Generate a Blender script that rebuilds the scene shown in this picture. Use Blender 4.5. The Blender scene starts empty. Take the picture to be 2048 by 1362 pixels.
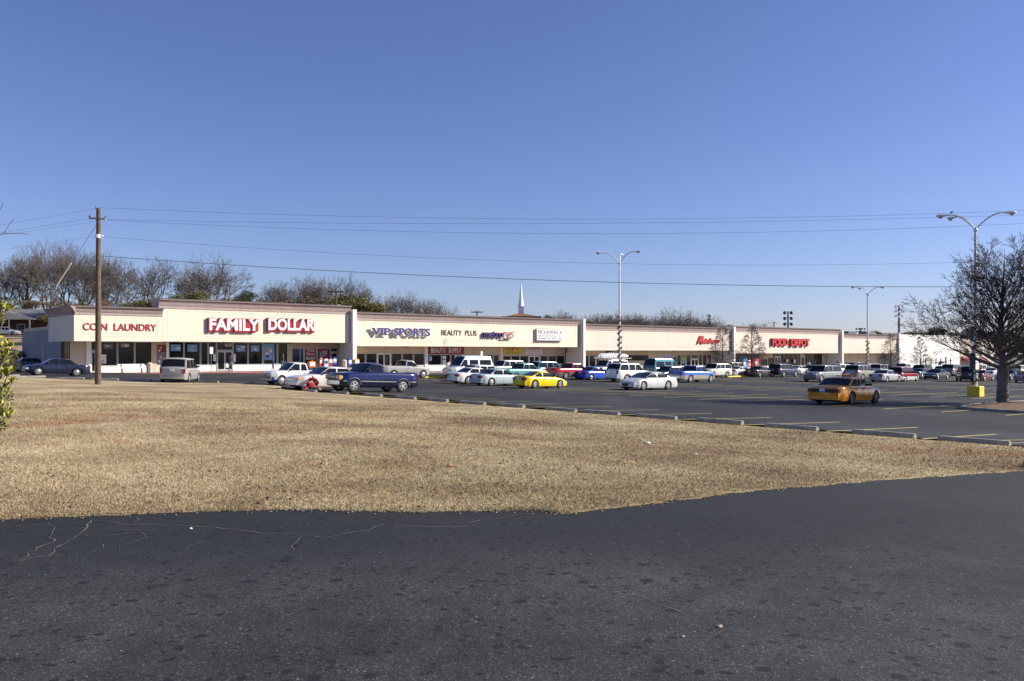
import bpy, bmesh, math, random
import numpy as np
from mathutils import Vector, Matrix, noise
from mathutils.geometry import delaunay_2d_cdt

R = math.radians
sc = bpy.context.scene
COL = sc.collection
random.seed(7)

# ------------------------------------------------------------------ camera, sky, sun, exposure
FPX = 1710.0            # focal length in pixels of the 2048 px wide photograph
HOR = 703.0             # horizon row
EYE = 1.7               # eye height over the near road
cam_d = bpy.data.cameras.new('camera')
cam_d.sensor_width = 36.0
cam_d.lens = 36.0 * FPX / 2048.0
cam_d.shift_y = (HOR - 681.0) / 2048.0
cam_d.clip_start = 0.1
cam_d.clip_end = 6000
cam = bpy.data.objects.new('camera', cam_d)
cam.location = (0, 0, EYE)
cam.rotation_euler = (R(90), 0, 0)
COL.objects.link(cam)
sc.camera = cam

SUN_DIR = Vector((0.99, 0.10, math.tan(R(27)))).normalized()   # towards the sun
SUN_EL = math.asin(SUN_DIR.z)
SUN_AZ = math.atan2(SUN_DIR.x, SUN_DIR.y)                       # clockwise from +Y
world = bpy.data.worlds.new('World')
sc.world = world
world.use_nodes = True
wn = world.node_tree.nodes
wl = world.node_tree.links
bg = wn['Background']
sky = wn.new('ShaderNodeTexSky')
sky.sky_type = 'NISHITA'
sky.sun_disc = False
sky.sun_elevation = SUN_EL
sky.sun_rotation = SUN_AZ
sky.altitude = 900
sky.air_density = 1.0
sky.dust_density = 0.8
sky.ozone_density = 2.0
tint = wn.new('ShaderNodeMix'); tint.data_type = 'RGBA'; tint.blend_type = 'MULTIPLY'; tint.inputs[0].default_value = 1.0
tint.inputs[7].default_value = (0.94, 0.95, 1.32, 1)          # colour cast of the film
wl.new(sky.outputs[0], tint.inputs[6]); wl.new(tint.outputs[2], bg.inputs[0])
bg.inputs[1].default_value = 0.064

sun_d = bpy.data.lights.new('sun', 'SUN')
sun_d.energy = 5.0
sun_d.angle = R(0.5)
sun_d.color = (1.0, 0.93, 0.82)
sun = bpy.data.objects.new('sun', sun_d)
sun.location = (60, 10, 60)
sun.rotation_euler = SUN_DIR.to_track_quat('Z', 'Y').to_euler()
COL.objects.link(sun)

sc.view_settings.view_transform = 'Standard'
sc.view_settings.look = 'None'
sc.view_settings.gamma = 1
sc.view_settings.exposure = 0.68

# ------------------------------------------------------------------ site frame
SA, CA = math.sin(R(50)), math.cos(R(50))
UANG = R(40)                       # heading of the shopping centre front
U = Vector((SA, CA, 0)); V = Vector((-CA, SA, 0))

def uv(a, b, z=0.0): return Vector((a * SA - b * CA, a * CA + b * SA, z))
def ab(x, y): return x * SA + y * CA, -x * CA + y * SA

def sm(a, b, t):
    t = min(1.0, max(0.0, (t - a) / (b - a)))
    return t * t * (3 - 2 * t)

def pl(pts, x):
    if x <= pts[0][0]: return pts[0][1]
    for (x0, y0), (x1, y1) in zip(pts, pts[1:]):
        if x <= x1: return y0 + (y1 - y0) * (x - x0) / (x1 - x0)
    return pts[-1][1]

GA = [(-60, -1.7), (7, -1.7), (10, -1.78), (14, -2.0), (18, -2.17), (22.8, -2.3), (28, -2.5), (36, -2.72), (46, -2.9),
      (52, -3.0), (86, -3.4), (141, -4.0), (250, -5.0), (400, -5.5)]
HILL = [(90, 0), (100, .53 * 0), (100, 1.4), (107, 2.1), (125, 2.85), (135, 3.4), (165, 5.3), (210, 6.5), (400, 8)]
HILLP = [(92, -2.0), (99, -.55), (106, .15), (125, .95), (136, 1.5), (168, 3.4), (215, 4.5), (400, 6)]

def gz(x, y):
    """ground height of the place (world z, near road = 0)"""
    a, b = ab(x, y)
    z = pl(GA, a)
    amp = 0.15 + 0.32 * sm(20, 34, a)
    z += amp * sm(50, 84, b) * (1 if a > -10 else 0.5)
    w = max(sm(114, 128, b), sm(54, 58, -x) * sm(90, 94, y))
    if w > 0:
        left = 1 - sm(-70, 40, x)
        far = pl(HILLP, y)
        zz = far * left + (-3.2) * (1 - left) if b > 100 or x < -50 else z
        z = z * (1 - w) + zz * w
    return z + EYE

def ray(px, Z): return (px - 1024.0) / FPX * Z
def pix(px, py, Z): return Vector((ray(px, Z), Z, EYE + (HOR - py) / FPX * Z))

def hit(px, py):
    """point where the line of sight through a pixel meets the ground"""
    r = (px - 1024.0) / FPX; t = (HOR - py) / FPX
    lo = 2.0; Z = lo
    while Z < 600:
        if EYE + t * Z <= gz(r * Z, Z): break
        Z *= 1.01
    a, b = Z / 1.01, Z
    for _ in range(22):
        m = (a + b) / 2
        if EYE + t * m <= gz(r * m, m): b = m
        else: a = m
    return Vector((r * b, b, gz(r * b, b)))

def fa(px, B):
    r = (px - 1024.0) / FPX
    Z = B / (SA - CA * r)
    return Z * (CA + SA * r), Z
def fz(px, py, B): return EYE + (HOR - py) / FPX * fa(px, B)[1]

# ------------------------------------------------------------------ scene helpers
def props(o, label=None, cat=None, group=None, kind=None):
    if label: o['label'] = label
    if cat: o['category'] = cat
    if group: o['group'] = group
    if kind: o['kind'] = kind
    return o

def thing(name, label, cat, loc=(0, 0, 0), rz=0.0, group=None):
    o = bpy.data.objects.new(name, None)
    o.empty_display_size = 0.3
    o.location = loc; o.rotation_euler = (0, 0, rz)
    COL.objects.link(o)
    return props(o, label, cat, group)

class MB:
    def __init__(s): s.v = []; s.f = []; s.m = []
    def add(s, vs, fs, m=0):
        o = len(s.v); s.v += [tuple(p) for p in vs]
        for f in fs: s.f.append(tuple(i + o for i in f)); s.m.append(m)
        return s
    def box(s, x0, y0, z0, x1, y1, z1, m=0):
        vs = [(x0, y0, z0), (x1, y0, z0), (x1, y1, z0), (x0, y1, z0), (x0, y0, z1), (x1, y0, z1), (x1, y1, z1), (x0, y1, z1)]
        return s.add(vs, [(0, 3, 2, 1), (4, 5, 6, 7), (0, 1, 5, 4), (1, 2, 6, 5), (2, 3, 7, 6), (3, 0, 4, 7)], m)
    def bbox(s, x0, y0, z0, x1, y1, z1, c=0.02, m=0):
        """box with chamfered vertical edges and top"""
        def ring(i, z): return [(x0 + i + c, y0 + i, z), (x1 - i - c, y0 + i, z), (x1 - i, y0 + i + c, z), (x1 - i, y1 - i - c, z),
                                (x1 - i - c, y1 - i, z), (x0 + i + c, y1 - i, z), (x0 + i, y1 - i - c, z), (x0 + i, y0 + i + c, z)]
        vs = ring(0, z0) + ring(0, z1 - c) + ring(c, z1)
        fs = [tuple(range(7, -1, -1)), tuple(range(16, 24))]
        for k in (0, 8):
            for i in range(8): j = (i + 1) % 8; fs.append((k + i, k + j, k + 8 + j, k + 8 + i))
        return s.add(vs, fs, m)
    def tube(s, p0, p1, r0, r1=None, n=8, m=0, cap=True):
        p0 = Vector(p0); p1 = Vector(p1); r1 = r0 if r1 is None else r1
        d = (p1 - p0).normalized()
        x = d.orthogonal().normalized(); y = d.cross(x)
        vs = []
        for p, r in ((p0, r0), (p1, r1)):
            for i in range(n):
                t = 2 * math.pi * i / n
                vs.append(p + x * (r * math.cos(t)) + y * (r * math.sin(t)))
        fs = [(i, (i + 1) % n, n + (i + 1) % n, n + i) for i in range(n)]
        if cap: fs += [tuple(range(n - 1, -1, -1)), tuple(range(n, 2 * n))]
        return s.add(vs, fs, m)
    def path(s, pts, rs, n=8, m=0):
        """tube through points"""
        pts = [Vector(p) for p in pts]
        if not hasattr(rs, '__len__'): rs = [rs] * len(pts)
        vs = []; x = None
        for i, p in enumerate(pts):
            d = (pts[min(i + 1, len(pts) - 1)] - pts[max(i - 1, 0)]).normalized()
            if x is None: x = d.orthogonal().normalized()
            else: x = (x - d * x.dot(d)).normalized()
            y = d.cross(x)
            for k in range(n):
                t = 2 * math.pi * k / n
                vs.append(p + x * (rs[i] * math.cos(t)) + y * (rs[i] * math.sin(t)))
        fs = []
        for i in range(len(pts) - 1):
            for k in range(n): fs.append((i * n + k, i * n + (k + 1) % n, (i + 1) * n + (k + 1) % n, (i + 1) * n + k))
        fs += [tuple(range(n - 1, -1, -1)), tuple((len(pts) - 1) * n + k for k in range(n))]
        return s.add(vs, fs, m)
    def lathe(s, prof, c=(0, 0, 0), axis='z', n=16, m=0, cap=True):
        """prof = [(r, h)]"""
        vs = []
        for r, h in prof:
            for i in range(n):
                t = 2 * math.pi * i / n
                p = (r * math.cos(t), r * math.sin(t), h)
                if axis == 'y': p = (p[0], p[2], p[1])
                elif axis == 'x': p = (p[2], p[0], p[1])
                vs.append((p[0] + c[0], p[1] + c[1], p[2] + c[2]))
        fs = []
        for j in range(len(prof) - 1):
            for i in range(n): k = (i + 1) % n; fs.append((j * n + i, j * n + k, (j + 1) * n + k, (j + 1) * n + i))
        if cap: fs += [tuple(range(n - 1, -1, -1)), tuple((len(prof) - 1) * n + i for i in range(n))]
        return s.add(vs, fs, m)
    def prism_x(s, prof, x0, x1, m=0):
        """closed profile of (y, z) swept along x"""
        n = len(prof)
        vs = [(x0, y, z) for y, z in prof] + [(x1, y, z) for y, z in prof]
        fs = [(i, (i + 1) % n, n + (i + 1) % n, n + i) for i in range(n)] + [tuple(range(n - 1, -1, -1)), tuple(range(n, 2 * n))]
        return s.add(vs, fs, m)
    def prism_y(s, prof, y0, y1, m=0):
        n = len(prof)
        vs = [(x, y0, z) for x, z in prof] + [(x, y1, z) for x, z in prof]
        fs = [(i, (i + 1) % n, n + (i + 1) % n, n + i) for i in range(n)] + [tuple(range(n - 1, -1, -1)), tuple(range(n, 2 * n))]
        return s.add(vs, fs, m)
    def bar(s, plan, th, z0, z1, m=0):
        """open polyline in plan, thickness th to its left side, extruded z0..z1"""
        P = [Vector((p[0], p[1])) for p in plan]; out = []
        for i, p in enumerate(P):
            d = (P[min(i + 1, len(P) - 1)] - P[max(i - 1, 0)]).normalized()
            out.append(p + Vector((-d.y, d.x)) * th)
        n = len(P); vs = []
        for z in (z0, z1): vs += [(p.x, p.y, z) for p in P] + [(p.x, p.y, z) for p in out]
        fs = []
        for i in range(n - 1):
            fs += [(i, i + 1, 2 * n + i + 1, 2 * n + i), (n + i + 1, n + i, 3 * n + i, 3 * n + i + 1),
                   (i + 1, i, n + i, n + i + 1), (2 * n + i, 2 * n + i + 1, 3 * n + i + 1, 3 * n + i)]
        fs += [(0, 2 * n, 3 * n, n), (n - 1, 2 * n - 1, 4 * n - 1, 3 * n - 1)]
        return s.add(vs, fs, m)
    def mesh(s, name, mats, smooth=0):
        me = bpy.data.meshes.new(name)
        me.from_pydata(s.v, [], s.f)
        for mt in (mats if isinstance(mats, (list, tuple)) else [mats]): me.materials.append(mt)
        me.polygons.foreach_set('material_index', s.m)
        bm = bmesh.new(); bm.from_mesh(me)
        bmesh.ops.recalc_face_normals(bm, faces=bm.faces)
        if smooth:
            for f in bm.faces: f.smooth = True
            for e in bm.edges:
                e.smooth = not (len(e.link_faces) != 2 or e.calc_face_angle(3.2) > R(smooth))
        bm.to_mesh(me); bm.free()
        return me
    def build(s, name, mats, parent=None, smooth=0):
        return link(name, s.mesh(name, mats, smooth), parent)

def link(name, me, parent=None, loc=None, rz=None):
    o = bpy.data.objects.new(name, me)
    COL.objects.link(o)
    if parent: o.parent = parent
    if loc is not None: o.location = loc
    if rz is not None: o.rotation_euler = (0, 0, rz)
    return o

def copy_tree(o, parent=None):
    c = o.copy(); COL.objects.link(c); c.parent = parent
    for ch in o.children: copy_tree(ch, c)
    return c

# ------------------------------------------------------------------ materials
def nmat(name):
    m = bpy.data.materials.new(name); m.use_nodes = True
    return m, m.node_tree.nodes, m.node_tree.links, m.node_tree.nodes['Principled BSDF']

def ramp(nt, stops):
    r = nt.new('ShaderNodeValToRGB'); e = r.color_ramp.elements
    while len(e) < len(stops): e.new(0.5)
    for q, (p, c) in zip(e, stops):
        q.position = p; q.color = (c, c, c, 1) if not hasattr(c, '__len__') else (*c, 1)
    return r

def noise_n(n, l, scale, detail=4, vec=None, rough=0.55, dist=0.0):
    t = n.new('ShaderNodeTexNoise'); t.inputs['Scale'].default_value = scale
    t.inputs['Detail'].default_value = detail; t.inputs['Roughness'].default_value = rough
    t.inputs['Distortion'].default_value = dist
    if vec is not None: l.new(vec, t.inputs['Vector'])
    return t

def mixc(n, l, fac, a, b, mode='MIX'):
    m = n.new('ShaderNodeMix'); m.data_type = 'RGBA'; m.blend_type = mode
    for i, v in ((0, fac), (6, a), (7, b)):
        if hasattr(v, 'links'): l.new(v, m.inputs[i])
        elif i == 0: m.inputs[0].default_value = v
        else: m.inputs[i].default_value = (*v, 1) if len(v) == 3 else v
    return m.outputs[2]

def pm(name, col, rough=0.6, metal=0.0, var=0.12, scale=3.0, bump=0.0, coat=0.0, bscale=None, spec=0.5):
    m, n, l, b = nmat(name)
    tc = n.new('ShaderNodeTexCoord')
    t = noise_n(n, l, scale, 5, tc.outputs['Object'])
    lo = tuple(c * (1 - var) for c in col); hi = tuple(min(1, c * (1 + var)) for c in col)
    r = ramp(n, [(0.3, lo), (0.7, hi)]); l.new(t.outputs[0], r.inputs[0]); l.new(r.outputs[0], b.inputs['Base Color'])
    b.inputs['Roughness'].default_value = rough; b.inputs['Metallic'].default_value = metal
    b.inputs['Coat Weight'].default_value = coat; b.inputs['Coat Roughness'].default_value = 0.04
    b.inputs['Specular IOR Level'].default_value = spec
    if bump:
        t2 = noise_n(n, l, bscale or scale * 8, 6, tc.outputs['Object'])
        bp = n.new('ShaderNodeBump'); bp.inputs['Strength'].default_value = bump; bp.inputs['Distance'].default_value = 0.02
        l.new(t2.outputs[0], bp.inputs['Height']); l.new(bp.outputs[0], b.inputs['Normal'])
    return m

_paint = {}
def paint(name, col, metal=0.25):
    if name in _paint: return _paint[name]
    m = pm(name + '_paint', col, 0.20, metal * .5, 0.06, 1.2, 0, 0.25)
    _paint[name] = m
    return m

M = {}
def stucco(name, col, dirt=0.06):
    m, n, l, b = nmat(name)
    tc = n.new('ShaderNodeTexCoord')
    t1 = noise_n(n, l, 0.35, 6, tc.outputs['Object'])
    mp = n.new('ShaderNodeMapping'); mp.inputs['Scale'].default_value = (2.2, 2.2, 0.15); l.new(tc.outputs['Object'], mp.inputs[0])
    t2 = noise_n(n, l, 1.0, 5, mp.outputs[0])
    lo = tuple(c * (1 - dirt * 2) for c in col)
    r = ramp(n, [(0.3, lo), (0.65, col)]); l.new(t1.outputs[0], r.inputs[0])
    r2 = ramp(n, [(0.35, (1 - dirt * 1.6,) * 3), (0.6, (1, 1, 1))]); l.new(t2.outputs[0], r2.inputs[0])
    c = mixc(n, l, 1.0, r.outputs[0], r2.outputs[0], 'MULTIPLY'); l.new(c, b.inputs['Base Color'])
    b.inputs['Roughness'].default_value = 0.9
    t3 = noise_n(n, l, 60, 3, tc.outputs['Object'])
    bp = n.new('ShaderNodeBump'); bp.inputs['Strength'].default_value = 0.2; bp.inputs['Distance'].default_value = 0.01
    l.new(t3.outputs[0], bp.inputs['Height']); l.new(bp.outputs[0], b.inputs['Normal'])
    return m
M['cream'] = stucco('cream_stucco', (0.80, 0.725, 0.56), .03)
M['blush'] = stucco('blush_stucco', (0.74, 0.645, 0.535), .035)
M['sidepaint_shade'] = stucco('grey_side_wall_with_shade', (0.30, 0.30, 0.31), .04)  # grey wall paint, its tone partly darkened to stand in for shade
M['redtext'] = pm('bright_red_letters', (0.46, 0.015, 0.012), 0.4)
M['beige'] = stucco('beige_wall', (0.60, 0.50, 0.37))
M['white_wall'] = stucco('white_wall', (0.88, 0.86, 0.78), 0.03)
M['taupe'] = stucco('taupe_cornice', (0.44, 0.34, 0.31))
M['darkcap'] = pm('metal_coping', (0.13, 0.11, 0.10), 0.5)
M['groove'] = pm('groove_shadow_joint', (0.50, 0.42, 0.32), 0.9)
M['roof'] = pm('gravel_roof', (0.22, 0.20, 0.18), 0.95, scale=2)
M['glass'] = pm('dark_shop_glass', (0.010, 0.011, 0.012), 0.08, 0, 0.4, 0.8, spec=.3)
M['glassb'] = pm('bluish_shop_glass', (0.02, 0.04, 0.08), 0.08, 0, 0.4, 0.8, spec=.3)
M['carglass'] = pm('car_glass', (0.009, 0.010, 0.012), 0.05, 0, 0.5, 2.5, spec=0.35)
M['alu'] = pm('aluminium_frame', (0.55, 0.54, 0.50), 0.4, 0.6)
M['bronze'] = pm('bronze_frame', (0.10, 0.08, 0.07), 0.45, 0.5)
M['whiteframe'] = pm('white_frame', (0.80, 0.79, 0.75), 0.5)
M['black'] = pm('black_rubber', (0.012, 0.012, 0.013), 0.8)
M['tyre'] = pm('tyre_rubber', (0.022, 0.022, 0.023), 0.85, scale=20)
M['chrome'] = pm('chrome', (0.75, 0.75, 0.76), 0.18, 1.0, 0.05)
M['alloy'] = pm('alloy_rim', (0.62, 0.62, 0.63), 0.3, 0.75, 0.05)
M['darkplastic'] = pm('dark_plastic', (0.03, 0.03, 0.032), 0.55)
M['greyplastic'] = pm('grey_plastic', (0.18, 0.18, 0.18), 0.6)
M['headlamp'] = pm('headlamp_lens', (0.55, 0.57, 0.58), 0.08, 0.2, 0.2, 30)
M['taillamp'] = pm('taillamp_lens', (0.22, 0.008, 0.010), 0.3, 0, 0.2, 30, spec=.3)
M['amber'] = pm('amber_lens', (0.75, 0.26, 0.02), 0.15, 0, 0.1, 30)
M['plate'] = pm('licence_plate', (0.72, 0.72, 0.68), 0.5)
M['white'] = pm('white_enamel', (0.80, 0.80, 0.78), 0.5, 0, 0.04)
M['red'] = pm('red_enamel', (0.42, 0.02, 0.022), 0.45)
M['crimson'] = pm('crimson_letters', (0.36, 0.018, 0.03), 0.45, 0, 0.05)
M['maroon'] = pm('maroon_board', (0.22, 0.03, 0.035), 0.6)
M['navy'] = pm('navy_letters', (0.018, 0.020, 0.16), 0.5)
M['purple'] = pm('purple_letters', (0.05, 0.018, 0.13), 0.5)
M['blackletter'] = pm('black_letters', (0.04, 0.04, 0.045), 0.6)
M['orange'] = pm('orange_enamel', (0.75, 0.20, 0.03), 0.5)
M['yellow'] = pm('yellow_enamel', (0.80, 0.55, 0.03), 0.5)
M['yellowboard'] = pm('yellow_board', (0.72, 0.52, 0.07), 0.6)
M['blue'] = pm('blue_enamel', (0.03, 0.09, 0.42), 0.45)
M['lightblue'] = pm('light_blue_print', (0.14, 0.36, 0.62), 0.5)
M['skyblue'] = pm('vending_blue', (0.06, 0.25, 0.65), 0.4)
M['green'] = pm('green_print', (0.22, 0.40, 0.03), 0.6)
M['tan'] = pm('tan_plastic', (0.48, 0.40, 0.33), 0.7)
M['concrete'] = pm('weathered_concrete', (0.30, 0.28, 0.235), 0.95, 0, 0.35, 3.5, 0.5, bscale=40)
M['sidewalk'] = pm('sidewalk_concrete', (0.40, 0.34, 0.30), 0.95, 0, 0.15, 1.0, 0.2)
M['pinkwalk'] = pm('red_painted_walk', (0.36, 0.135, 0.12), 0.9, 0, 0.25, 0.8, 0.2)
M['stripe'] = None
M['galv'] = pm('galvanised_pole', (0.74, 0.74, 0.74), 0.4, 0.1, 0.06)
M['lampglass'] = pm('lamp_lens', (0.35, 0.34, 0.30), 0.3)
M['garland'] = pm('garland_foliage', (0.16, 0.125, 0.03), 0.9, 0, 0.5, 14, 0.8)
M['gold'] = pm('gold_ribbon', (0.55, 0.36, 0.04), 0.35, 0.4)
M['wire'] = pm('wire', (0.06, 0.07, 0.09), 0.6)
M['steel'] = pm('dark_steel', (0.07, 0.075, 0.10), 0.5, 0.4)
M['shingle'] = pm('grey_shingles', (0.17, 0.17, 0.18), 0.9, 0, 0.2, 6)
M['brownroof'] = pm('brown_shingles', (0.22, 0.11, 0.055), 0.9, 0, 0.2, 3)
M['brick'] = pm('dark_brick', (0.10, 0.045, 0.035), 0.9, 0, 0.25, 4)
M['skin'] = pm('skin', (0.26, 0.14, 0.09), 0.6)
M['hair'] = pm('hair', (0.015, 0.012, 0.01), 0.7)
M['denim'] = pm('denim', (0.06, 0.08, 0.14), 0.9)
M['blackcloth'] = pm('black_cloth', (0.018, 0.018, 0.02), 0.9)
M['bluecloth'] = pm('blue_cloth', (0.02, 0.06, 0.32), 0.85)
M['greycloth'] = pm('grey_cloth', (0.12, 0.12, 0.13), 0.9)
M['redcloth'] = pm('red_cloth', (0.35, 0.03, 0.03), 0.9)
# ------------------------------------------------------------------ ground materials
def asphalt_near():
    m, n, l, b = nmat('worn_road_asphalt')
    tc = n.new('ShaderNodeTexCoord'); v = tc.outputs['Object']
    big = noise_n(n, l, 0.22, 5, v, 0.6)
    r0 = ramp(n, [(0.38, (0.026, 0.028, 0.0295)), (0.62, (0.054, 0.055, 0.055))]); l.new(big.outputs[0], r0.inputs[0])
    mid = noise_n(n, l, 2.2, 6, v, 0.65)
    r1 = ramp(n, [(0.35, (0.78,) * 3), (0.68, (1.25,) * 3)]); l.new(mid.outputs[0], r1.inputs[0])
    c = mixc(n, l, 1.0, r0.outputs[0], r1.outputs[0], 'MULTIPLY')
    # aggregate
    vo = n.new('ShaderNodeTexVoronoi'); vo.voronoi_dimensions = '2D'; vo.inputs['Scale'].default_value = 85; l.new(v, vo.inputs['Vector'])
    r2 = ramp(n, [(0.1, (0.6,) * 3), (0.5, (0.92,) * 3), (0.78, (1.3,) * 3), (0.92, (2.4,) * 3)]); l.new(vo.outputs['Color'], r2.inputs[0])
    c = mixc(n, l, 1.0, c, r2.outputs[0], 'MULTIPLY')
    # smoother, blacker sealed band along the grass edge
    sp = n.new('ShaderNodeSeparateXYZ'); l.new(v, sp.inputs[0])
    mx = n.new('ShaderNodeMath'); mx.operation = 'SUBTRACT'; l.new(sp.outputs[0], mx.inputs[0]); mx.inputs[1].default_value = 2.0
    m0 = n.new('ShaderNodeMath'); m0.operation = 'MAXIMUM'; l.new(mx.outputs[0], m0.inputs[0]); m0.inputs[1].default_value = 0
    m1 = n.new('ShaderNodeMath'); m1.operation = 'MULTIPLY_ADD'; l.new(m0.outputs[0], m1.inputs[0]); m1.inputs[1].default_value = -.42; l.new(sp.outputs[1], m1.inputs[2])
    m2 = n.new('ShaderNodeMath'); m2.operation = 'MULTIPLY_ADD'; l.new(mid.outputs[0], m2.inputs[0]); m2.inputs[1].default_value = 1.0; l.new(m1.outputs[0], m2.inputs[2])
    m3 = n.new('ShaderNodeMapRange'); m3.interpolation_type = 'SMOOTHSTEP'; l.new(m2.outputs[0], m3.inputs[0]); m3.inputs[1].default_value = 6.6; m3.inputs[2].default_value = 8.6; m3.inputs[4].default_value = .8
    c = mixc(n, l, m3.outputs[0], c, (0.018, 0.0195, 0.022))
    # rare bright stones
    v3 = n.new('ShaderNodeTexVoronoi'); v3.voronoi_dimensions = '2D'; v3.inputs['Scale'].default_value = 9; l.new(v, v3.inputs['Vector'])
    sx = n.new('ShaderNodeSeparateColor'); l.new(v3.outputs['Color'], sx.inputs[0])
    r3 = ramp(n, [(0.95, 0.0), (0.955, 1.0)]); l.new(sx.outputs[0], r3.inputs[0])
    r4 = ramp(n, [(0.04, 1.0), (0.06, 0.0)]); l.new(v3.outputs['Distance'], r4.inputs[0])
    mm = n.new('ShaderNodeMath'); mm.operation = 'MULTIPLY'; l.new(r3.outputs[0], mm.inputs[0]); l.new(r4.outputs[0], mm.inputs[1])
    c = mixc(n, l, mm.outputs[0], c, (0.30, 0.29, 0.27))
    # oil drips
    wob = noise_n(n, l, 7, 3, v)
    vm = n.new('ShaderNodeVectorMath'); vm.operation = 'MULTIPLY_ADD'; l.new(wob.outputs['Color'], vm.inputs[0])
    vm.inputs[1].default_value = (.12, .12, 0); l.new(v, vm.inputs[2])
    for sc_, th, thr in ((1.7, 0.12, 0.78), (3.3, 0.17, 0.66), (5.6, .24, .60), (10.0, .30, .60)):
        vo2 = n.new('ShaderNodeTexVoronoi'); vo2.voronoi_dimensions = '2D'; vo2.inputs['Scale'].default_value = sc_; l.new(vm.outputs[0], vo2.inputs['Vector'])
        s2 = n.new('ShaderNodeSeparateColor'); l.new(vo2.outputs['Color'], s2.inputs[0])
        sz = n.new('ShaderNodeMath'); sz.operation = 'MULTIPLY'; l.new(s2.outputs[1], sz.inputs[0]); sz.inputs[1].default_value = th
        lt = n.new('ShaderNodeMath'); lt.operation = 'SUBTRACT'; l.new(sz.outputs[0], lt.inputs[0]); l.new(vo2.outputs['Distance'], lt.inputs[1])
        st = n.new('ShaderNodeMapRange'); l.new(lt.outputs[0], st.inputs[0]); st.inputs[1].default_value = 0; st.inputs[2].default_value = 0.045
        gt = n.new('ShaderNodeMath'); gt.operation = 'GREATER_THAN'; l.new(s2.outputs[0], gt.inputs[0]); gt.inputs[1].default_value = thr
        al = n.new('ShaderNodeMath'); al.operation = 'MULTIPLY'; l.new(st.outputs[0], al.inputs[0]); l.new(gt.outputs[0], al.inputs[1])
        a2 = n.new('ShaderNodeMath'); a2.operation = 'MULTIPLY'; l.new(al.outputs[0], a2.inputs[0]); a2.inputs[1].default_value = 0.80
        c = mixc(n, l, a2.outputs[0], c, (0.010, 0.011, 0.014))
    l.new(c, b.inputs['Base Color'])
    b.inputs['Roughness'].default_value = 0.85; b.inputs['Specular IOR Level'].default_value = 0.25
    bp = n.new('ShaderNodeBump'); bp.inputs['Strength'].default_value = 0.35; bp.inputs['Distance'].default_value = 0.005
    l.new(vo.outputs['Distance'], bp.inputs['Height']); l.new(bp.outputs[0], b.inputs['Normal'])
    return m

def asphalt_lot():
    m, n, l, b = nmat('parking_lot_asphalt')
    tc = n.new('ShaderNodeTexCoord'); v = tc.outputs['Object']
    big = noise_n(n, l, 0.12, 5, v, 0.6)
    r0 = ramp(n, [(0.34, (0.018, 0.0185, 0.020)), (0.66, (0.035, 0.035, 0.036))]); l.new(big.outputs[0], r0.inputs[0])
    # lighter traffic wear running along the aisles
    mp = n.new('ShaderNodeMapping'); mp.inputs['Rotation'].default_value = (0, 0, R(50)); mp.inputs['Scale'].default_value = (0.25, 0.03, 1)
    l.new(v, mp.inputs[0])
    w = noise_n(n, l, 1.2, 4, mp.outputs[0])
    r1 = ramp(n, [(0.40, (0.78,) * 3), (0.60, (1.32,) * 3)]); l.new(w.outputs[0], r1.inputs[0])
    c = mixc(n, l, 1.0, r0.outputs[0], r1.outputs[0], 'MULTIPLY')
    vo = n.new('ShaderNodeTexVoronoi'); vo.voronoi_dimensions = '2D'; vo.inputs['Scale'].default_value = .42; l.new(v, vo.inputs['Vector'])
    ro = ramp(n, [(0.08, (.62,) * 3), (0.24, (1, 1, 1))]); l.new(vo.outputs['Distance'], ro.inputs[0])
    c = mixc(n, l, 1.0, c, ro.outputs[0], 'MULTIPLY')
    sp = noise_n(n, l, 18, 4, v, 0.8)
    r2 = ramp(n, [(0.3, (0.72,) * 3), (0.7, (1.3,) * 3)]); l.new(sp.outputs[0], r2.inputs[0])
    c = mixc(n, l, 1.0, c, r2.outputs[0], 'MULTIPLY')
    l.new(c, b.inputs['Base Color'])
    b.inputs['Roughness'].default_value = 0.8; b.inputs['Specular IOR Level'].default_value = 0.3
    return m

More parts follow.
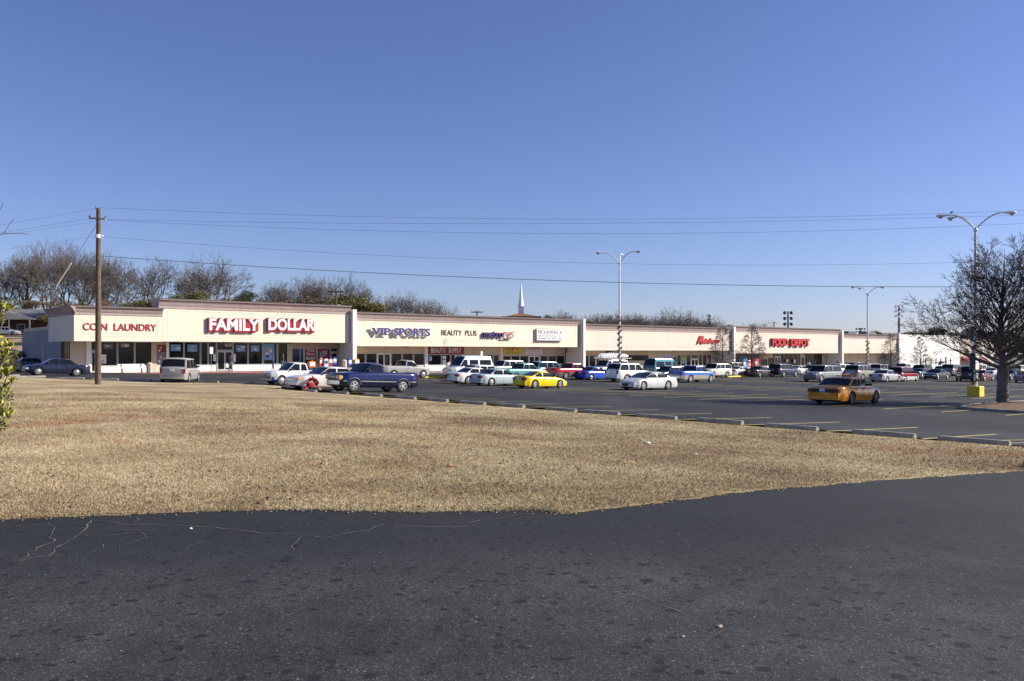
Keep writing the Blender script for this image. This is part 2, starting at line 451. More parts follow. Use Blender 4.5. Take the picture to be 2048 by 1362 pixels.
def turf(name='dormant_turf', blades=False):
    m, n, l, b = nmat(name)
    tc = n.new('ShaderNodeTexCoord'); v = tc.outputs['Object']
    t1 = noise_n(n, l, 0.22, 7, v, 0.68, .4)
    r1 = ramp(n, [(0.35, (0.235, 0.172, 0.105)), (0.45, (0.325, 0.25, 0.15)), (0.54, (0.41, 0.33, 0.198)), (0.66, (0.51, 0.43, 0.27))])
    l.new(t1.outputs[0], r1.inputs[0])
    # orange clay showing through
    t2 = noise_n(n, l, 0.16, 5, v, 0.7, 0.5)
    r2 = ramp(n, [(0.55, 0.0), (0.68, 0.55)]); l.new(t2.outputs[0], r2.inputs[0])
    c = mixc(n, l, r2.outputs[0], r1.outputs[0], (0.34, 0.165, 0.08))
    # small dark weeds and gaps
    t3 = noise_n(n, l, 5.5, 6, v, 0.75)
    r3 = ramp(n, [(0.28, (0.45, 0.42, 0.40)), (0.40, (1, 1, 1)), (0.72, (1.12, 1.10, 1.07))]); l.new(t3.outputs[0], r3.inputs[0])
    c = mixc(n, l, 1.0, c, r3.outputs[0], 'MULTIPLY')
    if blades:
        g = n.new('ShaderNodeNewGeometry')
        r4 = ramp(n, [(0.0, (0.86, 0.85, 0.83)), (0.5, (1.06, 1.05, 1.04)), (1.0, (1.28, 1.28, 1.27))]); l.new(g.outputs['Random Per Island'], r4.inputs[0])
        c = mixc(n, l, 1.0, c, r4.outputs[0], 'MULTIPLY')
    else:
        t4 = noise_n(n, l, 28, 5, v, 0.8)
        r4 = ramp(n, [(0.32, (0.74,) * 3), (0.66, (1.22,) * 3)]); l.new(t4.outputs[0], r4.inputs[0])
        c = mixc(n, l, 1.0, c, r4.outputs[0], 'MULTIPLY')
        bp = n.new('ShaderNodeBump'); bp.inputs['Strength'].default_value = 0.8; bp.inputs['Distance'].default_value = 0.05
        l.new(t4.outputs[0], bp.inputs['Height']); l.new(bp.outputs[0], b.inputs['Normal'])
    l.new(c, b.inputs['Base Color'])
    b.inputs['Roughness'].default_value = 0.95; b.inputs['Specular IOR Level'].default_value = 0.15
    return m
M['road'] = asphalt_near(); M['lot'] = asphalt_lot(); M['turf'] = turf(); M['blade'] = turf('dormant_grass_blades', True)
M['soil'] = pm('far_ground', (0.24, 0.19, 0.11), 0.95, 0, 0.25, 0.05)
M['clay'] = pm('orange_clay', (0.42, 0.20, 0.10), 0.95, 0, 0.2, 0.6)
M['mulch'] = pm('bark_mulch', (0.17, 0.085, 0.045), 0.95, 0, 0.5, 9, 0.8, bscale=30)
M['crack'] = pm('crack_dust', (0.13, 0.125, 0.115), 0.95, 0, 0.7, 6)

def wornpaint():
    m, n, l, b = nmat('worn_yellow_line')
    tc = n.new('ShaderNodeTexCoord'); t = noise_n(n, l, 9, 6, tc.outputs['Object'], 0.8)
    r = ramp(n, [(0.30, (0.14, 0.12, 0.08)), (0.46, (0.55, 0.44, 0.18))]); l.new(t.outputs[0], r.inputs[0])
    l.new(r.outputs[0], b.inputs['Base Color']); b.inputs['Roughness'].default_value = 0.85
    return m
M['stripe'] = wornpaint()

# ------------------------------------------------------------------ ground sheets
def cdt_sheet(name, outline, step, mat, dz, skirt=0):
    """sheet over a polygon, following the ground, dz above it"""
    xs = [p[0] for p in outline]; ys = [p[1] for p in outline]
    pts = [Vector((p[0], p[1])) for p in outline]
    ne = len(pts); edges = [(i, (i + 1) % ne) for i in range(ne)]
    x = min(xs) + step / 2
    while x < max(xs):
        y = min(ys) + step / 2
        while y < max(ys): pts.append(Vector((x + random.uniform(-.1, .1) * step, y + random.uniform(-.1, .1) * step))); y += step
        x += step
    vs, es, fs, *_ = delaunay_2d_cdt(pts, edges, [tuple(range(ne))], 1, 1e-4)
    vv = [(v.x, v.y, gz(v.x, v.y) + dz) for v in vs]
    me = bpy.data.meshes.new(name); me.from_pydata(vv, [], fs); me.materials.append(mat)
    bm = bmesh.new(); bm.from_mesh(me)
    lo = [v for v in bm.verts if not v.link_faces]
    bmesh.ops.delete(bm, geom=lo, context='VERTS')
    for f in bm.faces:
        if f.normal.z < 0: f.normal_flip()
        f.smooth = True
    if skirt:
        be = [e for e in bm.edges if len(e.link_faces) == 1]
        g = bmesh.ops.extrude_edge_only(bm, edges=be)['geom']
        for q in g:
            if isinstance(q, bmesh.types.BMVert): q.co.z -= skirt
    bm.to_mesh(me); bm.free()
    return link(name, me)

# base ground to the horizon
def base_ground():
    xs = sorted(set([-3000, -1500, -800, -500, -350] + list(range(-260, 300, 6)) + [330, 400, 550, 900, 1600, 3000]))
    ys = sorted(set([-400, -150, -60, -20, -8] + list(range(0, 320, 6)) + [345, 380, 450, 600, 900, 1600, 3500]))
    vs = [(x, y, gz(max(-260, min(290, x)), y) - 0.25) for y in ys for x in xs]
    w = len(xs)
    fs = [(j * w + i, j * w + i + 1, (j + 1) * w + i + 1, (j + 1) * w + i) for j in range(len(ys) - 1) for i in range(w - 1)]
    me = bpy.data.meshes.new('ground'); me.from_pydata(vs, [], fs); me.materials.append(M['soil'])
    me.polygons.foreach_set('use_smooth', [True] * len(fs))
    return props(link('ground', me), kind='structure')
base_ground()

# near road: everything on the camera's side
edge_px = [(-260, 1062), (0, 1041), (120, 1035), (260, 1029), (400, 1022), (520, 1020), (700, 1021), (845, 1024), (900, 1021), (1040, 1022), (1130, 1026),
           (1180, 1021), (1300, 1008), (1450, 988), (1600, 974), (1800, 957), (1950, 948), (2048, 942), (2300, 930)]
road_edge = [hit(x, y) for x, y in edge_px]
def jag(pts, amp, step):
    out = []
    for p, q in zip(pts, pts[1:]):
        k = max(1, int((q - p).length / step))
        for i in range(k):
            t = i / k; c = p.lerp(q, t); nn = Vector((-(q - p).y, (q - p).x, 0)).normalized()
            out.append(c + nn * (noise.noise(c * 1.1) * amp + noise.noise(c * 4.0) * amp * .7 + noise.noise(c * 15.0) * amp * 0.5))
    out.append(pts[-1]); return out
LOTA = 22.35
road_poly = [(-40, -12), (60, -12), (60, 24)] + [(p.x, p.y + 0.7) for p in reversed(road_edge)] + [(-40, 12)]
road = cdt_sheet('road', road_poly, 0.8, M['road'], 0.0)
props(road, kind='structure')

# parking lot sheet (reaches the shop fronts and runs below the grass edge)
def P2(v): return (v.x, v.y)
lot_poly = [P2(uv(LOTA - .5, -12)), P2(uv(60, -30)), P2(uv(160, -30)), P2(uv(300, -20)), P2(uv(300, 86)), P2(uv(185, 86)), P2(uv(60, 86)), P2(uv(14, 86)),
            P2(uv(5, 112)), P2(uv(-20, 112)), P2(uv(-25, 98)), P2(hit(-150, 749)), P2(hit(0, 753)), P2(hit(110, 757)), P2(hit(250, 762)), P2(hit(390, 766)), P2(hit(505, 768)), P2(hit(560, 773))]
lot = cdt_sheet('parking_lot', lot_poly, 3.0, M['lot'], 0.012)
props(lot, kind='structure')

# dormant grass between road and parking lot
top = [uv(LOTA, -3.0), uv(LOTA, 2), uv(LOTA, 10), uv(LOTA, 20), uv(LOTA, 30), uv(LOTA, 40), uv(LOTA, 48)] + \
      [hit(x, y) for x, y in ((560, 772.5), (505, 767.5), (390, 765.5), (250, 761.5), (110, 756.5), (0, 752.5), (-150, 748))]
turf_poly = [(p.x, p.y) for p in jag([Vector((p.x, p.y, 0)) for p in road_edge[:-1]], 0.10, 0.16)] + \
            [(p.x, p.y) for p in jag([Vector((p.x, p.y, 0)) for p in top], 0.10, 0.35)] + [(-55, 60), (-40, 25)]
def near_first(pts): return pts
turf_o = cdt_sheet('lawn', turf_poly, 0.9, M['turf'], 0.012, skirt=.12)
props(turf_o, kind='structure')

# bank, upper road and lawn left of the shops
def strip(name, px0, px1, rows, mat, dz, nx=14):
    vs = []; 
    for Y in rows:
        for i in range(nx + 1):
            x = ray(px0, Y) + (ray(px1, Y) - ray(px0, Y)) * i / nx
            vs.append((x, Y, gz(x, Y) + dz))
    w = nx + 1
    fs = [(j * w + i, j * w + i + 1, (j + 1) * w + i + 1, (j + 1) * w + i) for j in range(len(rows) - 1) for i in range(nx)]
    me = bpy.data.meshes.new(name); me.from_pydata(vs, [], fs); me.materials.append(mat)
    return props(link(name, me), kind='structure')
strip('clay_bank', -300, 68, [93, 95, 97, 99, 101, 103, 105.5], M['clay'], -0.05)
strip('grass_bank', -300, 95, [105.5, 110, 116, 124], M['turf'], -0.05)
strip('upper_road', -300, 110, [124, 128, 132, 136], M['lot'], -0.03)
strip('upper_lawn', -300, 120, [136, 142, 150, 160, 172, 190], M['turf'], -0.05)

# grass blades: short dry turf standing over the near lawn
def blades():
    rng = np.random.default_rng(3)
    N = 640000
    # density falls with distance
    Y = 7.5 + 38 * rng.random(N) ** 1.9
    px = rng.uniform(-60, 2110, N)
    X = (px - 1024) / FPX * Y
    # polygon test
    poly = np.array(turf_poly); ins = np.zeros(N, bool)
    xj, yj = poly[-1]
    for xi, yi in poly:
        c = ((yi > Y) != (yj > Y)) & (X < (xj - xi) * (Y - yi) / (yj - yi + 1e-12) + xi)
        ins ^= c; xj, yj = xi, yi
    X = X[ins]; Y = Y[ins]
    n = len(X)
    A = X * SA + Y * CA; B = -X * CA + Y * SA
    ga = np.array(GA); Z = np.interp(A, ga[:, 0], ga[:, 1]) + EYE + 0.012
    amp = 0.15
    hgt = rng.uniform(0.007, 0.030, n) * (1 + Y / 60) * np.clip((44 - Y) / 14, .15, 1); wd = rng.uniform(0.0018, 0.0050, n) * (1 + Y / 16)
    th = rng.uniform(0, 2 * np.pi, n); lx = rng.normal(0, .03, n); ly = rng.normal(0, .03, n)
    v = np.empty((n, 3, 3))
    v[:, 0, 0] = X - np.cos(th) * wd; v[:, 0, 1] = Y - np.sin(th) * wd; v[:, 0, 2] = Z - .01
    v[:, 1, 0] = X + np.cos(th) * wd; v[:, 1, 1] = Y + np.sin(th) * wd; v[:, 1, 2] = Z - .01
    v[:, 2, 0] = X + lx; v[:, 2, 1] = Y + ly; v[:, 2, 2] = Z + hgt
    me = np_mesh('grass', v.reshape(-1, 3), 3, M['blade'])
    props(link('grass', me), kind='stuff')

def np_mesh(name, verts, k, mat, midx=None, idx=None):
    """mesh from a soup of k-gons; verts (n*k,3) unless idx given (m,k)"""
    me = bpy.data.meshes.new(name)
    verts = np.ascontiguousarray(verts, dtype=np.float32)
    if idx is None: idx = np.arange(len(verts), dtype=np.int32).reshape(-1, k)
    idx = np.ascontiguousarray(idx, dtype=np.int32)
    me.vertices.add(len(verts)); me.vertices.foreach_set('co', verts.ravel())
    me.loops.add(idx.size); me.loops.foreach_set('vertex_index', idx.ravel())
    me.polygons.add(len(idx)); me.polygons.foreach_set('loop_start', np.arange(0, idx.size, k, dtype=np.int32))
    for mt in (mat if isinstance(mat, (list, tuple)) else [mat]): me.materials.append(mt)
    if midx is not None: me.polygons.foreach_set('material_index', np.ascontiguousarray(midx, dtype=np.int32))
    me.update(calc_edges=True); me.validate()
    return me
blades()

def inpoly(x, y):
    ins = False; xj, yj = turf_poly[-1]
    for xi, yi in turf_poly:
        if (yi > y) != (yj > y) and x < (xj - xi) * (y - yi) / (yj - yi) + xi: ins = not ins
        xj, yj = xi, yi
    return ins
def fallen_leaves():
    rng = np.random.default_rng(17); L = []
    xy = np.array(turf_poly)
    for _ in range(5200):
        Y = 8.5 + 34 * rng.random() ** 1.5; X = (rng.uniform(-40, 2080) - 1024) / FPX * Y
        A_ = X * SA + Y * CA
        if A_ > LOTA - .2: continue
        if not inpoly(X, Y): continue
        if noise.noise(Vector((X * .5, Y * .5, 3))) < rng.uniform(-.5, .45): continue
        z = gz(X, Y) + .03; s = rng.uniform(.012, .034); t = rng.uniform(0, 6.28); c_, s_ = math.cos(t) * s, math.sin(t) * s; h = rng.uniform(0, .03)
        L += [(X - c_, Y - s_, z), (X + s_ * .6, Y - c_ * .6, z + h), (X + c_, Y + s_, z + .005), (X - s_ * .6, Y + c_ * .6, z + h * .4)]
    me = np_mesh('fallen_leaves', np.array(L), 4, M['deadleaf'])
    props(link('fallen_leaves', me), kind='stuff')
M['deadleaf'] = pm('dead_leaves', (0.13, 0.085, 0.055), .9, 0, .6, 3)
fallen_leaves()
def edge_debris():
    # loose grit and turf crumbs spilling over the road edge
    rng = np.random.default_rng(21); L = []
    for p, q in zip(road_edge[1:], road_edge[2:]):
        k = int((q - p).length * 60)
        for _ in range(k):
            c = p.lerp(q, rng.random()); X = c.x + rng.normal(0, .04); Y = c.y - abs(rng.normal(0, .09)) + .03
            z = gz(X, Y) + .006; s = rng.uniform(.006, .02); t = rng.uniform(0, 6.28); c_, s_ = math.cos(t) * s, math.sin(t) * s
            L += [(X - c_, Y - s_, z), (X + s_ * .5, Y - c_ * .5, z + .006), (X + c_, Y + s_, z + .002), (X - s_ * .5, Y + c_ * .5, z + .01)]
    props(link('edge_debris', np_mesh('edge_debris', np.array(L), 4, M['blade'])), kind='stuff')
edge_debris()

# cracks in the near road
def cracks():
    rnd = random.Random(5)
    lines = [([(187, 1041), (180, 1050), (165, 1062), (158, 1071), (140, 1083), (122, 1092), (100, 1108), (60, 1120), (30, 1126)], .014),
             ([(187, 1044), (250, 1047), (330, 1052), (420, 1057), (480, 1062), (540, 1069), (594, 1074), (660, 1072), (720, 1064), (775, 1048), (830, 1053), (900, 1054), (930, 1046), (970, 1040), (1030, 1031), (1070, 1027)], .009),
             ([(594, 1074), (598, 1086), (590, 1100)], .008), ([(97, 1048), (102, 1066), (107, 1080), (90, 1092), (50, 1112), (20, 1126)], .008),
             ([(165, 1072), (210, 1072), (270, 1066), (278, 1072), (280, 1080), (240, 1100)], .007), ([(0, 1055), (60, 1052), (120, 1048), (187, 1046)], .006),
             ([(320, 1055), (300, 1062), (270, 1058), (240, 1060)], .006), ([(205, 1084), (195, 1096), (180, 1104)], .006), ([(400, 1085), (385, 1095), (350, 1112)], .005),
             ([(1740, 1090), (1700, 1098), (1650, 1108)], .005), ([(1380, 1230), (1340, 1215), (1250, 1190), (1190, 1170)], .006), ([(280, 1030), (276, 1040), (272, 1046)], .006)]
    mb = MB()
    for px, w in lines:
        pts = [hit(x, y) for x, y in px]
        q = []
        for p, r in zip(pts, pts[1:]):
            k = max(2, int((r - p).length / 0.09))
            for i in range(k):
                t = i / k; c = p.lerp(r, t); q.append(Vector((c.x + rnd.gauss(0, .014) + .10 * noise.noise(c * 2.5), c.y + rnd.gauss(0, .02) + .14 * noise.noise(c * 2.5 + Vector((9, 0, 0))), 0)))
        q.append(pts[-1])
        vs = []
        for i, p in enumerate(q):
            d = (q[min(i + 1, len(q) - 1)] - q[max(0, i - 1)]); d.z = 0; d.normalize()
            ww = w * .6 * rnd.uniform(.2, 1.25) * (0.3 if i in (0, len(q) - 1) else 1)
            for s in (-1, 1): vs.append((p.x - d.y * ww * s, p.y + d.x * ww * s, gz(p.x, p.y) + .004))
        mb.add(vs, [(2 * i, 2 * i + 1, 2 * i + 3, 2 * i + 2) for i in range(len(q) - 1)])
    props(mb.build('pavement_cracks', M['crack']), kind='structure')
cracks()

# painted stall lines
def groundline(mb, p, q, w, dz=.018, step=1.5):
    p = Vector((p[0], p[1], 0)); q = Vector((q[0], q[1], 0)); d = (q - p).normalized(); n = Vector((-d.y, d.x, 0)) * w / 2
    k = max(1, int((q - p).length / step)); vs = []
    for i in range(k + 1):
        c = p.lerp(q, i / k)
        for s in (-1, 1): e = c + n * s; vs.append((e.x, e.y, gz(c.x, c.y) + dz))
    mb.add(vs, [(2 * i, 2 * i + 1, 2 * i + 3, 2 * i + 2) for i in range(k)])
PITCH = 2.74
STOP0 = 7.9                        # b of the nearest stop's near end
mb = MB()
for i in range(-2, 17):            # near row beside the wheel stops
    b = STOP0 + i * PITCH + 2.3
    groundline(mb, uv(LOTA + .2, b), uv(LOTA + 5.9, b), .13)
for k, (a0, a1) in enumerate(((40.5, 51.5), (58.5, 69.5), (77, 88), (95, 106), (113, 124), (131, 142), (149, 160), (167, 178))):
    for i in range(0, 26):
        b = 12 + i * PITCH + .3 * k
        if b > 76: continue
        groundline(mb, uv(a0, b), uv(a1, b), .15)
    groundline(mb, uv((a0 + a1) / 2, 12), uv((a0 + a1) / 2, 74), .13)
for i in range(9):                 # hatched bay at the right
    groundline(mb, uv(LOTA + .6, STOP0 - PITCH * .2 + 2.0 - i * .75), uv(LOTA + 5.4, STOP0 - PITCH * .2 + .9 - i * .75), .09)
props(mb.build('stall_lines', M['stripe']), kind='structure')

# shadowed edge kerb of the tree island
def island():
    pts = [hit(1921, 817), hit(1960, 811), hit(2040, 806), hit(2110, 806), hit(2190, 812), hit(2200, 826), hit(2120, 831), hit(2048, 828), hit(1985, 824), hit(1935, 820)]
    P = [Vector((p.x, p.y, 0)) for p in pts]
    Q = []
    n = len(P)
    for i in range(n):
        for t in (0, .25, .5, .75):
            p0, p1, p2, p3 = P[i - 1], P[i], P[(i + 1) % n], P[(i + 2) % n]
            Q.append(.5 * ((2 * p1) + (p2 - p0) * t + (2 * p0 - 5 * p1 + 4 * p2 - p3) * t * t + (3 * p1 - p0 - 3 * p2 + p3) * t ** 3))
    c = sum(Q, Vector()) / len(Q)
    h = .15
    mb = MB(); n = len(Q); vs = []
    for k, (s, dz) in enumerate(((1, -.05), (1, h - .02), (.995, h), (.965, h), (.96, h - .06))):
        for q in Q: e = c + (q - c) * s; vs.append((e.x, e.y, gz(q.x, q.y) + dz))
    fs = [(k * n + i, k * n + (i + 1) % n, (k + 1) * n + (i + 1) % n, (k + 1) * n + i) for k in range(4) for i in range(n)]
    mb.add(vs, fs); kerb = mb.build('kerb', M['concrete']); props(kerb, kind='structure')
    mb = MB(); vs = [(c.x, c.y, gz(c.x, c.y) + h + .12)]
    for s, dz in ((.6, .07), (.962, -.03)):
        for q in Q: e = c + (q - c) * s; vs.append((e.x, e.y, gz(q.x, q.y) + h + dz))
    fs = [(0, 1 + i, 1 + (i + 1) % n) for i in range(n)] + [(1 + i, 1 + n + i, 1 + n + (i + 1) % n, 1 + (i + 1) % n) for i in range(n)]
    mb.add(vs, fs); props(mb.build('mulch_bed', M['mulch'], smooth=60), kind='structure')
island()
# ------------------------------------------------------------------ vehicles
# d = distance from the nose; top = silhouette of the lower body; gh = (windshield foot, roof front, roof rear, rear foot)
SPEC = {
 'sedan': dict(L=4.85, W=1.82, H=1.42, wb=2.78, fo=.95, wr=.325, clr=.20, top=[(0, .52), (.06, .66), (.35, .76), (1.25, .90), (3.9, .95), (4.6, .96), (4.78, .90), (4.85, .70)], gh=(1.25, 2.05, 3.15, 3.95), belt=.92, side=[(1.72, 2.42), (2.50, 3.22)], wh=1, tr=.74),
 'bigsedan': dict(L=5.38, W=1.98, H=1.47, wb=2.91, fo=1.03, wr=.345, clr=.21, top=[(0, .50), (.05, .72), (.4, .80), (1.45, .93), (4.2, .98), (5.1, .97), (5.30, .90), (5.38, .66)], gh=(1.5, 2.25, 3.5, 4.25), belt=.95, side=[(1.98, 2.72), (2.80, 3.62)], wh=1, tr=.76),
 'cabsedan': dict(L=5.25, W=1.90, H=1.42, wb=2.87, fo=1.05, wr=.345, clr=.18, top=[(0, .42), (.08, .62), (.5, .76), (1.2, .88), (4.5, .98), (4.95, .99), (5.15, .92), (5.25, .66)], gh=(1.15, 2.35, 3.35, 4.55), belt=.93, side=[(1.80, 2.62), (2.70, 3.62)], wh=2, tr=.70),
 'boxsedan': dict(L=5.0, W=1.85, H=1.42, wb=2.75, fo=.95, wr=.33, clr=.20, top=[(0, .55), (.03, .80), (.2, .84), (1.4, .92), (3.8, .95), (4.85, .95), (4.97, .92), (5.0, .62)], gh=(1.5, 2.05, 3.3, 3.8), belt=.94, side=[(1.85, 2.50), (2.58, 3.30)], wh=1, tr=.80),
 'coupe': dict(L=4.60, W=1.74, H=1.34, wb=2.64, fo=.95, wr=.325, clr=.18, top=[(0, .42), (.08, .58), (.5, .70), (1.2, .84), (3.5, .93), (4.25, .95), (4.50, .92), (4.60, .66)], gh=(1.2, 2.1, 2.9, 4.05), belt=.88, side=[(1.72, 2.72), (2.80, 3.30)], wh=2, tr=.70),
 'compact': dict(L=4.20, W=1.70, H=1.40, wb=2.50, fo=.82, wr=.30, clr=.19, top=[(0, .48), (.06, .64), (.4, .76), (1.05, .88), (3.3, .93), (3.95, .94), (4.12, .88), (4.2, .62)], gh=(1.05, 1.85, 2.8, 3.5), belt=.90, side=[(1.5, 2.15), (2.22, 2.9)], wh=1, tr=.74),
 'wagon': dict(L=4.75, W=1.80, H=1.55, wb=2.7, fo=.9, wr=.325, clr=.20, top=[(0, .52), (.06, .68), (.4, .78), (1.2, .92), (4.6, .98), (4.72, .9), (4.75, .62)], gh=(1.2, 1.95, 4.0, 4.62), belt=.94, side=[(1.62, 2.32), (2.40, 3.15), (3.25, 4.0)], wh=2, tr=.76),
 'suv': dict(L=4.85, W=1.88, H=1.76, wb=2.83, fo=.82, wr=.37, clr=.30, top=[(0, .66), (.03, .92), (.2, 1.0), (1.2, 1.08), (4.7, 1.12), (4.82, 1.05), (4.85, .62)], gh=(1.25, 1.75, 4.35, 4.75), belt=1.08, side=[(1.58, 2.30), (2.38, 3.15), (3.28, 4.30)], wh=2, tr=.80),
 'bigsuv': dict(L=5.25, W=1.98, H=1.90, wb=3.02, fo=.88, wr=.39, clr=.32, top=[(0, .70), (.04, .98), (.25, 1.06), (1.3, 1.16), (5.05, 1.20), (5.2, 1.1), (5.25, .66)], gh=(1.3, 1.95, 4.65, 5.12), belt=1.16, side=[(1.70, 2.55), (2.64, 3.50), (3.62, 4.60)], wh=2, tr=.80),
 'suburban': dict(L=5.60, W=2.0, H=1.90, wb=3.3, fo=.92, wr=.39, clr=.30, top=[(0, .70), (.03, 1.02), (.2, 1.10), (1.35, 1.16), (5.45, 1.20), (5.57, 1.1), (5.6, .66)], gh=(1.4, 1.95, 5.1, 5.5), belt=1.15, side=[(1.74, 2.45), (2.54, 3.30), (3.45, 5.0)], wh=2, tr=.80),
 'minivan': dict(L=4.95, W=1.92, H=1.75, wb=2.95, fo=.95, wr=.33, clr=.20, top=[(0, .50), (.08, .74), (.4, .86), (1.0, 1.0), (4.8, 1.04), (4.92, .96), (4.95, .60)], gh=(.95, 1.95, 4.4, 4.85), belt=.99, side=[(1.55, 2.40), (2.48, 3.35), (3.45, 4.35)], wh=1, tr=.78),
 'van': dict(L=5.45, W=2.0, H=2.30, wb=3.35, fo=.85, wr=.38, clr=.28, top=[(0, .66), (.03, .96), (.2, 1.04), (.85, 1.2), (5.3, 1.24), (5.42, 1.1), (5.45, .66)], gh=(.85, 1.75, 5.0, 5.35), belt=1.2, side=[(1.35, 1.95), (2.2, 3.3), (3.5, 4.7)], wh=1, tr=.72, sidetop=.42),
 'workvan': dict(L=5.3, W=1.95, H=1.96, wb=3.2, fo=.85, wr=.36, clr=.26, top=[(0, .62), (.03, .90), (.2, .98), (.95, 1.1), (5.15, 1.14), (5.27, 1.0), (5.3, .62)], gh=(.95, 1.7, 4.9, 5.2), belt=1.1, side=[(1.4, 2.0), (2.2, 3.2), (3.4, 4.6)], wh=1, tr=.78),
 'pickup': dict(L=5.45, W=1.98, H=1.76, wb=3.34, fo=.92, wr=.39, clr=.32, top=[(0, .66), (.03, 1.0), (.18, 1.08), (1.45, 1.17), (2.98, 1.20), (3.04, 1.20), (5.40, 1.20), (5.45, .75)], gh=(1.45, 2.05, 2.80, 2.96), belt=1.16, side=[(1.80, 2.72)], wh=2, tr=.80, bed=(3.10, 5.38)),
 'extpickup': dict(L=5.65, W=1.95, H=1.74, wb=3.35, fo=.90, wr=.385, clr=.32, top=[(0, .66), (.03, .98), (.18, 1.06), (1.4, 1.15), (3.38, 1.18), (3.44, 1.18), (5.60, 1.18), (5.65, .75)], gh=(1.35, 1.95, 3.18, 3.36), belt=1.14, side=[(1.70, 2.48), (2.58, 3.12)], wh=2, tr=.80, bed=(3.50, 5.58)),
 'smallpickup': dict(L=5.05, W=1.76, H=1.66, wb=3.05, fo=.80, wr=.34, clr=.27, top=[(0, .58), (.03, .88), (.2, .96), (1.2, 1.04), (2.96, 1.07), (3.02, 1.06), (5.0, 1.06), (5.05, .66)], gh=(1.15, 1.8, 2.72, 2.94), belt=1.04, side=[(1.50, 2.20), (2.30, 2.70)], wh=1, tr=.78, bed=(3.10, 4.98)),
}

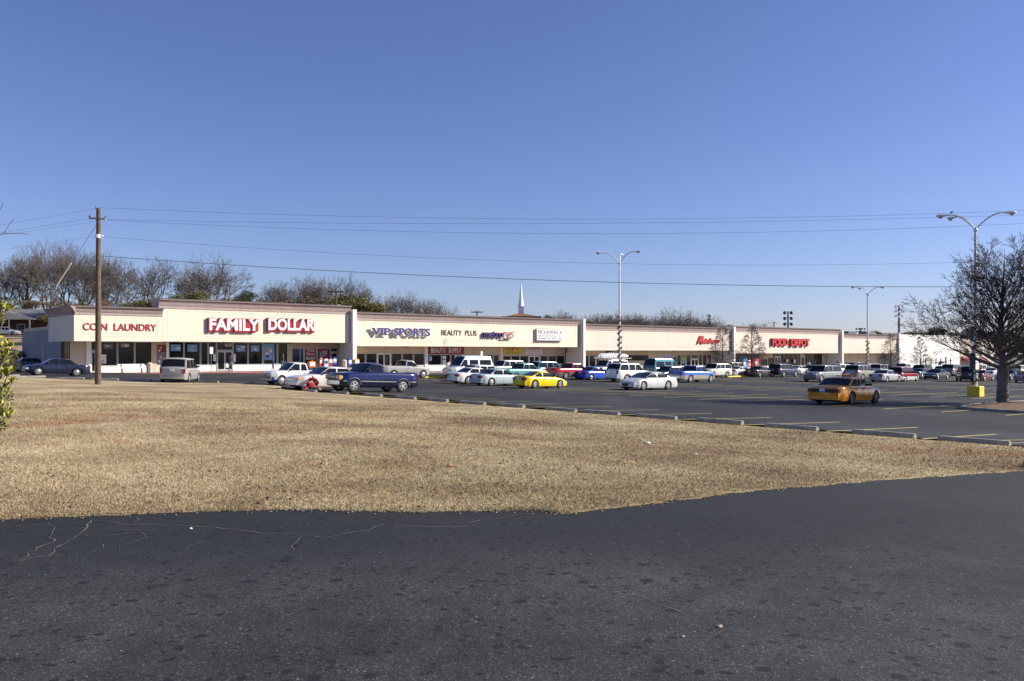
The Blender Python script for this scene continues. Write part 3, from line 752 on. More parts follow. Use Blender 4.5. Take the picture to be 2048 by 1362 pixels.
def car_geo(kind):
    s = dict(SPEC[kind]); L, W = s['L'], s['W']; hw = W / 2
    top = s['top']; H = s['H']; g0, g1, g2, g3 = s['gh']; belt = s['belt']
    fw = s['fo']; rw = fw + s['wb']; wr = s['wr']; arch = wr + .065
    def T(d): return pl(top, d)
    def wid(d):
        e = 1 - .20 * (1 - sm(-.05, .5, d)) - .15 * (1 - sm(-.05, .5, L - d))
        return hw * e
    def bot(d):
        b = s['clr'] + .05 * (1 - sm(0, .3, d)) + .06 * (1 - sm(0, .4, L - d))
        for c in (fw, rw):
            if abs(d - c) < arch: b = max(b, wr + math.sqrt(arch * arch - (d - c) ** 2))
        return b
    def sy(d, z):                                            # half width of the body side at height z
        t = T(d); w = wid(d); b0 = s['clr']
        u = (z - b0) / max(.05, t - b0)
        return w * pl([(0, .93), (.18, .985), (.5, 1.0), (.80, .985), (.93, .955), (1.0, .90)], u)
    st = set([0, .02, .06, .12, .2, L, L - .02, L - .06, L - .12, L - .2])
    x = .3
    while x < L - .25: st.add(round(x, 3)); x += .16
    for c in (fw, rw):
        for k in range(-8, 9): st.add(round(c + arch * math.sin(k / 8 * math.pi / 2), 4))
        st.add(c - arch - .002); st.add(c + arch + .002)
    for p, _ in top: st.add(p)
    bed = s.get('bed')
    if bed:
        for e in (bed[0], bed[0] + .015, bed[1], bed[1] - .015): st.add(e)
    st = sorted(st)
    st = [a for i, a in enumerate(st) if i == 0 or a - st[i - 1] > .001]
    body = MB(); n = 0; vs = []
    for d in st:
        t = T(d); b = bot(d); w = wid(d); xx = L / 2 - d
        hs = [0, .18, .5, .80, .93, 1.0]
        c0 = s['clr']
        side = []
        for u in hs:
            z = c0 + u * (t - c0); z = max(z, b + (t - b) * u * .35 if b > c0 + .12 else z)
            if u == 0: z = b
            z = min(z, t)
            side.append((sy(d, z), z))
        inbed = bed and bed[0] + .014 <= d <= bed[1] - .014
        if inbed: tp = [(w * .86, t), (w * .84, t - .46), (0, t - .46)]
        else: tp = [(w * .80, t + .018), (w * .45, t + .035), (0, t + .04)]
        half = side + tp                                     # right side bottom -> centre top
        ring = [(xx, -y, z) for y, z in half] + [(xx, y, z) for y, z in reversed(half[:-1])]
        n = len(ring); vs += ring
    fs = []; mi = []
    k = len(st)
    for j in range(k - 1):
        for i in range(n - 1): fs.append((j * n + i, (j + 1) * n + i, (j + 1) * n + i + 1, j * n + i + 1))
    fs.append(tuple(range(n))); fs.append(tuple((k - 1) * n + i for i in range(n - 1, -1, -1)))
    body.add(vs, fs)
    two = s.get('two')
    # cabin shell
    tr = s['tr']; wb_ = .955
    def cw(z):                                               # cabin half width at height z
        u = min(1.0, max(0, (z - belt) / (H - belt)))
        return hw * (.93 + (tr * 1.06 - .93) * (u ** 1.25))
    def zt(d):                                               # roof centre line
        if d < g1: return pl([(g0, belt - .02), (g1, H - .035)], d)
        if d <= g2: return H - .035 * (2 * (d - g1) / (g2 - g1) - 1) ** 2
        return pl([(g2, H - .035), (g3, max(belt - .02, T(g3) - .02))], d)
    def crown(f): return -.055 * abs(f) ** 3
    cst = [g0 + (g1 - g0) * i / 6 for i in range(7)] + [g1 + (g2 - g1) * i / 6 for i in range(1, 6)] + [g2 + (g3 - g2) * i / 6 for i in range(7)]
    vs = []; m = 0
    for d in cst:
        z1 = zt(d); zb = min(belt, T(d)) - .06; xx = L / 2 - d; half = []
        for u in (0, .35, .7, .92): z = zb + (z1 - .06 - zb) * u if z1 - .06 > zb else zb; half.append((cw(z), z))
        for f in (.985, .93, .8, .5, 0): half.append((cw(z1) * f, max(zb, z1 + crown(f))))
        ring = [(xx, -y, z) for y, z in half] + [(xx, y, z) for y, z in reversed(half[:-1])]
        m = len(ring); vs += ring
    fs = []
    for j in range(len(cst) - 1):
        for i in range(m - 1): fs.append((j * m + i, (j + 1) * m + i, (j + 1) * m + i + 1, j * m + i + 1))
    fs.append(tuple(range(m))); fs.append(tuple((len(cst) - 1) * m + i for i in range(m - 1, -1, -1)))
    body.add(vs, fs)
    # seams (door gaps) in a dark third slot
    for a, b in s['side']:
        for d in (a - .05, b + .04):
            if d > rw + .1 and kind not in ('van',): continue
            q = []
            for u in range(8):
                z = bot(d) + .06 + (belt - .02 - bot(d) - .06) * u / 7; q.append((L / 2 - d, sy(d, z) + .003, z))
            for sgn in (-1, 1):
                vs = []
                for x_, y_, z_ in q: vs += [(x_ - .006, sgn * y_, z_), (x_ + .006, sgn * y_, z_)]
                body.add(vs, [(2 * i, 2 * i + 1, 2 * i + 3, 2 * i + 2) for i in range(7)], 2)
    # door handles
    for a, b in s['side'][:2]:
        d = b - .12
        if abs(d - rw) < arch + .1 and 'pickup' in kind: continue
        for sgn in (-1, 1):
            y = sy(d, belt - .14); body.box(L / 2 - d - .08, sgn * y - .012, belt - .16, L / 2 - d + .08, sgn * y + .022 * sgn + (.01 if sgn > 0 else 0), belt - .125, 2)
    geo = {'body': body}
    # underbody
    ub = MB(); ub.box(-L / 2 + .35, -hw * .80, s['clr'] - .04, L / 2 - .3, hw * .80, min(T(fw), T(rw)) - .12); geo['underbody'] = ub
    # glass
    def wind(da, db):
        mb = MB(); vs = []; K = 7
        for j in range(5):
            d = da + (db - da) * j / 4; z1 = zt(d)
            for i in range(K):
                f = -.9 + 1.8 * i / (K - 1)
                y = cw(z1) * f; nx = 1 if db > da and d < g1 + .01 and da < g1 else -1
                vs.append((L / 2 - d + .010 * nx, y, z1 + crown(f) + .010))
        mb.add(vs, [(j * K + i, j * K + i + 1, (j + 1) * K + i + 1, (j + 1) * K + i) for j in range(4) for i in range(K - 1)])
        return mb
    e = (g1 - g0)
    geo['windshield'] = wind(g0 + e * .12, g0 + e * .93)
    e = (g3 - g2); rb = T(g3)
    geo['rear_window'] = wind(g2 + e * .10, g2 + e * (.80 if g3 - g2 > .6 else (.78 if not bed else .88)))
    zlo = belt + .035; zhi = H - s.get('sidetop', .125)
    def lim(z):                                              # d range of the side glass at height z
        a = g0 + (g1 - g0) * (z - belt + .02) / (H - .035 - belt + .02) + .12
        b = g3 - (g3 - g2) * (z - belt + .02) / (H - .035 - belt + .02) - .12
        return a, b
    for sgn, nm in ((1, 'l'), (-1, 'r')):
        mb = MB()
        for a, b in s['side']:
            vs = []
            for j in range(5):
                z = zlo + (zhi - zlo) * j / 4; l0, l1 = lim(z)
                for i in range(4):
                    aa = max(l0, a - .45 if (a, b) == s['side'][0] else a + (z - zlo) * .06); bb = min(l1, b + (.25 if (a, b) == s['side'][-1] else 0))
                    d = aa + max(.02, bb - aa) * i / 3
                    vs.append((L / 2 - d, sgn * (cw(z) + .009), z))
            mb.add(vs, [(j * 4 + i, j * 4 + i + 1, (j + 1) * 4 + i + 1, (j + 1) * 4 + i) for j in range(4) for i in range(3)])
        geo['side_window_' + nm] = mb
    # bumpers
    truck = s['clr'] > .25
    z0, z1 = (.44, .66) if truck else (.27, .45)
    def bump(front):
        pts = []
        for k in range(-8, 9):
            f = k / 8; y = f * wid(.15 if front else L - .15) * 1.0
            d = -.035
            if abs(f) == 1: d = .34
            pts.append(((L / 2 - d) if front else -(L / 2 - d), y))
        mb = MB(); mb.bar(pts, .10 if front else -.10, z0, z1)
        return mb
    geo['bumper_f'] = bump(True); geo['bumper_r'] = bump(False)
    # lamps, grille, plates
    hz = T(.1) - (.17 if truck else .13)
    def lampbox(front, y0, y1, za, zb, sgn, wrap=.12):
        mb = MB(); K = 4; vs = []
        for j, z in enumerate((za, zb)):
            for i in range(K + 1):
                y = y0 + (y1 - y0) * i / K; yy = y / (wid(.15) if front else wid(L - .15))
                d = -.012 - (.012 if j == 0 else 0)
                vs.append(((L / 2 - d) * (1 if front else -1), sgn * y, z))
            vs.append(((L / 2 - d - wrap) * (1 if front else -1), sgn * (y1 + .025), z))
        K += 1
        mb.add(vs, [(i, i + 1, K + 2 + i, K + 1 + i) for i in range(K)])
        # thickness
        vs2 = [(v[0] - (.1 if front else -.1), v[1] * .96, v[2]) for v in vs]
        mb.add(vs + vs2, [(i, i + 1, 2 * (K + 1) + i + 1, 2 * (K + 1) + i) for i in range(K)] +
               [(K + 1 + i, K + 2 + i, 3 * (K + 1) + i + 1, 3 * (K + 1) + i) for i in range(K)])
        return mb
    wf = wid(.12)
    hl_h = .16 if truck else .13
    for sgn, nm in ((1, 'l'), (-1, 'r')):
        geo['headlight_' + nm] = lampbox(True, wf * .56, wf * .985, hz - hl_h / 2, hz + hl_h / 2, sgn, .16)
        if truck and 'van' not in kind:
            wl_ = wid(L - .12)
            if 'pickup' in kind: geo['taillight_' + nm] = lampbox(False, wl_ * .86, wl_ * .985, .78, 1.12, sgn, .06)
            else: geo['taillight_' + nm] = lampbox(False, wl_ * .84, wl_ * .985, .80, 1.18, sgn, .14)
        elif kind in ('minivan', 'van', 'wagon'):
            wl_ = wid(L - .12); geo['taillight_' + nm] = lampbox(False, wl_ * .84, wl_ * .985, .66, .98, sgn, .14)
        else:
            wl_ = wid(L - .12); geo['taillight_' + nm] = lampbox(False, wl_ * .52, wl_ * .985, .66, .84, sgn, .16)
        mb = MB(); d = g0 + .42; y = sgn * (cw(belt + .05) + .10); X = L / 2 - d
        mb.lathe([(.02, -.035), (.075, -.03), (.095, .01), (.09, .05), (.02, .06)], (X, y, belt + .12), 'x', 10)
        mb.v = [(a, y + (b - y) * 1.15, belt + .12 + (c - belt - .12) * .75) for a, b, c in mb.v]
        mb.tube((X, sgn * (cw(belt) - .02), belt + .05), (X, y, belt + .10), .022, n=6)
        geo['mirror_' + nm] = mb
    mb = MB(); gw = wf * .50
    mb.bbox(L / 2 - .10, -gw, hz - hl_h / 2 - (.05 if truck else .0), L / 2 + .012, gw, hz + hl_h / 2, .015)
    for k in range(1, 4): z = hz - hl_h / 2 + hl_h * k / 4; mb.box(L / 2 + .005, -gw * .97, z - .006, L / 2 + .018, gw * .97, z + .006, 1)
    geo['grille'] = mb
    mb = MB(); pz = .78 if not truck else .74
    if kind in ('minivan', 'wagon', 'suv', 'bigsuv', 'suburban', 'van'): pz = .88
    if 'pickup' in kind: pz = .60
    off = .06 if 'pickup' in kind else .012
    mb.bbox(-L / 2 - off - .008, -.155, pz - .078, -L / 2 - off + .03, .155, pz + .078, .01); geo['license_plate'] = mb
    # noses and tails are curved in plan
    for key, mb in geo.items():
        out = []
        for x, y, z in mb.v:
            f = (min(1.1, abs(y) / hw)) ** 2.4; c = .0
            if x > L / 2 - .9: c = -(.20 if not truck else .12) * f * sm(L / 2 - .9, L / 2 - .1, x)
            elif x < -L / 2 + .7: c = (.13 if not truck else .05) * f * sm(L / 2 - .7, L / 2 - .1, -x)
            out.append((x + c, y, z))
        mb.v = out
    geo['wheels'] = [(L / 2 - d, sgn * (hw - .115), wr) for d in (fw, rw) for sgn in (-1, 1)]
    return geo, s

_wheel = {}
def wheel_meshes(wr, style):
    key = (round(wr, 3), style)
    if key in _wheel: return _wheel[key]
    w = .105
    ty = MB(); rr = wr * (.62 if style != 3 else .58)
    ty.lathe([(rr * .96, -w * .8), (rr * 1.04, -w * .98), (wr * .90, -w), (wr * .985, -w * .72), (wr, -w * .4), (wr, w * .4), (wr * .985, w * .72), (wr * .90, w), (rr * 1.04, w * .98), (rr * .96, w * .8)], axis='y', n=24)
    rim = MB()
    # outer face at +y and -y sides alike so one mesh serves both sides
    for sg in (-1, 1):
        y0 = sg * w * .86
        rim.lathe([(rr * .99, y0), (rr * 1.02, y0 + sg * .012), (rr * .93, y0 + sg * .016), (rr * .88, y0 - sg * .05)], axis='y', n=24, cap=False)
        if style == 1:                                      # wheel cover
            rim.lathe([(rr * .9, y0 - sg * .012), (rr * .72, y0 + sg * .012), (rr * .35, y0 + sg * .014), (rr * .30, y0 + sg * .03), (.01, y0 + sg * .034)], axis='y', n=20)
            for k in range(14):
                t = 2 * math.pi * k / 14; c, s_ = math.cos(t), math.sin(t)
                rim.tube((c * rr * .5, y0 + sg * .013, s_ * rr * .5), (c * rr * .74, y0 + sg * .010, s_ * rr * .74), rr * .045, n=5, m=1)
        else:
            nsp = 5 if style == 2 else 8
            rim.lathe([(rr * .9, y0 - sg * .05), (.01, y0 - sg * .05)], axis='y', n=20, m=1)
            rim.lathe([(rr * .26, y0 - sg * .045), (rr * .24, y0 + sg * .008), (.01, y0 + sg * .014)], axis='y', n=12)
            for k in range(nsp):
                t = 2 * math.pi * k / nsp; c, s_ = math.cos(t), math.sin(t)
                h0, h1 = rr * (.16 if nsp == 5 else .09), rr * (.13 if nsp == 5 else .08)
                a, b = rr * .15, rr * .92
                vs = []
                for r_, hh, yy in ((a, h0, y0 + sg * .006), (b, h1, y0 + sg * .002)):
                    for q, dy in ((-1, 0), (1, 0), (1, -sg * .045), (-1, -sg * .045)): vs.append((c * r_ - s_ * hh * q, yy + dy, s_ * r_ + c * hh * q))
                rim.add(vs, [(0, 1, 5, 4), (1, 2, 6, 5), (2, 3, 7, 6), (3, 0, 4, 7), (0, 3, 2, 1), (4, 5, 6, 7)])
    _wheel[key] = (ty.mesh('wheel', M['tyre'], 40), rim.mesh('rim', [M['alloy'], M['darkplastic']], 40))
    return _wheel[key]

_cars = {}
CARN = [0]
def build_car(kind, name, pkey, pcol, label, cat, bumper=None, grille='dark', second=None, split=None, top2=None, group=None, trim=None, glass=None, metal=.25, plates=True, wh=None):
    """returns the root of a complete vehicle at the origin, nose towards +x"""
    root = thing(name, label, cat, group=group)
    gk = ('geo', kind)
    if gk not in _cars: _cars[gk] = car_geo(kind)
    geo, s = _cars[gk]
    pmt = paint(pkey, pcol, metal)
    p2 = second or pmt
    mk = (kind, pkey, p2.name)
    if mk not in _cars:
        mb = geo['body']
        me = mb.mesh('body', [pmt, p2, M['darkplastic']], 33)
        if split is not None:
            for p in me.polygons:
                if p.material_index == 0 and (p.center.z < split if top2 is None else p.center.z > split): p.material_index = 1
        _cars[mk] = me
    link('body', _cars[mk], root)
    gl = glass or M['carglass']
    bm_ = bumper or pmt
    def part(nm, key, mats, smooth=35, lab=None):
        ck = (kind, key, tuple(x.name for x in mats))
        if ck not in _cars: _cars[ck] = geo[key].mesh(nm, mats, smooth)
        return link(nm, _cars[ck], root)
    part('underbody', 'underbody', [M['black']], 0)
    part('windshield', 'windshield', [gl], 60); part('rear_window', 'rear_window', [gl], 60)
    part('side_window', 'side_window_l', [gl], 60); part('side_window', 'side_window_r', [gl], 60)
    part('bumper', 'bumper_f', [bm_], 50); part('bumper', 'bumper_r', [bm_], 50)
    for k in ('l', 'r'):
        part('headlight', 'headlight_' + k, [M['headlamp']], 0); part('taillight', 'taillight_' + k, [M['taillamp']], 0)
        part('mirror', 'mirror_' + k, [trim or M['darkplastic']], 60)
    part('grille', 'grille', [M['chrome'] if grille == 'chrome' else M['darkplastic'], M['chrome']], 0)
    if plates: part('license_plate', 'license_plate', [M['plate']], 0)
    wm, rm = wheel_meshes(s['wr'], s['wh'] if wh is None else wh)
    for x, y, z in geo['wheels']:
        w = link('wheel', wm, root); w.location = (x, y, z)
        link('rim', rm, w)
    return root

def place(root, px, py, head, side_of='near'):
    """put the vehicle so that the middle of its near wheels stands on the ground point seen at (px, py)"""
    p = hit(px, py)
    kind_w = .82
    view = Vector((p.x, p.y, 0)).normalized()
    d = Vector((math.cos(head), math.sin(head), 0)); n = Vector((-d.y, d.x, 0))
    if n.dot(view) < 0: n = -n
    c = p + n * kind_w * abs(n.dot(view))
    # sit on the local slope
    f = gz(c.x + d.x * 1.4, c.y + d.y * 1.4); r = gz(c.x - d.x * 1.4, c.y - d.y * 1.4)
    lft = Vector((-d.y, d.x, 0)); a = gz(c.x + lft.x * .8, c.y + lft.y * .8); b = gz(c.x - lft.x * .8, c.y - lft.y * .8)
    fx = Vector((d.x * 2.8, d.y * 2.8, f - r)).normalized(); fy = Vector((lft.x * 1.6, lft.y * 1.6, a - b)).normalized()
    fzv = fx.cross(fy).normalized(); fy = fzv.cross(fx)
    m = Matrix((fx, fy, fzv)).transposed()
    root.location = (c.x, c.y, (f + r) / 2 + .012)
    root.rotation_euler = m.to_euler()
    return root

def tiger_paint():
    m, n, l, b = nmat('orange_taxi_paint')
    tc = n.new('ShaderNodeTexCoord'); v = tc.outputs['Object']
    w = n.new('ShaderNodeTexWave'); w.bands_direction = 'X'; w.inputs['Scale'].default_value = 1.15; w.inputs['Distortion'].default_value = 9
    w.inputs['Detail'].default_value = 3; w.inputs['Detail Scale'].default_value = 1.2; l.new(v, w.inputs['Vector'])
    r = ramp(n, [(0.70, 0.0), (0.82, 0.85)]); l.new(w.outputs[0], r.inputs[0])
    # stripes only on the front doors and fenders
    sx = n.new('ShaderNodeSeparateXYZ'); l.new(v, sx.inputs[0])
    mr = n.new('ShaderNodeMapRange'); mr.inputs[1].default_value = -.9; mr.inputs[2].default_value = .4; l.new(sx.outputs[0], mr.inputs[0])
    mu = n.new('ShaderNodeMath'); mu.operation = 'MULTIPLY'; l.new(r.outputs[0], mu.inputs[0]); l.new(mr.outputs[0], mu.inputs[1])
    c = mixc(n, l, mu.outputs[0], (0.74, 0.29, 0.012), (0.16, 0.05, 0.012))
    l.new(c, b.inputs['Base Color']); b.inputs['Roughness'].default_value = .32; b.inputs['Metallic'].default_value = .1
    b.inputs['Coat Weight'].default_value = .8
    return m
_paint['taxi'] = tiger_paint()

UF, UB, VF = UANG, UANG + math.pi, UANG + math.pi / 2
W_ = (.80, .80, .78); SIL = (.50, .51, .52)
silver_low = paint('pewter', (.36, .34, .32), .5)
CARS = [
 # kind, name, paint key, colour, px, py, heading, label, category, options
 ('minivan', 'parked_minivan', 'midnight', (.02, .03, .06), 32, 735, UF, 'dark blue minivan half hidden behind the blue-grey sedan at the far left', 'minivan', {}),
 ('boxsedan', 'parked_sedan', 'bluegrey', (.10, .13, .20), 64, 742, UF, 'blue-grey square sedan with a chrome-framed rear window beside the shaded end wall', 'car', dict(bumper='chrome')),
 ('sedan', 'parked_sedan', 'navyblack', (.018, .022, .045), 117, 752, UB, 'dark navy sedan in front of the laundry corner, left of the wooden utility pole', 'car', {}),
 ('minivan', 'moving_minivan', 'champagne', (.33, .32, .31), 366, 764, R(98), 'silver minivan seen from behind on the drive in front of the dollar store', 'minivan', {}),
 ('smallpickup', 'parked_pickup', 'white', W_, 606, 771, UB, 'white pickup truck with a blue lower stripe, nose to the grass', 'pickup truck', dict(low=('twoblue', (.03, .07, .30), .50), bumper='grey')),
 ('bigsedan', 'parked_sedan', 'pearl', (.72, .71, .68), 668, 780, UB, 'white sedan with a red clamp on its front wheel, beside the blue pickup', 'car', dict(grille='chrome')),
 ('pickup', 'parked_pickup', 'royal', (.006, .014, .085), 757, 785, UB, 'dark blue pickup truck with a silver side stripe, nearest the grass', 'pickup truck', dict(low=('navylow', (.006, .010, .03), .62), bumper='chrome', grille='dark')),
 ('pickup', 'parked_pickup', 'sand', (.34, .33, .31), 812, 757, UF, 'old beige-grey pickup truck behind the dark blue pickup', 'pickup truck', dict(bumper='chrome', wh=1)),
 ('compact', 'parked_car', 'cream', (.60, .55, .35), 733, 757, UF, 'small pale yellow car hidden behind the cab of the dark blue pickup', 'car', {}),
 ('van', 'parked_van', 'white', W_, 944, 757, UB, 'white high-roofed van with its nose to the left below the beauty supply sign', 'van', dict(grille='chrome', wh=1)),
 ('suv', 'parked_suv', 'white', W_, 1018, 752, UB, 'white off-road car behind the green pickup and the white van', 'suv', {}),
 ('wagon', 'parked_wagon', 'slate', (.12, .14, .20), 958, 763, UB, 'blue and silver station wagon between the white van and the white sedan', 'station wagon', dict(high=('silverhi', SIL, .88))),
 ('extpickup', 'parked_pickup', 'teal', (.09, .29, .26), 1050, 762, UF, 'green extended cab pickup truck behind the yellow coupe', 'pickup truck', {}),
 ('sedan', 'parked_sedan', 'white', W_, 957, 768, UF, 'white sedan parked left of the pale green sedan', 'car', dict(wh=2)),
 ('sedan', 'parked_sedan', 'mint', (.42, .52, .52), 1004, 772, UF, 'pale silver-green sedan between the white sedan and the yellow coupe', 'car', {}),
 ('coupe', 'parked_coupe', 'yellow', (.85, .62, .015), 1091, 777, UF, 'bright yellow coupe standing foremost in the second row', 'car', dict(metal=0)),
 ('suv', 'parked_suv', 'aqua', (.07, .25, .32), 1102, 755, UF, 'turquoise off-road car between the green pickup and the red pickup', 'suv', {}),
 ('extpickup', 'parked_pickup', 'redtruck', (.45, .02, .03), 1147, 759, UF, 'red pickup truck with grey lower panels in front of the white pilaster', 'pickup truck', dict(low=('greylow', (.16, .15, .15), .62), bumper='grey')),
 ('compact', 'parked_car', 'bright', (.04, .11, .55), 1196, 760, UF, 'bright blue compact car between the red pickup and the white suv', 'car', {}),
 ('workvan', 'parked_van', 'whitevan', (.74, .74, .72), 1226, 752, UB, 'white work van with a loaded roof rack behind the white suv', 'van', {}),
 ('bigsuv', 'parked_suv', 'white', W_, 1265, 764, UF, 'large white suv beside the first lamp post, rear to the camera', 'suv', {}),
 ('cabsedan', 'parked_sedan', 'silver', (.62, .62, .62), 1307, 780, UB, 'silver sedan with a black grille standing alone in the middle of the lot', 'car', {}),
 ('van', 'parked_van', 'tealvan', (.07, .24, .28), 1332, 755, UF, 'dark teal high-roofed van behind the silver sedan', 'van', {}),
 ('wagon', 'parked_wagon', 'sage', (.09, .12, .115), 1344, 760, UB, 'grey-green station wagon between the teal van and the blue pickup', 'station wagon', {}),
 ('extpickup', 'parked_pickup', 'azure', (.05, .14, .50), 1392, 765, UF, 'medium blue pickup truck with a tan lower stripe and dark tailgate', 'pickup truck', dict(low=('tanlow', (.42, .38, .32), .66), bumper='chrome')),
 ('suv', 'parked_suv', 'ivory', (.72, .70, .60), 1437, 755, UB, 'cream white suv between the blue pickup and the first lot tree', 'suv', {}),
 ('suv', 'parked_suv', 'gold', (.36, .30, .20), 1465, 750, UB, 'tan suv hidden behind the cream white suv', 'suv', {}),
 ('coupe', 'parked_coupe', 'white', W_, 1486, 753, UF, 'white coupe in front of the blue vending machine', 'car', {}),
 ('sedan', 'parked_sedan', 'charcoal', (.035, .035, .04), 1526, 754, UF, 'charcoal sedan in front of the red vending machine', 'car', dict(wh=2)),
 ('suv', 'parked_suv', 'ink', (.018, .035, .08), 1572, 754, UF, 'dark blue suv below the grocery sign', 'suv', {}),
 ('coupe', 'parked_coupe', 'pearl', (.72, .71, .68), 1603, 749, UF, 'white low coupe between the dark blue suv and the silver long suv', 'car', {}),
 ('sedan', 'parked_sedan', 'forest', (.02, .05, .04), 1628, 749, UB, 'dark green sedan just left of the silver long suv', 'car', {}),
 ('suburban', 'parked_suv', 'pewterp', (.24, .25, .26), 1652, 764, UB, 'long silver suv with its dark nose to the left behind the orange taxi', 'suv', dict(low=('lowgrey', (.22, .22, .22), .62), bumper='grey')),
 ('suv', 'parked_suv', 'white', W_, 1690, 752, UF, 'small white suv between the long silver suv and the tan suv', 'suv', {}),
 ('extpickup', 'parked_pickup', 'blackp', (.02, .02, .025), 1705, 746, UF, 'black pickup truck hidden behind the small white suv', 'pickup truck', {}),
 ('suv', 'parked_suv', 'olive', (.06, .06, .05), 1723, 744, UF, 'dark olive off-road car in front of the second lamp post', 'suv', {}),
 ('bigsuv', 'parked_suv', 'tan', (.27, .25, .22), 1727, 760, UF, 'tan suv with a dark tinted rear behind the orange taxi roof', 'suv', {}),
 ('sedan', 'parked_sedan', 'ink', (.018, .035, .08), 1744, 747, UB, 'dark blue sedan behind the tan suv', 'car', {}),
 ('minivan', 'parked_minivan', 'silver', (.62, .62, .62), 1768, 751, UF, 'silver minivan with dark rear glass behind the silver sedan', 'minivan', {}),
 ('sedan', 'parked_sedan', 'silvergrey', (.45, .45, .46), 1777, 764, UF, 'silver sedan between the tan suv and the red and white minivan', 'car', dict(wh=2)),
 ('extpickup', 'parked_pickup', 'white', W_, 1808, 747, UF, 'white pickup truck behind the red and white minivan', 'pickup truck', {}),
 ('minivan', 'parked_minivan', 'burgundy', (.26, .02, .03), 1812, 763, UF, 'red minivan with a white lower body beside the silver sedan', 'minivan', dict(low=('whitelow', (.72, .72, .70), .66))),
 ('suv', 'parked_suv', 'forest', (.02, .05, .04), 1846, 752, UB, 'dark green off-road car below the slit windows of the white building', 'suv', {}),
 ('sedan', 'parked_sedan', 'steelblue', (.08, .12, .17), 1846, 757, UF, 'steel blue sedan in front of the dark green off-road car', 'car', {}),
 ('sedan', 'parked_sedan', 'charcoal', (.035, .035, .04), 1878, 759, UB, 'black sedan facing left under the lowest branches of the big bare tree', 'car', {}),
 ('wagon', 'parked_wagon', 'seagreen', (.05, .09, .09), 1893, 751, UF, 'dark green station wagon behind the black sedan', 'station wagon', {}),
 ('bigsuv', 'parked_suv', 'pewterp', (.24, .25, .26), 1911, 752, UF, 'grey suv parked between the white building and the black van', 'suv', {}),
 ('suburban', 'parked_suv', 'blackp', (.02, .02, .025), 1932, 763, UF + .5, 'black square suv seen from behind left of the near lamp post', 'suv', {}),
 ('suburban', 'parked_suv', 'white', W_, 1968, 752, UF, 'white long suv behind the maroon car', 'suv', {}),
 ('compact', 'parked_car', 'plum', (.13, .02, .04), 1969, 762, UF, 'maroon compact car between the near lamp post and the tree trunk', 'car', {}),
 ('sedan', 'parked_sedan', 'white', W_, 1991, 753, UF, 'white sedan just left of the big tree trunk', 'car', {}),
 ('sedan', 'parked_sedan', 'midnight', (.02, .03, .06), 2022, 761, UB, 'dark blue car just right of the big tree trunk', 'car', {}),
 ('boxsedan', 'parked_sedan', 'paleblue', (.26, .33, .43), 2052, 765, VF - .9, 'pale blue sedan cut by the right edge of the photo', 'car', {}),
 ('suv', 'parked_suv', 'ivory', (.72, .70, .60), 2044, 750, UF, 'cream suv behind the pale blue sedan at the right edge', 'suv', {}),
]
roots = {}
for kind, name, pk, pc, px, py, hd, lab, cat, op in CARS:
    kw = {}
    if 'low' in op: kw['second'] = paint(op['low'][0], op['low'][1]); kw['split'] = op['low'][2]
    if 'high' in op: kw['second'] = paint(op['high'][0], op['high'][1]); kw['split'] = op['high'][2]; kw['top2'] = 1
    if op.get('bumper'): kw['bumper'] = {'chrome': M['chrome'], 'grey': M['greyplastic']}[op['bumper']]
    if op.get('grille'): kw['grille'] = op['grille']
    if 'wh' in op: kw['wh'] = op['wh']
    if 'metal' in op: kw['metal'] = op['metal']
    r = build_car(kind, name, pk, pc, lab, cat, group='vehicles parked in the shopping centre lot' if 'moving' not in name else None, **kw)
    place(r, px, py, hd); roots[lab] = r

# the orange taxi
taxi = build_car('bigsedan', 'taxi', 'taxi', (.6, .2, .01), 'orange taxi with dark tiger stripes and a roof light crossing the empty stalls', 'taxi', bumper=None, wh=3)
place(taxi, 1703, 808, UF + .06)
mb = MB(); mb.bbox(.05, -.28, 1.455, .27, .28, 1.60, .03); ts = mb.build('roof_light', M['orange'], taxi, 0); props(ts, 'orange roof light box')
mb = MB(); mb.bbox(.10, -.10, 1.602, .22, .10, 1.64, .01); mb.build('lamp_cap', M['chrome'], ts)
mb = MB(); mb.bbox(-2.70, -.62, .655, -2.66, .62, .85, .008); mb.build('trunk_panel', M['darkplastic'], taxi)
for w_ in taxi.children:
    if w_.name.startswith('wheel'):
        for q_ in w_.children: q_.data = q_.data.copy(); q_.data.materials[0] = M['greyplastic']
mb = MB()
for sgn in (-1, 1):
    for k in range(9):
        x_ = -1.55 + k * .11; mb.box(x_, sgn * .965 - .004, .80, x_ + .07, sgn * .965 + .004, .86 + .02 * (k % 2))
mb.build('door_lettering', M['greycloth'], taxi)
mb = MB(); mb.tube((-1.0, 0, 1.44), (-1.0, 0, 1.56), .03, .012, 6); mb.build('antenna', M['white'], taxi)

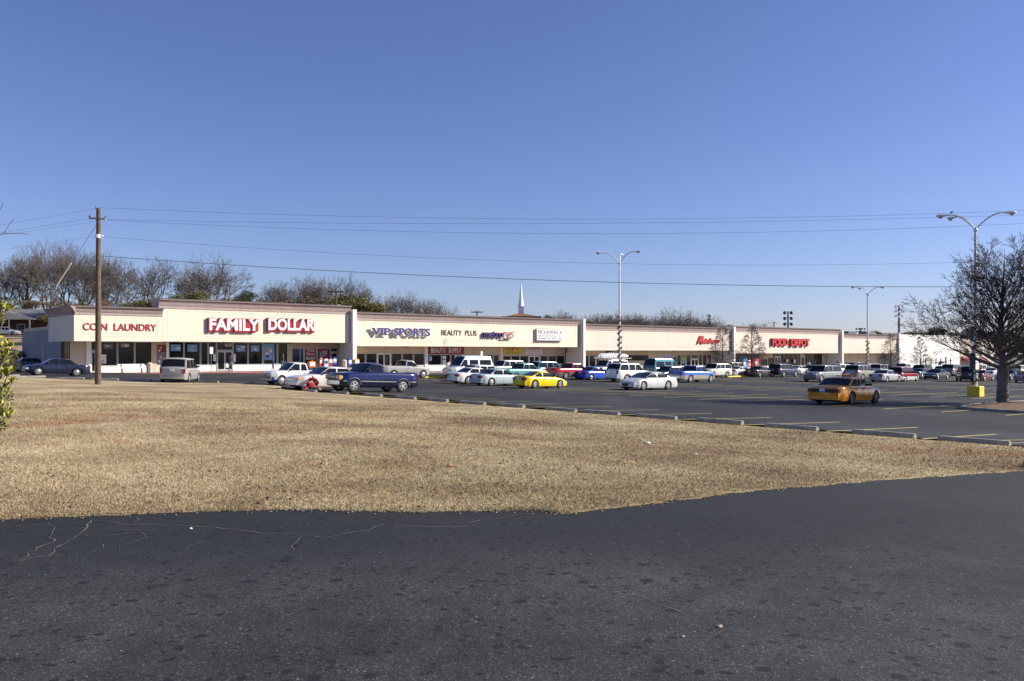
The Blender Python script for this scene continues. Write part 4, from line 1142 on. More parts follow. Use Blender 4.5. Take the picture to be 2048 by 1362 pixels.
# silver side stripe and wheel arch trim of the blue pickup, clamp and sticker of the white sedan
def side_strip(root, kind, z0, z1, mat, name, d0=None, d1=None, off=.006):
    geo, s = _cars[('geo', kind)]; L = s['L']; hw = s['W'] / 2
    fw = s['fo']; rw = fw + s['wb']; ar = s['wr'] + .075
    segs = [(.25, fw - ar - .02), (fw + ar + .02, rw - ar - .02), (rw + ar + .02, L - .2)]
    for sgn in (-1, 1):
        mb = MB()
        for a, b in segs:
            K = 8; vs = []
            for i in range(K + 1):
                d = a + (b - a) * i / K
                e = 1 - .20 * (1 - sm(-.05, .5, d)) - .15 * (1 - sm(-.05, .5, L - d))
                for z in (z0, z1): vs.append((L / 2 - d, sgn * (hw * e * 1.0 + off), z))
            for i in range(K + 1):
                d = a + (b - a) * i / K
                e = 1 - .20 * (1 - sm(-.05, .5, d)) - .15 * (1 - sm(-.05, .5, L - d))
                for z in (z0, z1): vs.append((L / 2 - d, sgn * (hw * e * .96), z))
            o = 2 * (K + 1)
            fs = []
            for i in range(K): fs += [(2 * i, 2 * i + 1, 2 * i + 3, 2 * i + 2), (2 * i + 1, o + 2 * i + 1, o + 2 * i + 3, 2 * i + 3), (2 * i, 2 * i + 2, o + 2 * i + 2, o + 2 * i)]
            mb.add(vs, fs)
        mb.build(name, mat, root)
        for c in (fw, rw):
            mb = MB(); pts = []
            for i in range(13):
                t = math.pi * (.04 + .92 * i / 12); pts.append((L / 2 - c + ar * math.cos(t) * .98, sgn * (hw + .004), s['wr'] + ar * math.sin(t) * .98))
            mb.path(pts, .018, 6); mb.build('wheel_arch_trim', mat, root, 60)
bp_ = roots['dark blue pickup truck with a silver side stripe, nearest the grass']
side_strip(bp_, 'pickup', .62, .68, M['chrome'], 'side_moulding')
mb = MB()
for y in (-.78, .78): mb.bbox(2.60, y - .07, .73, 2.735, y + .07, .98, .01)
mb.build('turn_signal', M['amber'], bp_)
tr_ = roots['white sedan with a red clamp on its front wheel, beside the blue pickup']
mb = MB(); mb.lathe([(.13, 0), (.13, .004), (.01, .005)], (.15, .992, .66), 'y', 16); o = mb.build('sticker', M['yellow'], tr_); props(o, 'round yellow sticker on the door')
mb = MB(); mb.bbox(2.42, .80, .62, 2.60, .985, .74, .01); mb.build('turn_signal', M['amber'], tr_)

sv_ = roots['silver sedan with a black grille standing alone in the middle of the lot']
mb = MB(); pr = [(.30 * math.cos(t * math.pi / 8), .40 + .12 * math.sin(t * math.pi / 8)) for t in range(16)]
n_ = len(pr); vs = [(2.60, y, z) for y, z in pr] + [(2.685, y, z) for y, z in pr]; mb.add(vs, [(i, (i + 1) % n_, n_ + (i + 1) % n_, n_ + i) for i in range(n_)] + [tuple(range(n_)), tuple(range(n_, 2 * n_))])
mb.build('oval_grille', M['darkplastic'], sv_)
# red wheel clamp on the white sedan's camera-side front wheel
tr_.rotation_euler  # pose known
mw = Matrix.LocRotScale(tr_.location, tr_.rotation_euler, None)
cl = thing('wheel_clamp', 'red wheel clamp fastened round the front wheel of the white sedan', 'wheel clamp', mw @ Vector((1.66, .99 + .09, 0)), UB)
mb = MB(); pts = [(.42 * math.cos(math.pi * (i / 12)), 0, .33 + .40 * math.sin(math.pi * (i / 12))) for i in range(13)]
mb.path(pts, .035, 8); mb.build('arc', M['red'], cl, 60)
mb = MB(); mb.lathe([(.16, -.02), (.15, .03), (.05, .04), (.01, .04)], (0, 0, .33), 'y', 16); mb.build('centre_disc', M['red'], cl, 40)
mb = MB()
for t in (-2.6, -.55, .6, 1.57, 2.5): mb.tube((.13 * math.cos(t), 0, .33 + .13 * math.sin(t)), (.42 * math.cos(t), 0, .33 + .38 * math.sin(t)), .022, n=6)
mb.build('arm', M['red'], cl)
for sx_ in (-1, 1):
    mb = MB(); mb.prism_y([(sx_ * .28, .01), (sx_ * .62, .01), (sx_ * .56, .06), (sx_ * .44, .22), (sx_ * .38, .20)], -.11, .07); mb.build('chock', M['red'], cl)
mb = MB(); mb.lathe([(.02, 0), (.06, .02), (.05, .09), (.02, .12)], (-.02, 0, .73), 'z', 10); mb.build('padlock', M['red'], cl)

# the white work van's rack with its load of white pipes and bundles
wv = roots['white work van with a loaded roof rack behind the white suv']
wm_ = Matrix.LocRotScale(wv.location, wv.rotation_euler, None)
for ch in wv.children:
    pass
mb = MB()
for x in (-2.2, -1.1, 0, 1.1): mb.box(x - .03, -.85, 2.08, x + .03, .85, 2.13); mb.tube((x, -.82, 1.84), (x, -.82, 2.10), .025, n=6); mb.tube((x, .82, 1.84), (x, .82, 2.10), .025, n=6)
for y in (-.85, .85): mb.box(-2.9, y - .03, 2.132, 1.9, y + .03, 2.19)
mb.build('roof_rack', M['white'], wv)
ld = thing('pipe_bundle', 'heap of white pipes and slats tied on the work van roof rack', 'pipes', wm_ @ Vector((-.4, 0, 2.195)), UB)
mb = MB(); rnd = random.Random(4)
for i in range(38):
    y = rnd.uniform(-.72, .72); z = .05 + rnd.random() * .42 * (1 - abs(y) * .5)
    l0 = -2.2 + rnd.random() * .7; l1 = 1.0 + rnd.random() * 1.3
    mb.tube((l0, y, z), (l1, y + rnd.gauss(0, .05), z + rnd.gauss(0, .05)), .04, n=6)
mb.build('pipe', M['white'], ld, 50)
mb = MB()
for i in range(11):
    x = -1.6 + i * .3; mb.box(x, -.80, .03, x + .06, -.76, .5 + .16 * math.sin(i * .5)); mb.box(x, .76, .03, x + .06, .80, .45 + .12 * math.sin(i * .5))
mb.build('slat', M['white'], ld)
mb = MB()
for i in range(12): mb.lathe([(.02, -.06), (.08, 0), (.02, .06)], (1.3 + rnd.random() * 1.1, rnd.uniform(-.6, .6), .12 + rnd.random() * .25), 'z', 8)
mb.build('elbow', M['white'], ld, 60)
# ------------------------------------------------------------------ writing
_txt = {}
def text_data(s, ext=0.0, off=0.0, shear=0.0):
    k = (s, ext, off, shear)
    if k in _txt: return _txt[k]
    cu = bpy.data.curves.new('writing', 'FONT'); cu.body = s; cu.extrude = ext; cu.offset = off; cu.shear = shear; cu.size = 1; cu.resolution_u = 4
    o = bpy.data.objects.new('writing', cu); COL.objects.link(o)
    dg = bpy.context.evaluated_depsgraph_get(); dg.update()
    me = bpy.data.meshes.new_from_object(o.evaluated_get(dg))
    vs = [tuple(v.co) for v in me.vertices]; fs = [tuple(p.vertices) for p in me.polygons]
    COL.objects.unlink(o); bpy.data.objects.remove(o); bpy.data.curves.remove(cu); bpy.data.meshes.remove(me)
    _txt[k] = (vs, fs)
    return _txt[k]

def letters(name, s, x0, x1, z0, z1, y0, y1, mat, parent, off=0.0, shear=0.0, label=None, warp=None):
    """upright writing in a front plane: x to the right, z up, from y0 (outer) to y1 (back)"""
    vs, fs = text_data(s, .5, off, shear)
    ax = min(v[0] for v in vs); bx = max(v[0] for v in vs); ay = min(v[1] for v in vs); by = max(v[1] for v in vs)
    out = []
    for x, y, z in vs:
        u = (x - ax) / (bx - ax); w = (y - ay) / (by - ay)
        if warp: u, w = warp(u, w)
        out.append((x0 + u * (x1 - x0), y0 if z > 0 else y1, z0 + w * (z1 - z0)))
    mb = MB(); mb.add(out, fs)
    o = mb.build(name, mat, parent)
    if label: props(o, label)
    return o

# ------------------------------------------------------------------ shop blocks
B0 = 87.0; DR = 2.6; B1 = B0 + DR          # fascia front and shop front planes
class Block:
    def __init__(s, name, label, px0, px1, base, fb, top, mat, depth=24.0, corn=.95, group=None):
        s.a0 = fa(px0, B0)[0]; s.a1 = fa(px1, B0)[0]; s.w = s.a1 - s.a0
        s.zb = base + EYE; s.fb = fb - base; s.top = top - base; s.depth = depth
        s.root = thing(name, label, 'shop building', uv(s.a0, B0, s.zb), UANG, group)
        s.wall = mat
    def fx(s, px): return fa(px, B0)[0] - s.a0            # on the fascia
    def sx(s, px): return fa(px, B1)[0] - s.a0            # on the shop front
    def fzv(s, px, py): return fz(px, py, B0) - s.zb
    def szv(s, px, py): return fz(px, py, B1) - s.zb
    def shell(s, corn, e0=0.0, e1=0.0):
        r = s.root; w = s.w; fb, tp = s.fb, s.top
        mb = MB(); mb.box(0, 0, fb, w, DR + .25, tp - .02); mb.build('fascia', s.wall, r)
        mb = MB(); mb.box(0.01, DR, -.6, w - .01, DR + .22, fb - .004); mb.build('shop_wall', M['beige'], r)
        mb = MB(); mb.box(.02, DR + .25, -.6, .27, s.depth, tp - 1.7); mb.box(w - .27, DR + .25, -.6, w - .02, s.depth, tp - 1.7); mb.box(.02, s.depth, -.6, w - .02, s.depth + .25, tp - 1.7)
        mb.build('outer_wall', M['beige'], r)
        mb = MB(); mb.box(.27, DR + .26, tp - 2.2, w - .27, s.depth, tp - 2.05); mb.build('roof', M['roof'], r)
        c = corn; z0 = tp - c
        prof = [(.01, z0), (-.05, z0), (-.05, z0 + .30 * c), (-.10, z0 + .31 * c), (-.12, z0 + .36 * c), (-.11, z0 + .40 * c), (-.15, z0 + .43 * c), (-.17, z0 + .55 * c), (-.25, z0 + .70 * c), (-.38, z0 + .82 * c), (-.43, z0 + .86 * c), (-.43, z0 + .94 * c), (.01, z0 + .94 * c)]
        mb = MB(); mb.prism_x(prof, -e0, w + e1); mb.build('cornice', M['taupe'], r, 40)
        mb = MB(); mb.prism_x([(.02, z0 + .945 * c), (-.47, z0 + .945 * c), (-.47, z0 + 1.0 * c), (.02, z0 + 1.0 * c)], -e0 - .02, w + e1 + .02); mb.build('coping', M['darkcap'], r)
        # joints scored in the stucco
        mb = MB(); g = .028
        def rect(x0, x1, za, zb_):
            for a, b, cc, d in ((x0, za, x1, za + g), (x0, zb_ - g, x1, zb_)): mb.box(a, -.006, b, cc, .002, d)
            for a in (x0, x1 - g): mb.box(a, -.006, za + g, a + g, .002, zb_ - g)
        rect(.45, w - .45, fb + .75, z0 - .22)
        mb.box(0.02, -.006, fb + .46, w - .02, .002, fb + .46 + g)
        x = 9.0
        while x < w - 4: mb.box(x, -.0045, fb + .03, x + .018, .002, z0 - .01); x += 9.1
        mb.build('joint', M['groove'], r)
    def knee(s, px0, px1, zt=.62, mat=None):
        mb = MB(); x0, x1 = s.sx(px0), s.sx(px1); mb.box(x0, DR - .06, -.3, x1, DR - .001, zt); mb.box(x0, DR - .10, zt, x1, DR - .001, zt + .04)
        mb.build('knee_wall', mat or M['white_wall'], s.root)
    def bay(s, px0, px1, z0, z1, frame='alu', glass='glass', cut=(), name='window', transom=None):
        """one glazed bay: frame with the pane as its part"""
        x0, x1 = s.sx(px0), s.sx(px1); f = .05; y = DR
        mb = MB()
        for a, b, c, d in ((x0, z0, x0 + f, z1), (x1 - f, z0, x1, z1), (x0 + f, z0, x1 - f, z0 + f), (x0 + f, z1 - f, x1 - f, z1)): mb.box(a, y - .085, b, c, y - .002, d)
        if transom: mb.box(x0 + f, y - .083, transom, x1 - f, y - .003, transom + f)
        for q in cut: xx = s.sx(q); mb.box(xx - f / 2, y - .081, z0 + f, xx + f / 2, y - .004, z1 - f)
        fr = mb.build(name, M[frame], s.root)
        mb = MB(); mb.box(x0 + f * .5, y - .045, z0 + f * .5, x1 - f * .5, y - .012, z1 - f * .5); mb.build('pane', M[glass], fr)
        return fr
    def door(s, px0, px1, zt, frame='alu', glass='glass', leaves=2):
        x0, x1 = s.sx(px0), s.sx(px1); y = DR; f = .06
        mb = MB(); mb.box(x0, y - .12, .01, x0 + f, y - .002, zt); mb.box(x1 - f, y - .12, .01, x1, y - .002, zt); mb.box(x0 + f, y - .12, zt - f, x1 - f, y - .002, zt)
        d = mb.build('door', M[frame], s.root)
        mb = MB(); lw = (x1 - x0 - 2 * f) / leaves
        for k in range(leaves):
            a = x0 + f + k * lw + .006; b = a + lw - .012
            for q in ((a, .02, a + .06, zt - f - .01), (b - .06, .02, b, zt - f - .01)): mb.box(q[0], y - .10, q[1], q[2], y - .02, q[3])
            mb.box(a + .06, y - .10, .02, b - .06, y - .02, .20); mb.box(a + .06, y - .10, zt - f - .09, b - .06, y - .02, zt - f - .01)
        mb.build('leaf', M[frame], d)
        mb = MB()
        for k in range(leaves):
            a = x0 + f + k * lw; mb.box(a + .05, y - .075, .18, a + lw - .05, y - .04, zt - f - .07)
        mb.build('pane', M[glass], d)
        mb = MB()
        for k in range(leaves):
            a = x0 + f + (k + (.86 if k % 2 == 0 else .14)) * lw; mb.tube((a, y - .15, .95), (a, y - .15, 1.25), .015, n=6); mb.tube((a, y - .15, .97), (a, y - .09, .97), .012, n=6); mb.tube((a, y - .15, 1.23), (a, y - .09, 1.23), .012, n=6)
        mb.build('handle', M['chrome'], d)
        return d
    def poster(s, px0, px1, py0, py1, mat, lines=(), name='poster', tmat='white', frame=None, lab=None, y=.06, slant=0):
        x0, x1 = s.sx(px0), s.sx(px1); z1, z0 = s.szv((px0 + px1) / 2, py0), s.szv((px0 + px1) / 2, py1)
        mb = MB(); mb.box(x0, DR - y - .012, z0, x1, DR - y, z1); o = mb.build(name, M[mat], s.root)
        if lab: props(o, lab)
        n = len(lines)
        if not n and name == 'poster' and x1 - x0 > .35:          # printed picture: blocks of colour
            rnd = random.Random(int(px0)); mb = MB()
            for q in range(5):
                a = x0 + (x1 - x0) * rnd.uniform(.06, .6); c = z0 + (z1 - z0) * rnd.uniform(.06, .6)
                mb.box(a, DR - y - .016 - q * .001, c, min(x1 - .03, a + (x1 - x0) * rnd.uniform(.15, .4)), DR - y - .0121, min(z1 - .03, c + (z1 - z0) * rnd.uniform(.1, .35)), q % 3)
            mb.build('print', [M['white'], M['tan'], M['navy']], o)
        for i, t in enumerate(lines):
            t, tm = t if isinstance(t, tuple) else (t, tmat)
            hh = (z1 - z0) / n; za = z1 - (i + 1) * hh + hh * .2; zb_ = z1 - i * hh - hh * .14
            wd = (x1 - x0)
            letters('writing', t, x0 + wd * .08, x1 - wd * .08, za, zb_, DR - y - .020, DR - y - .013, M[tm], o, .01, warp=(lambda u, w: (u, w * .75 + u * .35)) if slant else None)
        return o
    def pillar(s, px, zt, w=.45, out=.5, mat=None, lab=None):
        x = s.fx(px); mb = MB(); mb.box(x, -out, -.6, x + w, DR + .3, zt); mb.box(x - .02, -out - .02, zt, x + w + .02, DR + .3, zt + .05)
        o = mb.build('pilaster', mat or M['white_wall'], s.root)
        if lab: props(o, lab)
        return o
    def column(s, px, w=.3, mat=None, zt=None):
        x = s.sx(px); mb = MB(); mb.box(x - w / 2, DR - .16, -.1, x + w / 2, DR - .001, (zt or s.fb) - .006); mb.build('wall_pier', mat or M['beige'], s.root)
    def soffit(s, pxs):
        for px in pxs:
            x = s.fx(px); mb = MB(); mb.box(x - .3, .9, s.fb - .11, x + .3, 1.3, s.fb - .001); mb.build('soffit_light', M['bronze'], s.root)
    def arch(s, px0, px1, zt, mat, y=.03, rise=.35, name='arch'):
        x0, x1 = s.sx(px0), s.sx(px1); pr = [(x0, 0.01), (x1, 0.01)]
        for i in range(9): t = math.pi * i / 8; pr.append(((x0 + x1) / 2 + (x1 - x0) / 2 * math.cos(t), zt - rise + rise * math.sin(t)))
        mb = MB(); mb.prism_y(pr, DR - y, DR - .001); return mb.build(name, mat, s.root)

GB = None
# --- laundry corner
b = Block('laundry_building', 'low cream corner shop with COIN LAUNDRY lettering and a shaded end wall', 154, 325, -2.08, .97, 4.30, M['cream'])
b.shell(.85, e0=.45)
r = b.root
# shaded end: fascia return, its cornice, and the long side wall
mb = MB(); mb.box(-.02, -.0, b.fb, .0, .01, b.fb + .01)
mb = MB(); mb.box(-.25, 0.004, b.fb + .004, -.002, 10.5, b.top - .03); mb.build('fascia', M['cream'], r)
c = .85; z0 = b.top - c
prof = [(-.05, z0), (-.05, z0 + .30 * c), (-.12, z0 + .36 * c), (-.15, z0 + .43 * c), (-.25, z0 + .70 * c), (-.43, z0 + .86 * c), (-.43, z0 + .94 * c), (.0, z0 + .94 * c), (.0, z0)]
mb = MB(); mb.prism_y([(x - .23, z) for x, z in prof], -.42, 10.6); mb.build('cornice', M['taupe'], r, 40)
mb = MB(); mb.box(-.70, -.44, z0 + .946 * c, -.22, 10.62, z0 + c); mb.build('coping', M['darkcap'], r)
mb = MB(); mb.box(-.2, 5.6, -.6, .015, 24, b.fb + 1.2); mb.box(-.22, 5.58, b.fb + 1.2, .03, 24.05, b.fb + 1.28); mb.build('side_wall', M['sidepaint_shade'], r)
mb = MB(); mb.box(-.26, 12.5, .4, -.202, 13.3, 2.2); mb.box(-.24, 16.8, 1.5, -.202, 17.0, 1.7); mb.build('meter_box', M['tan'], r)
# corner glazing, side (shaded) and front
for k, y in enumerate((2.75, 3.45, 4.15, 4.85)):
    mb = MB(); mb.box(-.06, y, .62, .008, y + .05, b.fb); mb.box(-.06, y + .65, .62, .008, y + .70, b.fb); mb.box(-.06, y + .05, .62, .008, y + .65, .67); f = mb.build('window', M['bronze'], r)
    mb = MB(); mb.box(-.02, y + .03, .65, .006, y + .67, b.fb - .02); mb.build('pane', M['glass'], f)
b.column(177, .45, M['white_wall'])
b.knee(192, 313); b.door(181, 191.5, 2.12, leaves=1)
b.bay(181, 191.5, 2.2, b.fb - .02)
for a_, c_ in ((192.5, 234), (235, 268.5), (269.5, 303)): b.bay(a_, c_, .68, b.fb - .02)
b.column(307, .5, M['beige'])
b.poster(200, 212, 709, 727, 'white', (), tmat='navy')
b.poster(242, 258, 687, 694, 'tan', (), tmat='redletter' if 'redletter' in M else 'crimson')
b.poster(207, 225, 688, 697, 'greyplastic', ())
# rack of hanging clothes seen behind the glass: coloured strips on the inside of the pane
letters('letters', 'COIN  LAUNDRY', b.fx(166), b.fx(313), b.fzv(240, 661.5), b.fzv(240, 647), -.05, -.001, M['crimson'], r, .012, label='red capital letters COIN LAUNDRY')
b.soffit((200, 260))

# --- dollar store
b = Block('dollar_store_building', 'tallest cream shop block with the red and white FAMILY DOLLAR letters', 325.3, 699, -2.08, 1.0, 5.24, M['cream'])
b.shell(.98, e0=.40, e1=.05); r = b.root
c = .98; z0 = b.top - c
prof = [(-.05, z0), (-.05, z0 + .30 * c), (-.12, z0 + .36 * c), (-.15, z0 + .43 * c), (-.25, z0 + .70 * c), (-.40, z0 + .86 * c), (-.40, z0 + .935 * c), (-.004, z0 + .935 * c), (-.004, z0)]
mb = MB(); mb.prism_y(prof, .02, DR + .3); mb.build('cornice', M['taupe'], r, 40)
mb = MB(); mb.box(-.42, .03, z0 + .94 * c, .0, DR + .32, z0 + .995 * c); mb.build('coping', M['darkcap'], r)
b.knee(336, 433, .60); b.knee(465, 575, .60); b.knee(583, 661, .60)
b.poster(314.5, 331, 690, 705, 'maroon', (), name='poster'); b.poster(314.5, 331, 706, 728, 'greyplastic', ())
b.column(334.5, .25, M['white_wall'])
zt = b.fb - .02
for a_, c_ in ((337, 367), (368, 400), (401, 415.5), (416.5, 432)): b.bay(a_, c_, .66, zt)
b.door(433, 465, 2.15); b.bay(433, 465, 2.22, zt)
for a_, c_ in ((466, 495), (496, 524.5), (526.5, 553.5), (555, 575)): b.bay(a_, c_, .66, zt)
b.poster(341, 361, 689, 702, 'lightblue', ()); b.poster(374.5, 394, 689, 703.5, 'lightblue', ()); b.poster(472, 490, 690, 703, 'lightblue', ())
b.poster(501, 518, 690.5, 703, 'lightblue', ()); b.poster(528, 548, 688, 720, 'lightblue', ()); b.poster(449, 463, 687, 693, 'tan', (), tmat='crimson', y=.10)
b.poster(467, 471, 708, 724, 'white', ()); b.poster(426, 431, 708, 722, 'white', ())
b.poster(422.5, 425.5, 698, 707, 'tan', (), name='notice_sign', y=.2)
b.column(578.5, .6, M['beige'])
zt = b.szv(620, 696)
b.bay(583, 607, .66, zt, glass='glassb', cut=(600,)); b.bay(608.5, 632.5, .66, zt); b.bay(634, 659, .66, zt); b.door(660.5, 674, 2.0, leaves=1); b.bay(660.5, 674, 2.05, zt)
b.poster(611, 630, 697, 712, 'red', ('Title', 'Pawn')); b.poster(611, 630, 713.5, 719.5, 'tan', (), tmat='crimson'); b.poster(638, 656, 697.5, 720, 'crimson', ('LOW', ), slant=1)
b.arch(677, 698, 2.45, M['cream'], .02); b.arch(684.5, 696.5, 1.95, M['bronze'], .05, .12, 'doorway')
xf = lambda p: b.fx(p)
sg = thing('tmp', None, None) ; bpy.data.objects.remove(sg)
def family(word, pxa, pxb, warp=None):
    x0, x1 = b.fx(pxa), b.fx(pxb); z0, z1 = b.fzv((pxa + pxb) / 2, 664.5), b.fzv((pxa + pxb) / 2, 636.5)
    sgn = letters('sign', word, x0, x1, z0, z1, -.28, -.004, M['crimson'], r, .07, label='raised white on red word ' + word)
    zz = z1 - z0; xx = x1 - x0
    letters('letters', word, x0 + xx * .018, x1 - xx * .012, z0 + zz * .12, z1 - zz * .05, -.30, -.284, M['white'], sgn, .034)
family('FAMILY', 415, 518); family('DOLLAR', 533, 628)
mb = MB()
for pa, pb in ((415.5, 517), (533.5, 627.5)):
    x0, x1 = b.fx(pa), b.fx(pb); mb.box(x0 + .05, -.24, b.fzv(pa, 661), x1 - .1, -.006, b.fzv(pa, 642))
mb.build('sign_backing', M['crimson'], r)
b.soffit((360, 460, 590))
b.pillar(701.5, 4.76 + 2.08, .48, .5, lab='white pilaster right of the dollar store')

# --- sports and beauty block
b = Block('sports_shop_building', 'cream shop block with VIP SPORTS, BEAUTY PLUS and metro PCS signs', 711.5, 1155.5, -2.42, .63, 4.56, M['cream'])
b.shell(.95, e1=.15); r = b.root
zt = b.szv(770, 706.5)
b.knee(712, 753.5, .62); b.knee(781, 848, .62); b.knee(855, 925, .62); b.knee(932, 997, .62); b.knee(1005, 1056, .62); b.knee(1079, 1128, .62)
for a_, c_ in ((712, 730), (731, 753)): b.bay(a_, c_, .68, zt)
b.door(754, 780.5, zt, 'whiteframe')
for a_, c_ in ((782, 803), (804, 825.5), (827, 848)): b.bay(a_, c_, .68, zt)
b.column(851.5, .4, M['white_wall'])
b.poster(855, 927, 693.2, 708.5, 'maroon', ('BEAUTY   SUPPLY',), name='sign_board', y=.12)
zt2 = b.szv(890, 709)
for a_, c_ in ((855, 882), (883, 900), (901, 925)): b.bay(a_, c_, .68, zt2)
b.poster(857, 863, 712, 722, 'lightblue', ()); b.poster(909, 920, 711, 719, 'white', (), tmat='navy'); b.poster(885, 891, 712, 718, 'white', ()); b.poster(885, 892, 720, 729, 'white', (), tmat='navy'); b.poster(897, 901, 722, 731, 'yellow', ())
zt3 = b.szv(960, 709.5)
for a_, c_ in ((932, 946), (947, 969), (970, 985.5), (986.5, 997)): b.bay(a_, c_, .68, zt3)
b.column(1002, .4, M['cream'])
zt4 = b.szv(1060, 711.5)
for a_, c_ in ((1005, 1021), (1022, 1038.5), (1039.5, 1056)): b.bay(a_, c_, .68, zt4)
b.door(1057, 1078.5, zt4, 'whiteframe')
for a_, c_ in ((1080, 1094.5), (1095.5, 1111), (1112, 1128)): b.bay(a_, c_, .68, zt4)
b.poster(1008, 1041, 695, 709, 'yellowboard', ('INCOME TAX', 'ELECTRONIC FILE'), tmat='blackletter', name='sign_board')
b.poster(1051, 1083, 698, 701.5, 'white', ("ANNA'S",), tmat='navy', name='sign_board'); b.poster(1051, 1083, 702, 709.5, 'white', ('ALTERATIONS', 'DRESS SHOP'), tmat='crimson', name='sign_board')
b.arch(1132, 1153, 2.45, M['cream'], .02); b.arch(1142, 1153.5, 2.15, M['bronze'], .05, .12, 'doorway')
xa, xb = b.fx(738), b.fx(857)
def raised(s, pa, pb, ya, yb, depth, mat, outline=None, off=.02, lab=None, shear=0, warp=None, off2=.055):
    x0, x1 = b.fx(pa), b.fx(pb); z0, z1 = b.fzv((pa + pb) / 2, yb), b.fzv((pa + pb) / 2, ya)
    if outline:
        sg = letters('sign', s, x0 - .05, x1 + .05, z0 - .05, z1 + .05, -depth, -.004 - (depth - .12 if depth > .2 else 0), M[outline], b.root, off2, shear, label=lab, warp=warp)
        return letters('letters', s, x0, x1, z0, z1, -depth - .03, -depth - .003, M[mat], sg, off, shear, warp=warp)
    return letters('letters', s, x0, x1, z0, z1, -depth, -.002, M[mat], b.root, off, shear, label=lab, warp=warp)
raised('VIP', 741, 778, 656, 670, .36, 'navy', 'white', .03, 'raised blue letters VIP')
mb = MB()
xA, xB = b.fx(741), b.fx(778); zA, zB = b.fzv(760, 670), b.fzv(760, 656); ww = xB - xA; tt = (zB - zA) * .13
for u0, u1, top_ in ((-.04, .16, 1), (.26, .46, 1), (.46, .68, 1), (.46, .68, 0), (.70, .80, 1), (.70, .92, 0)):
    za = zB - tt if top_ else zA; mb.box(xA + u0 * ww, -.395, za, xA + u1 * ww, -.34, za + tt)
mb.build('serif', M['navy'], r)
raised('SPORTS', 785, 857, 656.5, 672, .36, 'navy', 'white', .03, 'raised blue letters SPORTS')
raised('BEAUTY  PLUS', 883, 953, 660.5, 671, .06, 'blackletter', None, -.006, 'thin dark letters BEAUTY PLUS')
raised('metro', 965, 1003, 663, 675, .35, 'purple', None, .01, 'raised purple letters metro')
raised('PCS', 1003, 1025, 663.5, 676, .30, 'redtext', 'white', -.004, 'red outlined letters PCS', .25, off2=.03)
mb = MB(); mb.box(b.fx(1000), -.3, b.fzv(1010, 678.5), b.fx(1020), -.18, b.fzv(1010, 677.4)); mb.build('underline', M['blackletter'], r)
x0, x1 = b.fx(1071), b.fx(1123); z0, z1 = b.fzv(1097, 681), b.fzv(1097, 657.5)
mb = MB(); mb.box(x0, -.34, z0, x1, -.004, z1); bx = mb.build('box_sign', M['white'], r); props(bx, 'white box sign MEXAMERICA')
mb = MB(); f = .09
for q in ((x0 - .03, z0 - .03, x1 + .03, z0 + .02), (x0 - .03, z1 - .02, x1 + .03, z1 + .03)): mb.box(q[0], -.37, q[1], q[2], -.341, q[3])
mb.build('trim', M['greyplastic'], bx)
letters('letters', 'MEXAMERICA', x0 + .2, x1 - .2, z0 + .85, z1 - .22, -.352, -.341, M['blackletter'], bx, .0)
letters('letters', 'INSURANCE', x0 + 1.0, x1 - .6, z0 + .52, z0 + .72, -.352, -.341, M['blackletter'], bx, .0)
letters('letters', 'TAX', x0 + .2, x0 + .75, z0 + .50, z0 + .72, -.352, -.341, M['crimson'], bx, .02)
letters('letters', 'INCOME TAX   AUTO TAGS', x0 + .2, x1 - .2, z0 + .16, z0 + .36, -.352, -.341, M['blackletter'], bx, .01)
b.soffit((722, 822, 1040, 1085, 1128))
b.pillar(1162, 4.62 + 2.42, .42, .5, lab='white pilaster with a flagpole right of the sports block')
x = b.fx(1162); mb = MB(); mb.tube((x - .12, -.35, 1.9), (x - .12, -.35, 8.2), .055, .03, 8); fp = mb.build('flagpole', M['white'], r)
mb = MB(); mb.lathe([(.01, -.05), (.06, 0), (.01, .06)], (x - .12, -.35, 8.24), 'z', 8); mb.build('finial', M['gold'], fp)

# --- fashion block
b = Block('fashion_shop_building', 'blush coloured shop block with a red script Rainbow sign', 1167.5, 1461, -2.88, .16, 3.98, M['blush'])
b.shell(.90); r = b.root
zt = b.szv(1190, 710.5)
b.knee(1296, 1343, .75, M['white_wall']); b.knee(1343, 1460, .45)
b.bay(1169, 1177, .5, zt); b.bay(1178, 1190, .1, zt); b.door(1191, 1199.5, b.szv(1195, 715.5), 'whiteframe', leaves=1); b.bay(1191, 1199.5, b.szv(1195, 714.5), zt)
b.bay(1212, 1225, 1.2, b.fb - .05, 'bronze'); b.bay(1226, 1262, b.szv(1245, 721), b.szv(1245, 710.5), 'bronze'); b.bay(1263, 1296, b.szv(1280, 721), b.szv(1280, 710.5), 'bronze')
zt = b.szv(1380, 709.3)
for a_, c_ in ((1344, 1352), (1353, 1361), (1362, 1370.5), (1372, 1380.5)): b.bay(a_, c_, .5, zt)
b.door(1381.5, 1395.5, b.szv(1388, 718), 'whiteframe'); b.bay(1381.5, 1395.5, b.szv(1388, 717), zt)
for a_, c_ in ((1396.5, 1403.5), (1404.5, 1412), (1413, 1421)): b.bay(a_, c_, .5, zt)
b.poster(1363, 1369.5, 711, 722, 'green', ()); b.poster(1363, 1369.5, 722.5, 727, 'lightblue', ()); b.poster(1413.5, 1419, 712, 728, 'crimson', ()); b.poster(1345, 1350, 711, 714, 'white', ())
b.poster(1330, 1334.5, 712, 720.5, 'blue', (), name='notice_sign', y=.16)
raised('R', 1393, 1406, 671.5, 687.5, .22, 'redtext', None, .05, 'big red script capital R', .45)
raised('ainbow', 1402, 1440, 676.5, 686.5, .22, 'redtext', None, .045, 'red script letters ainbow', .35)
b.soffit((1245, 1300, 1360, 1410))
b.pillar(1463, 4.15 + 2.88, .45, .5, lab='white pilaster between the fashion shop and the grocery')

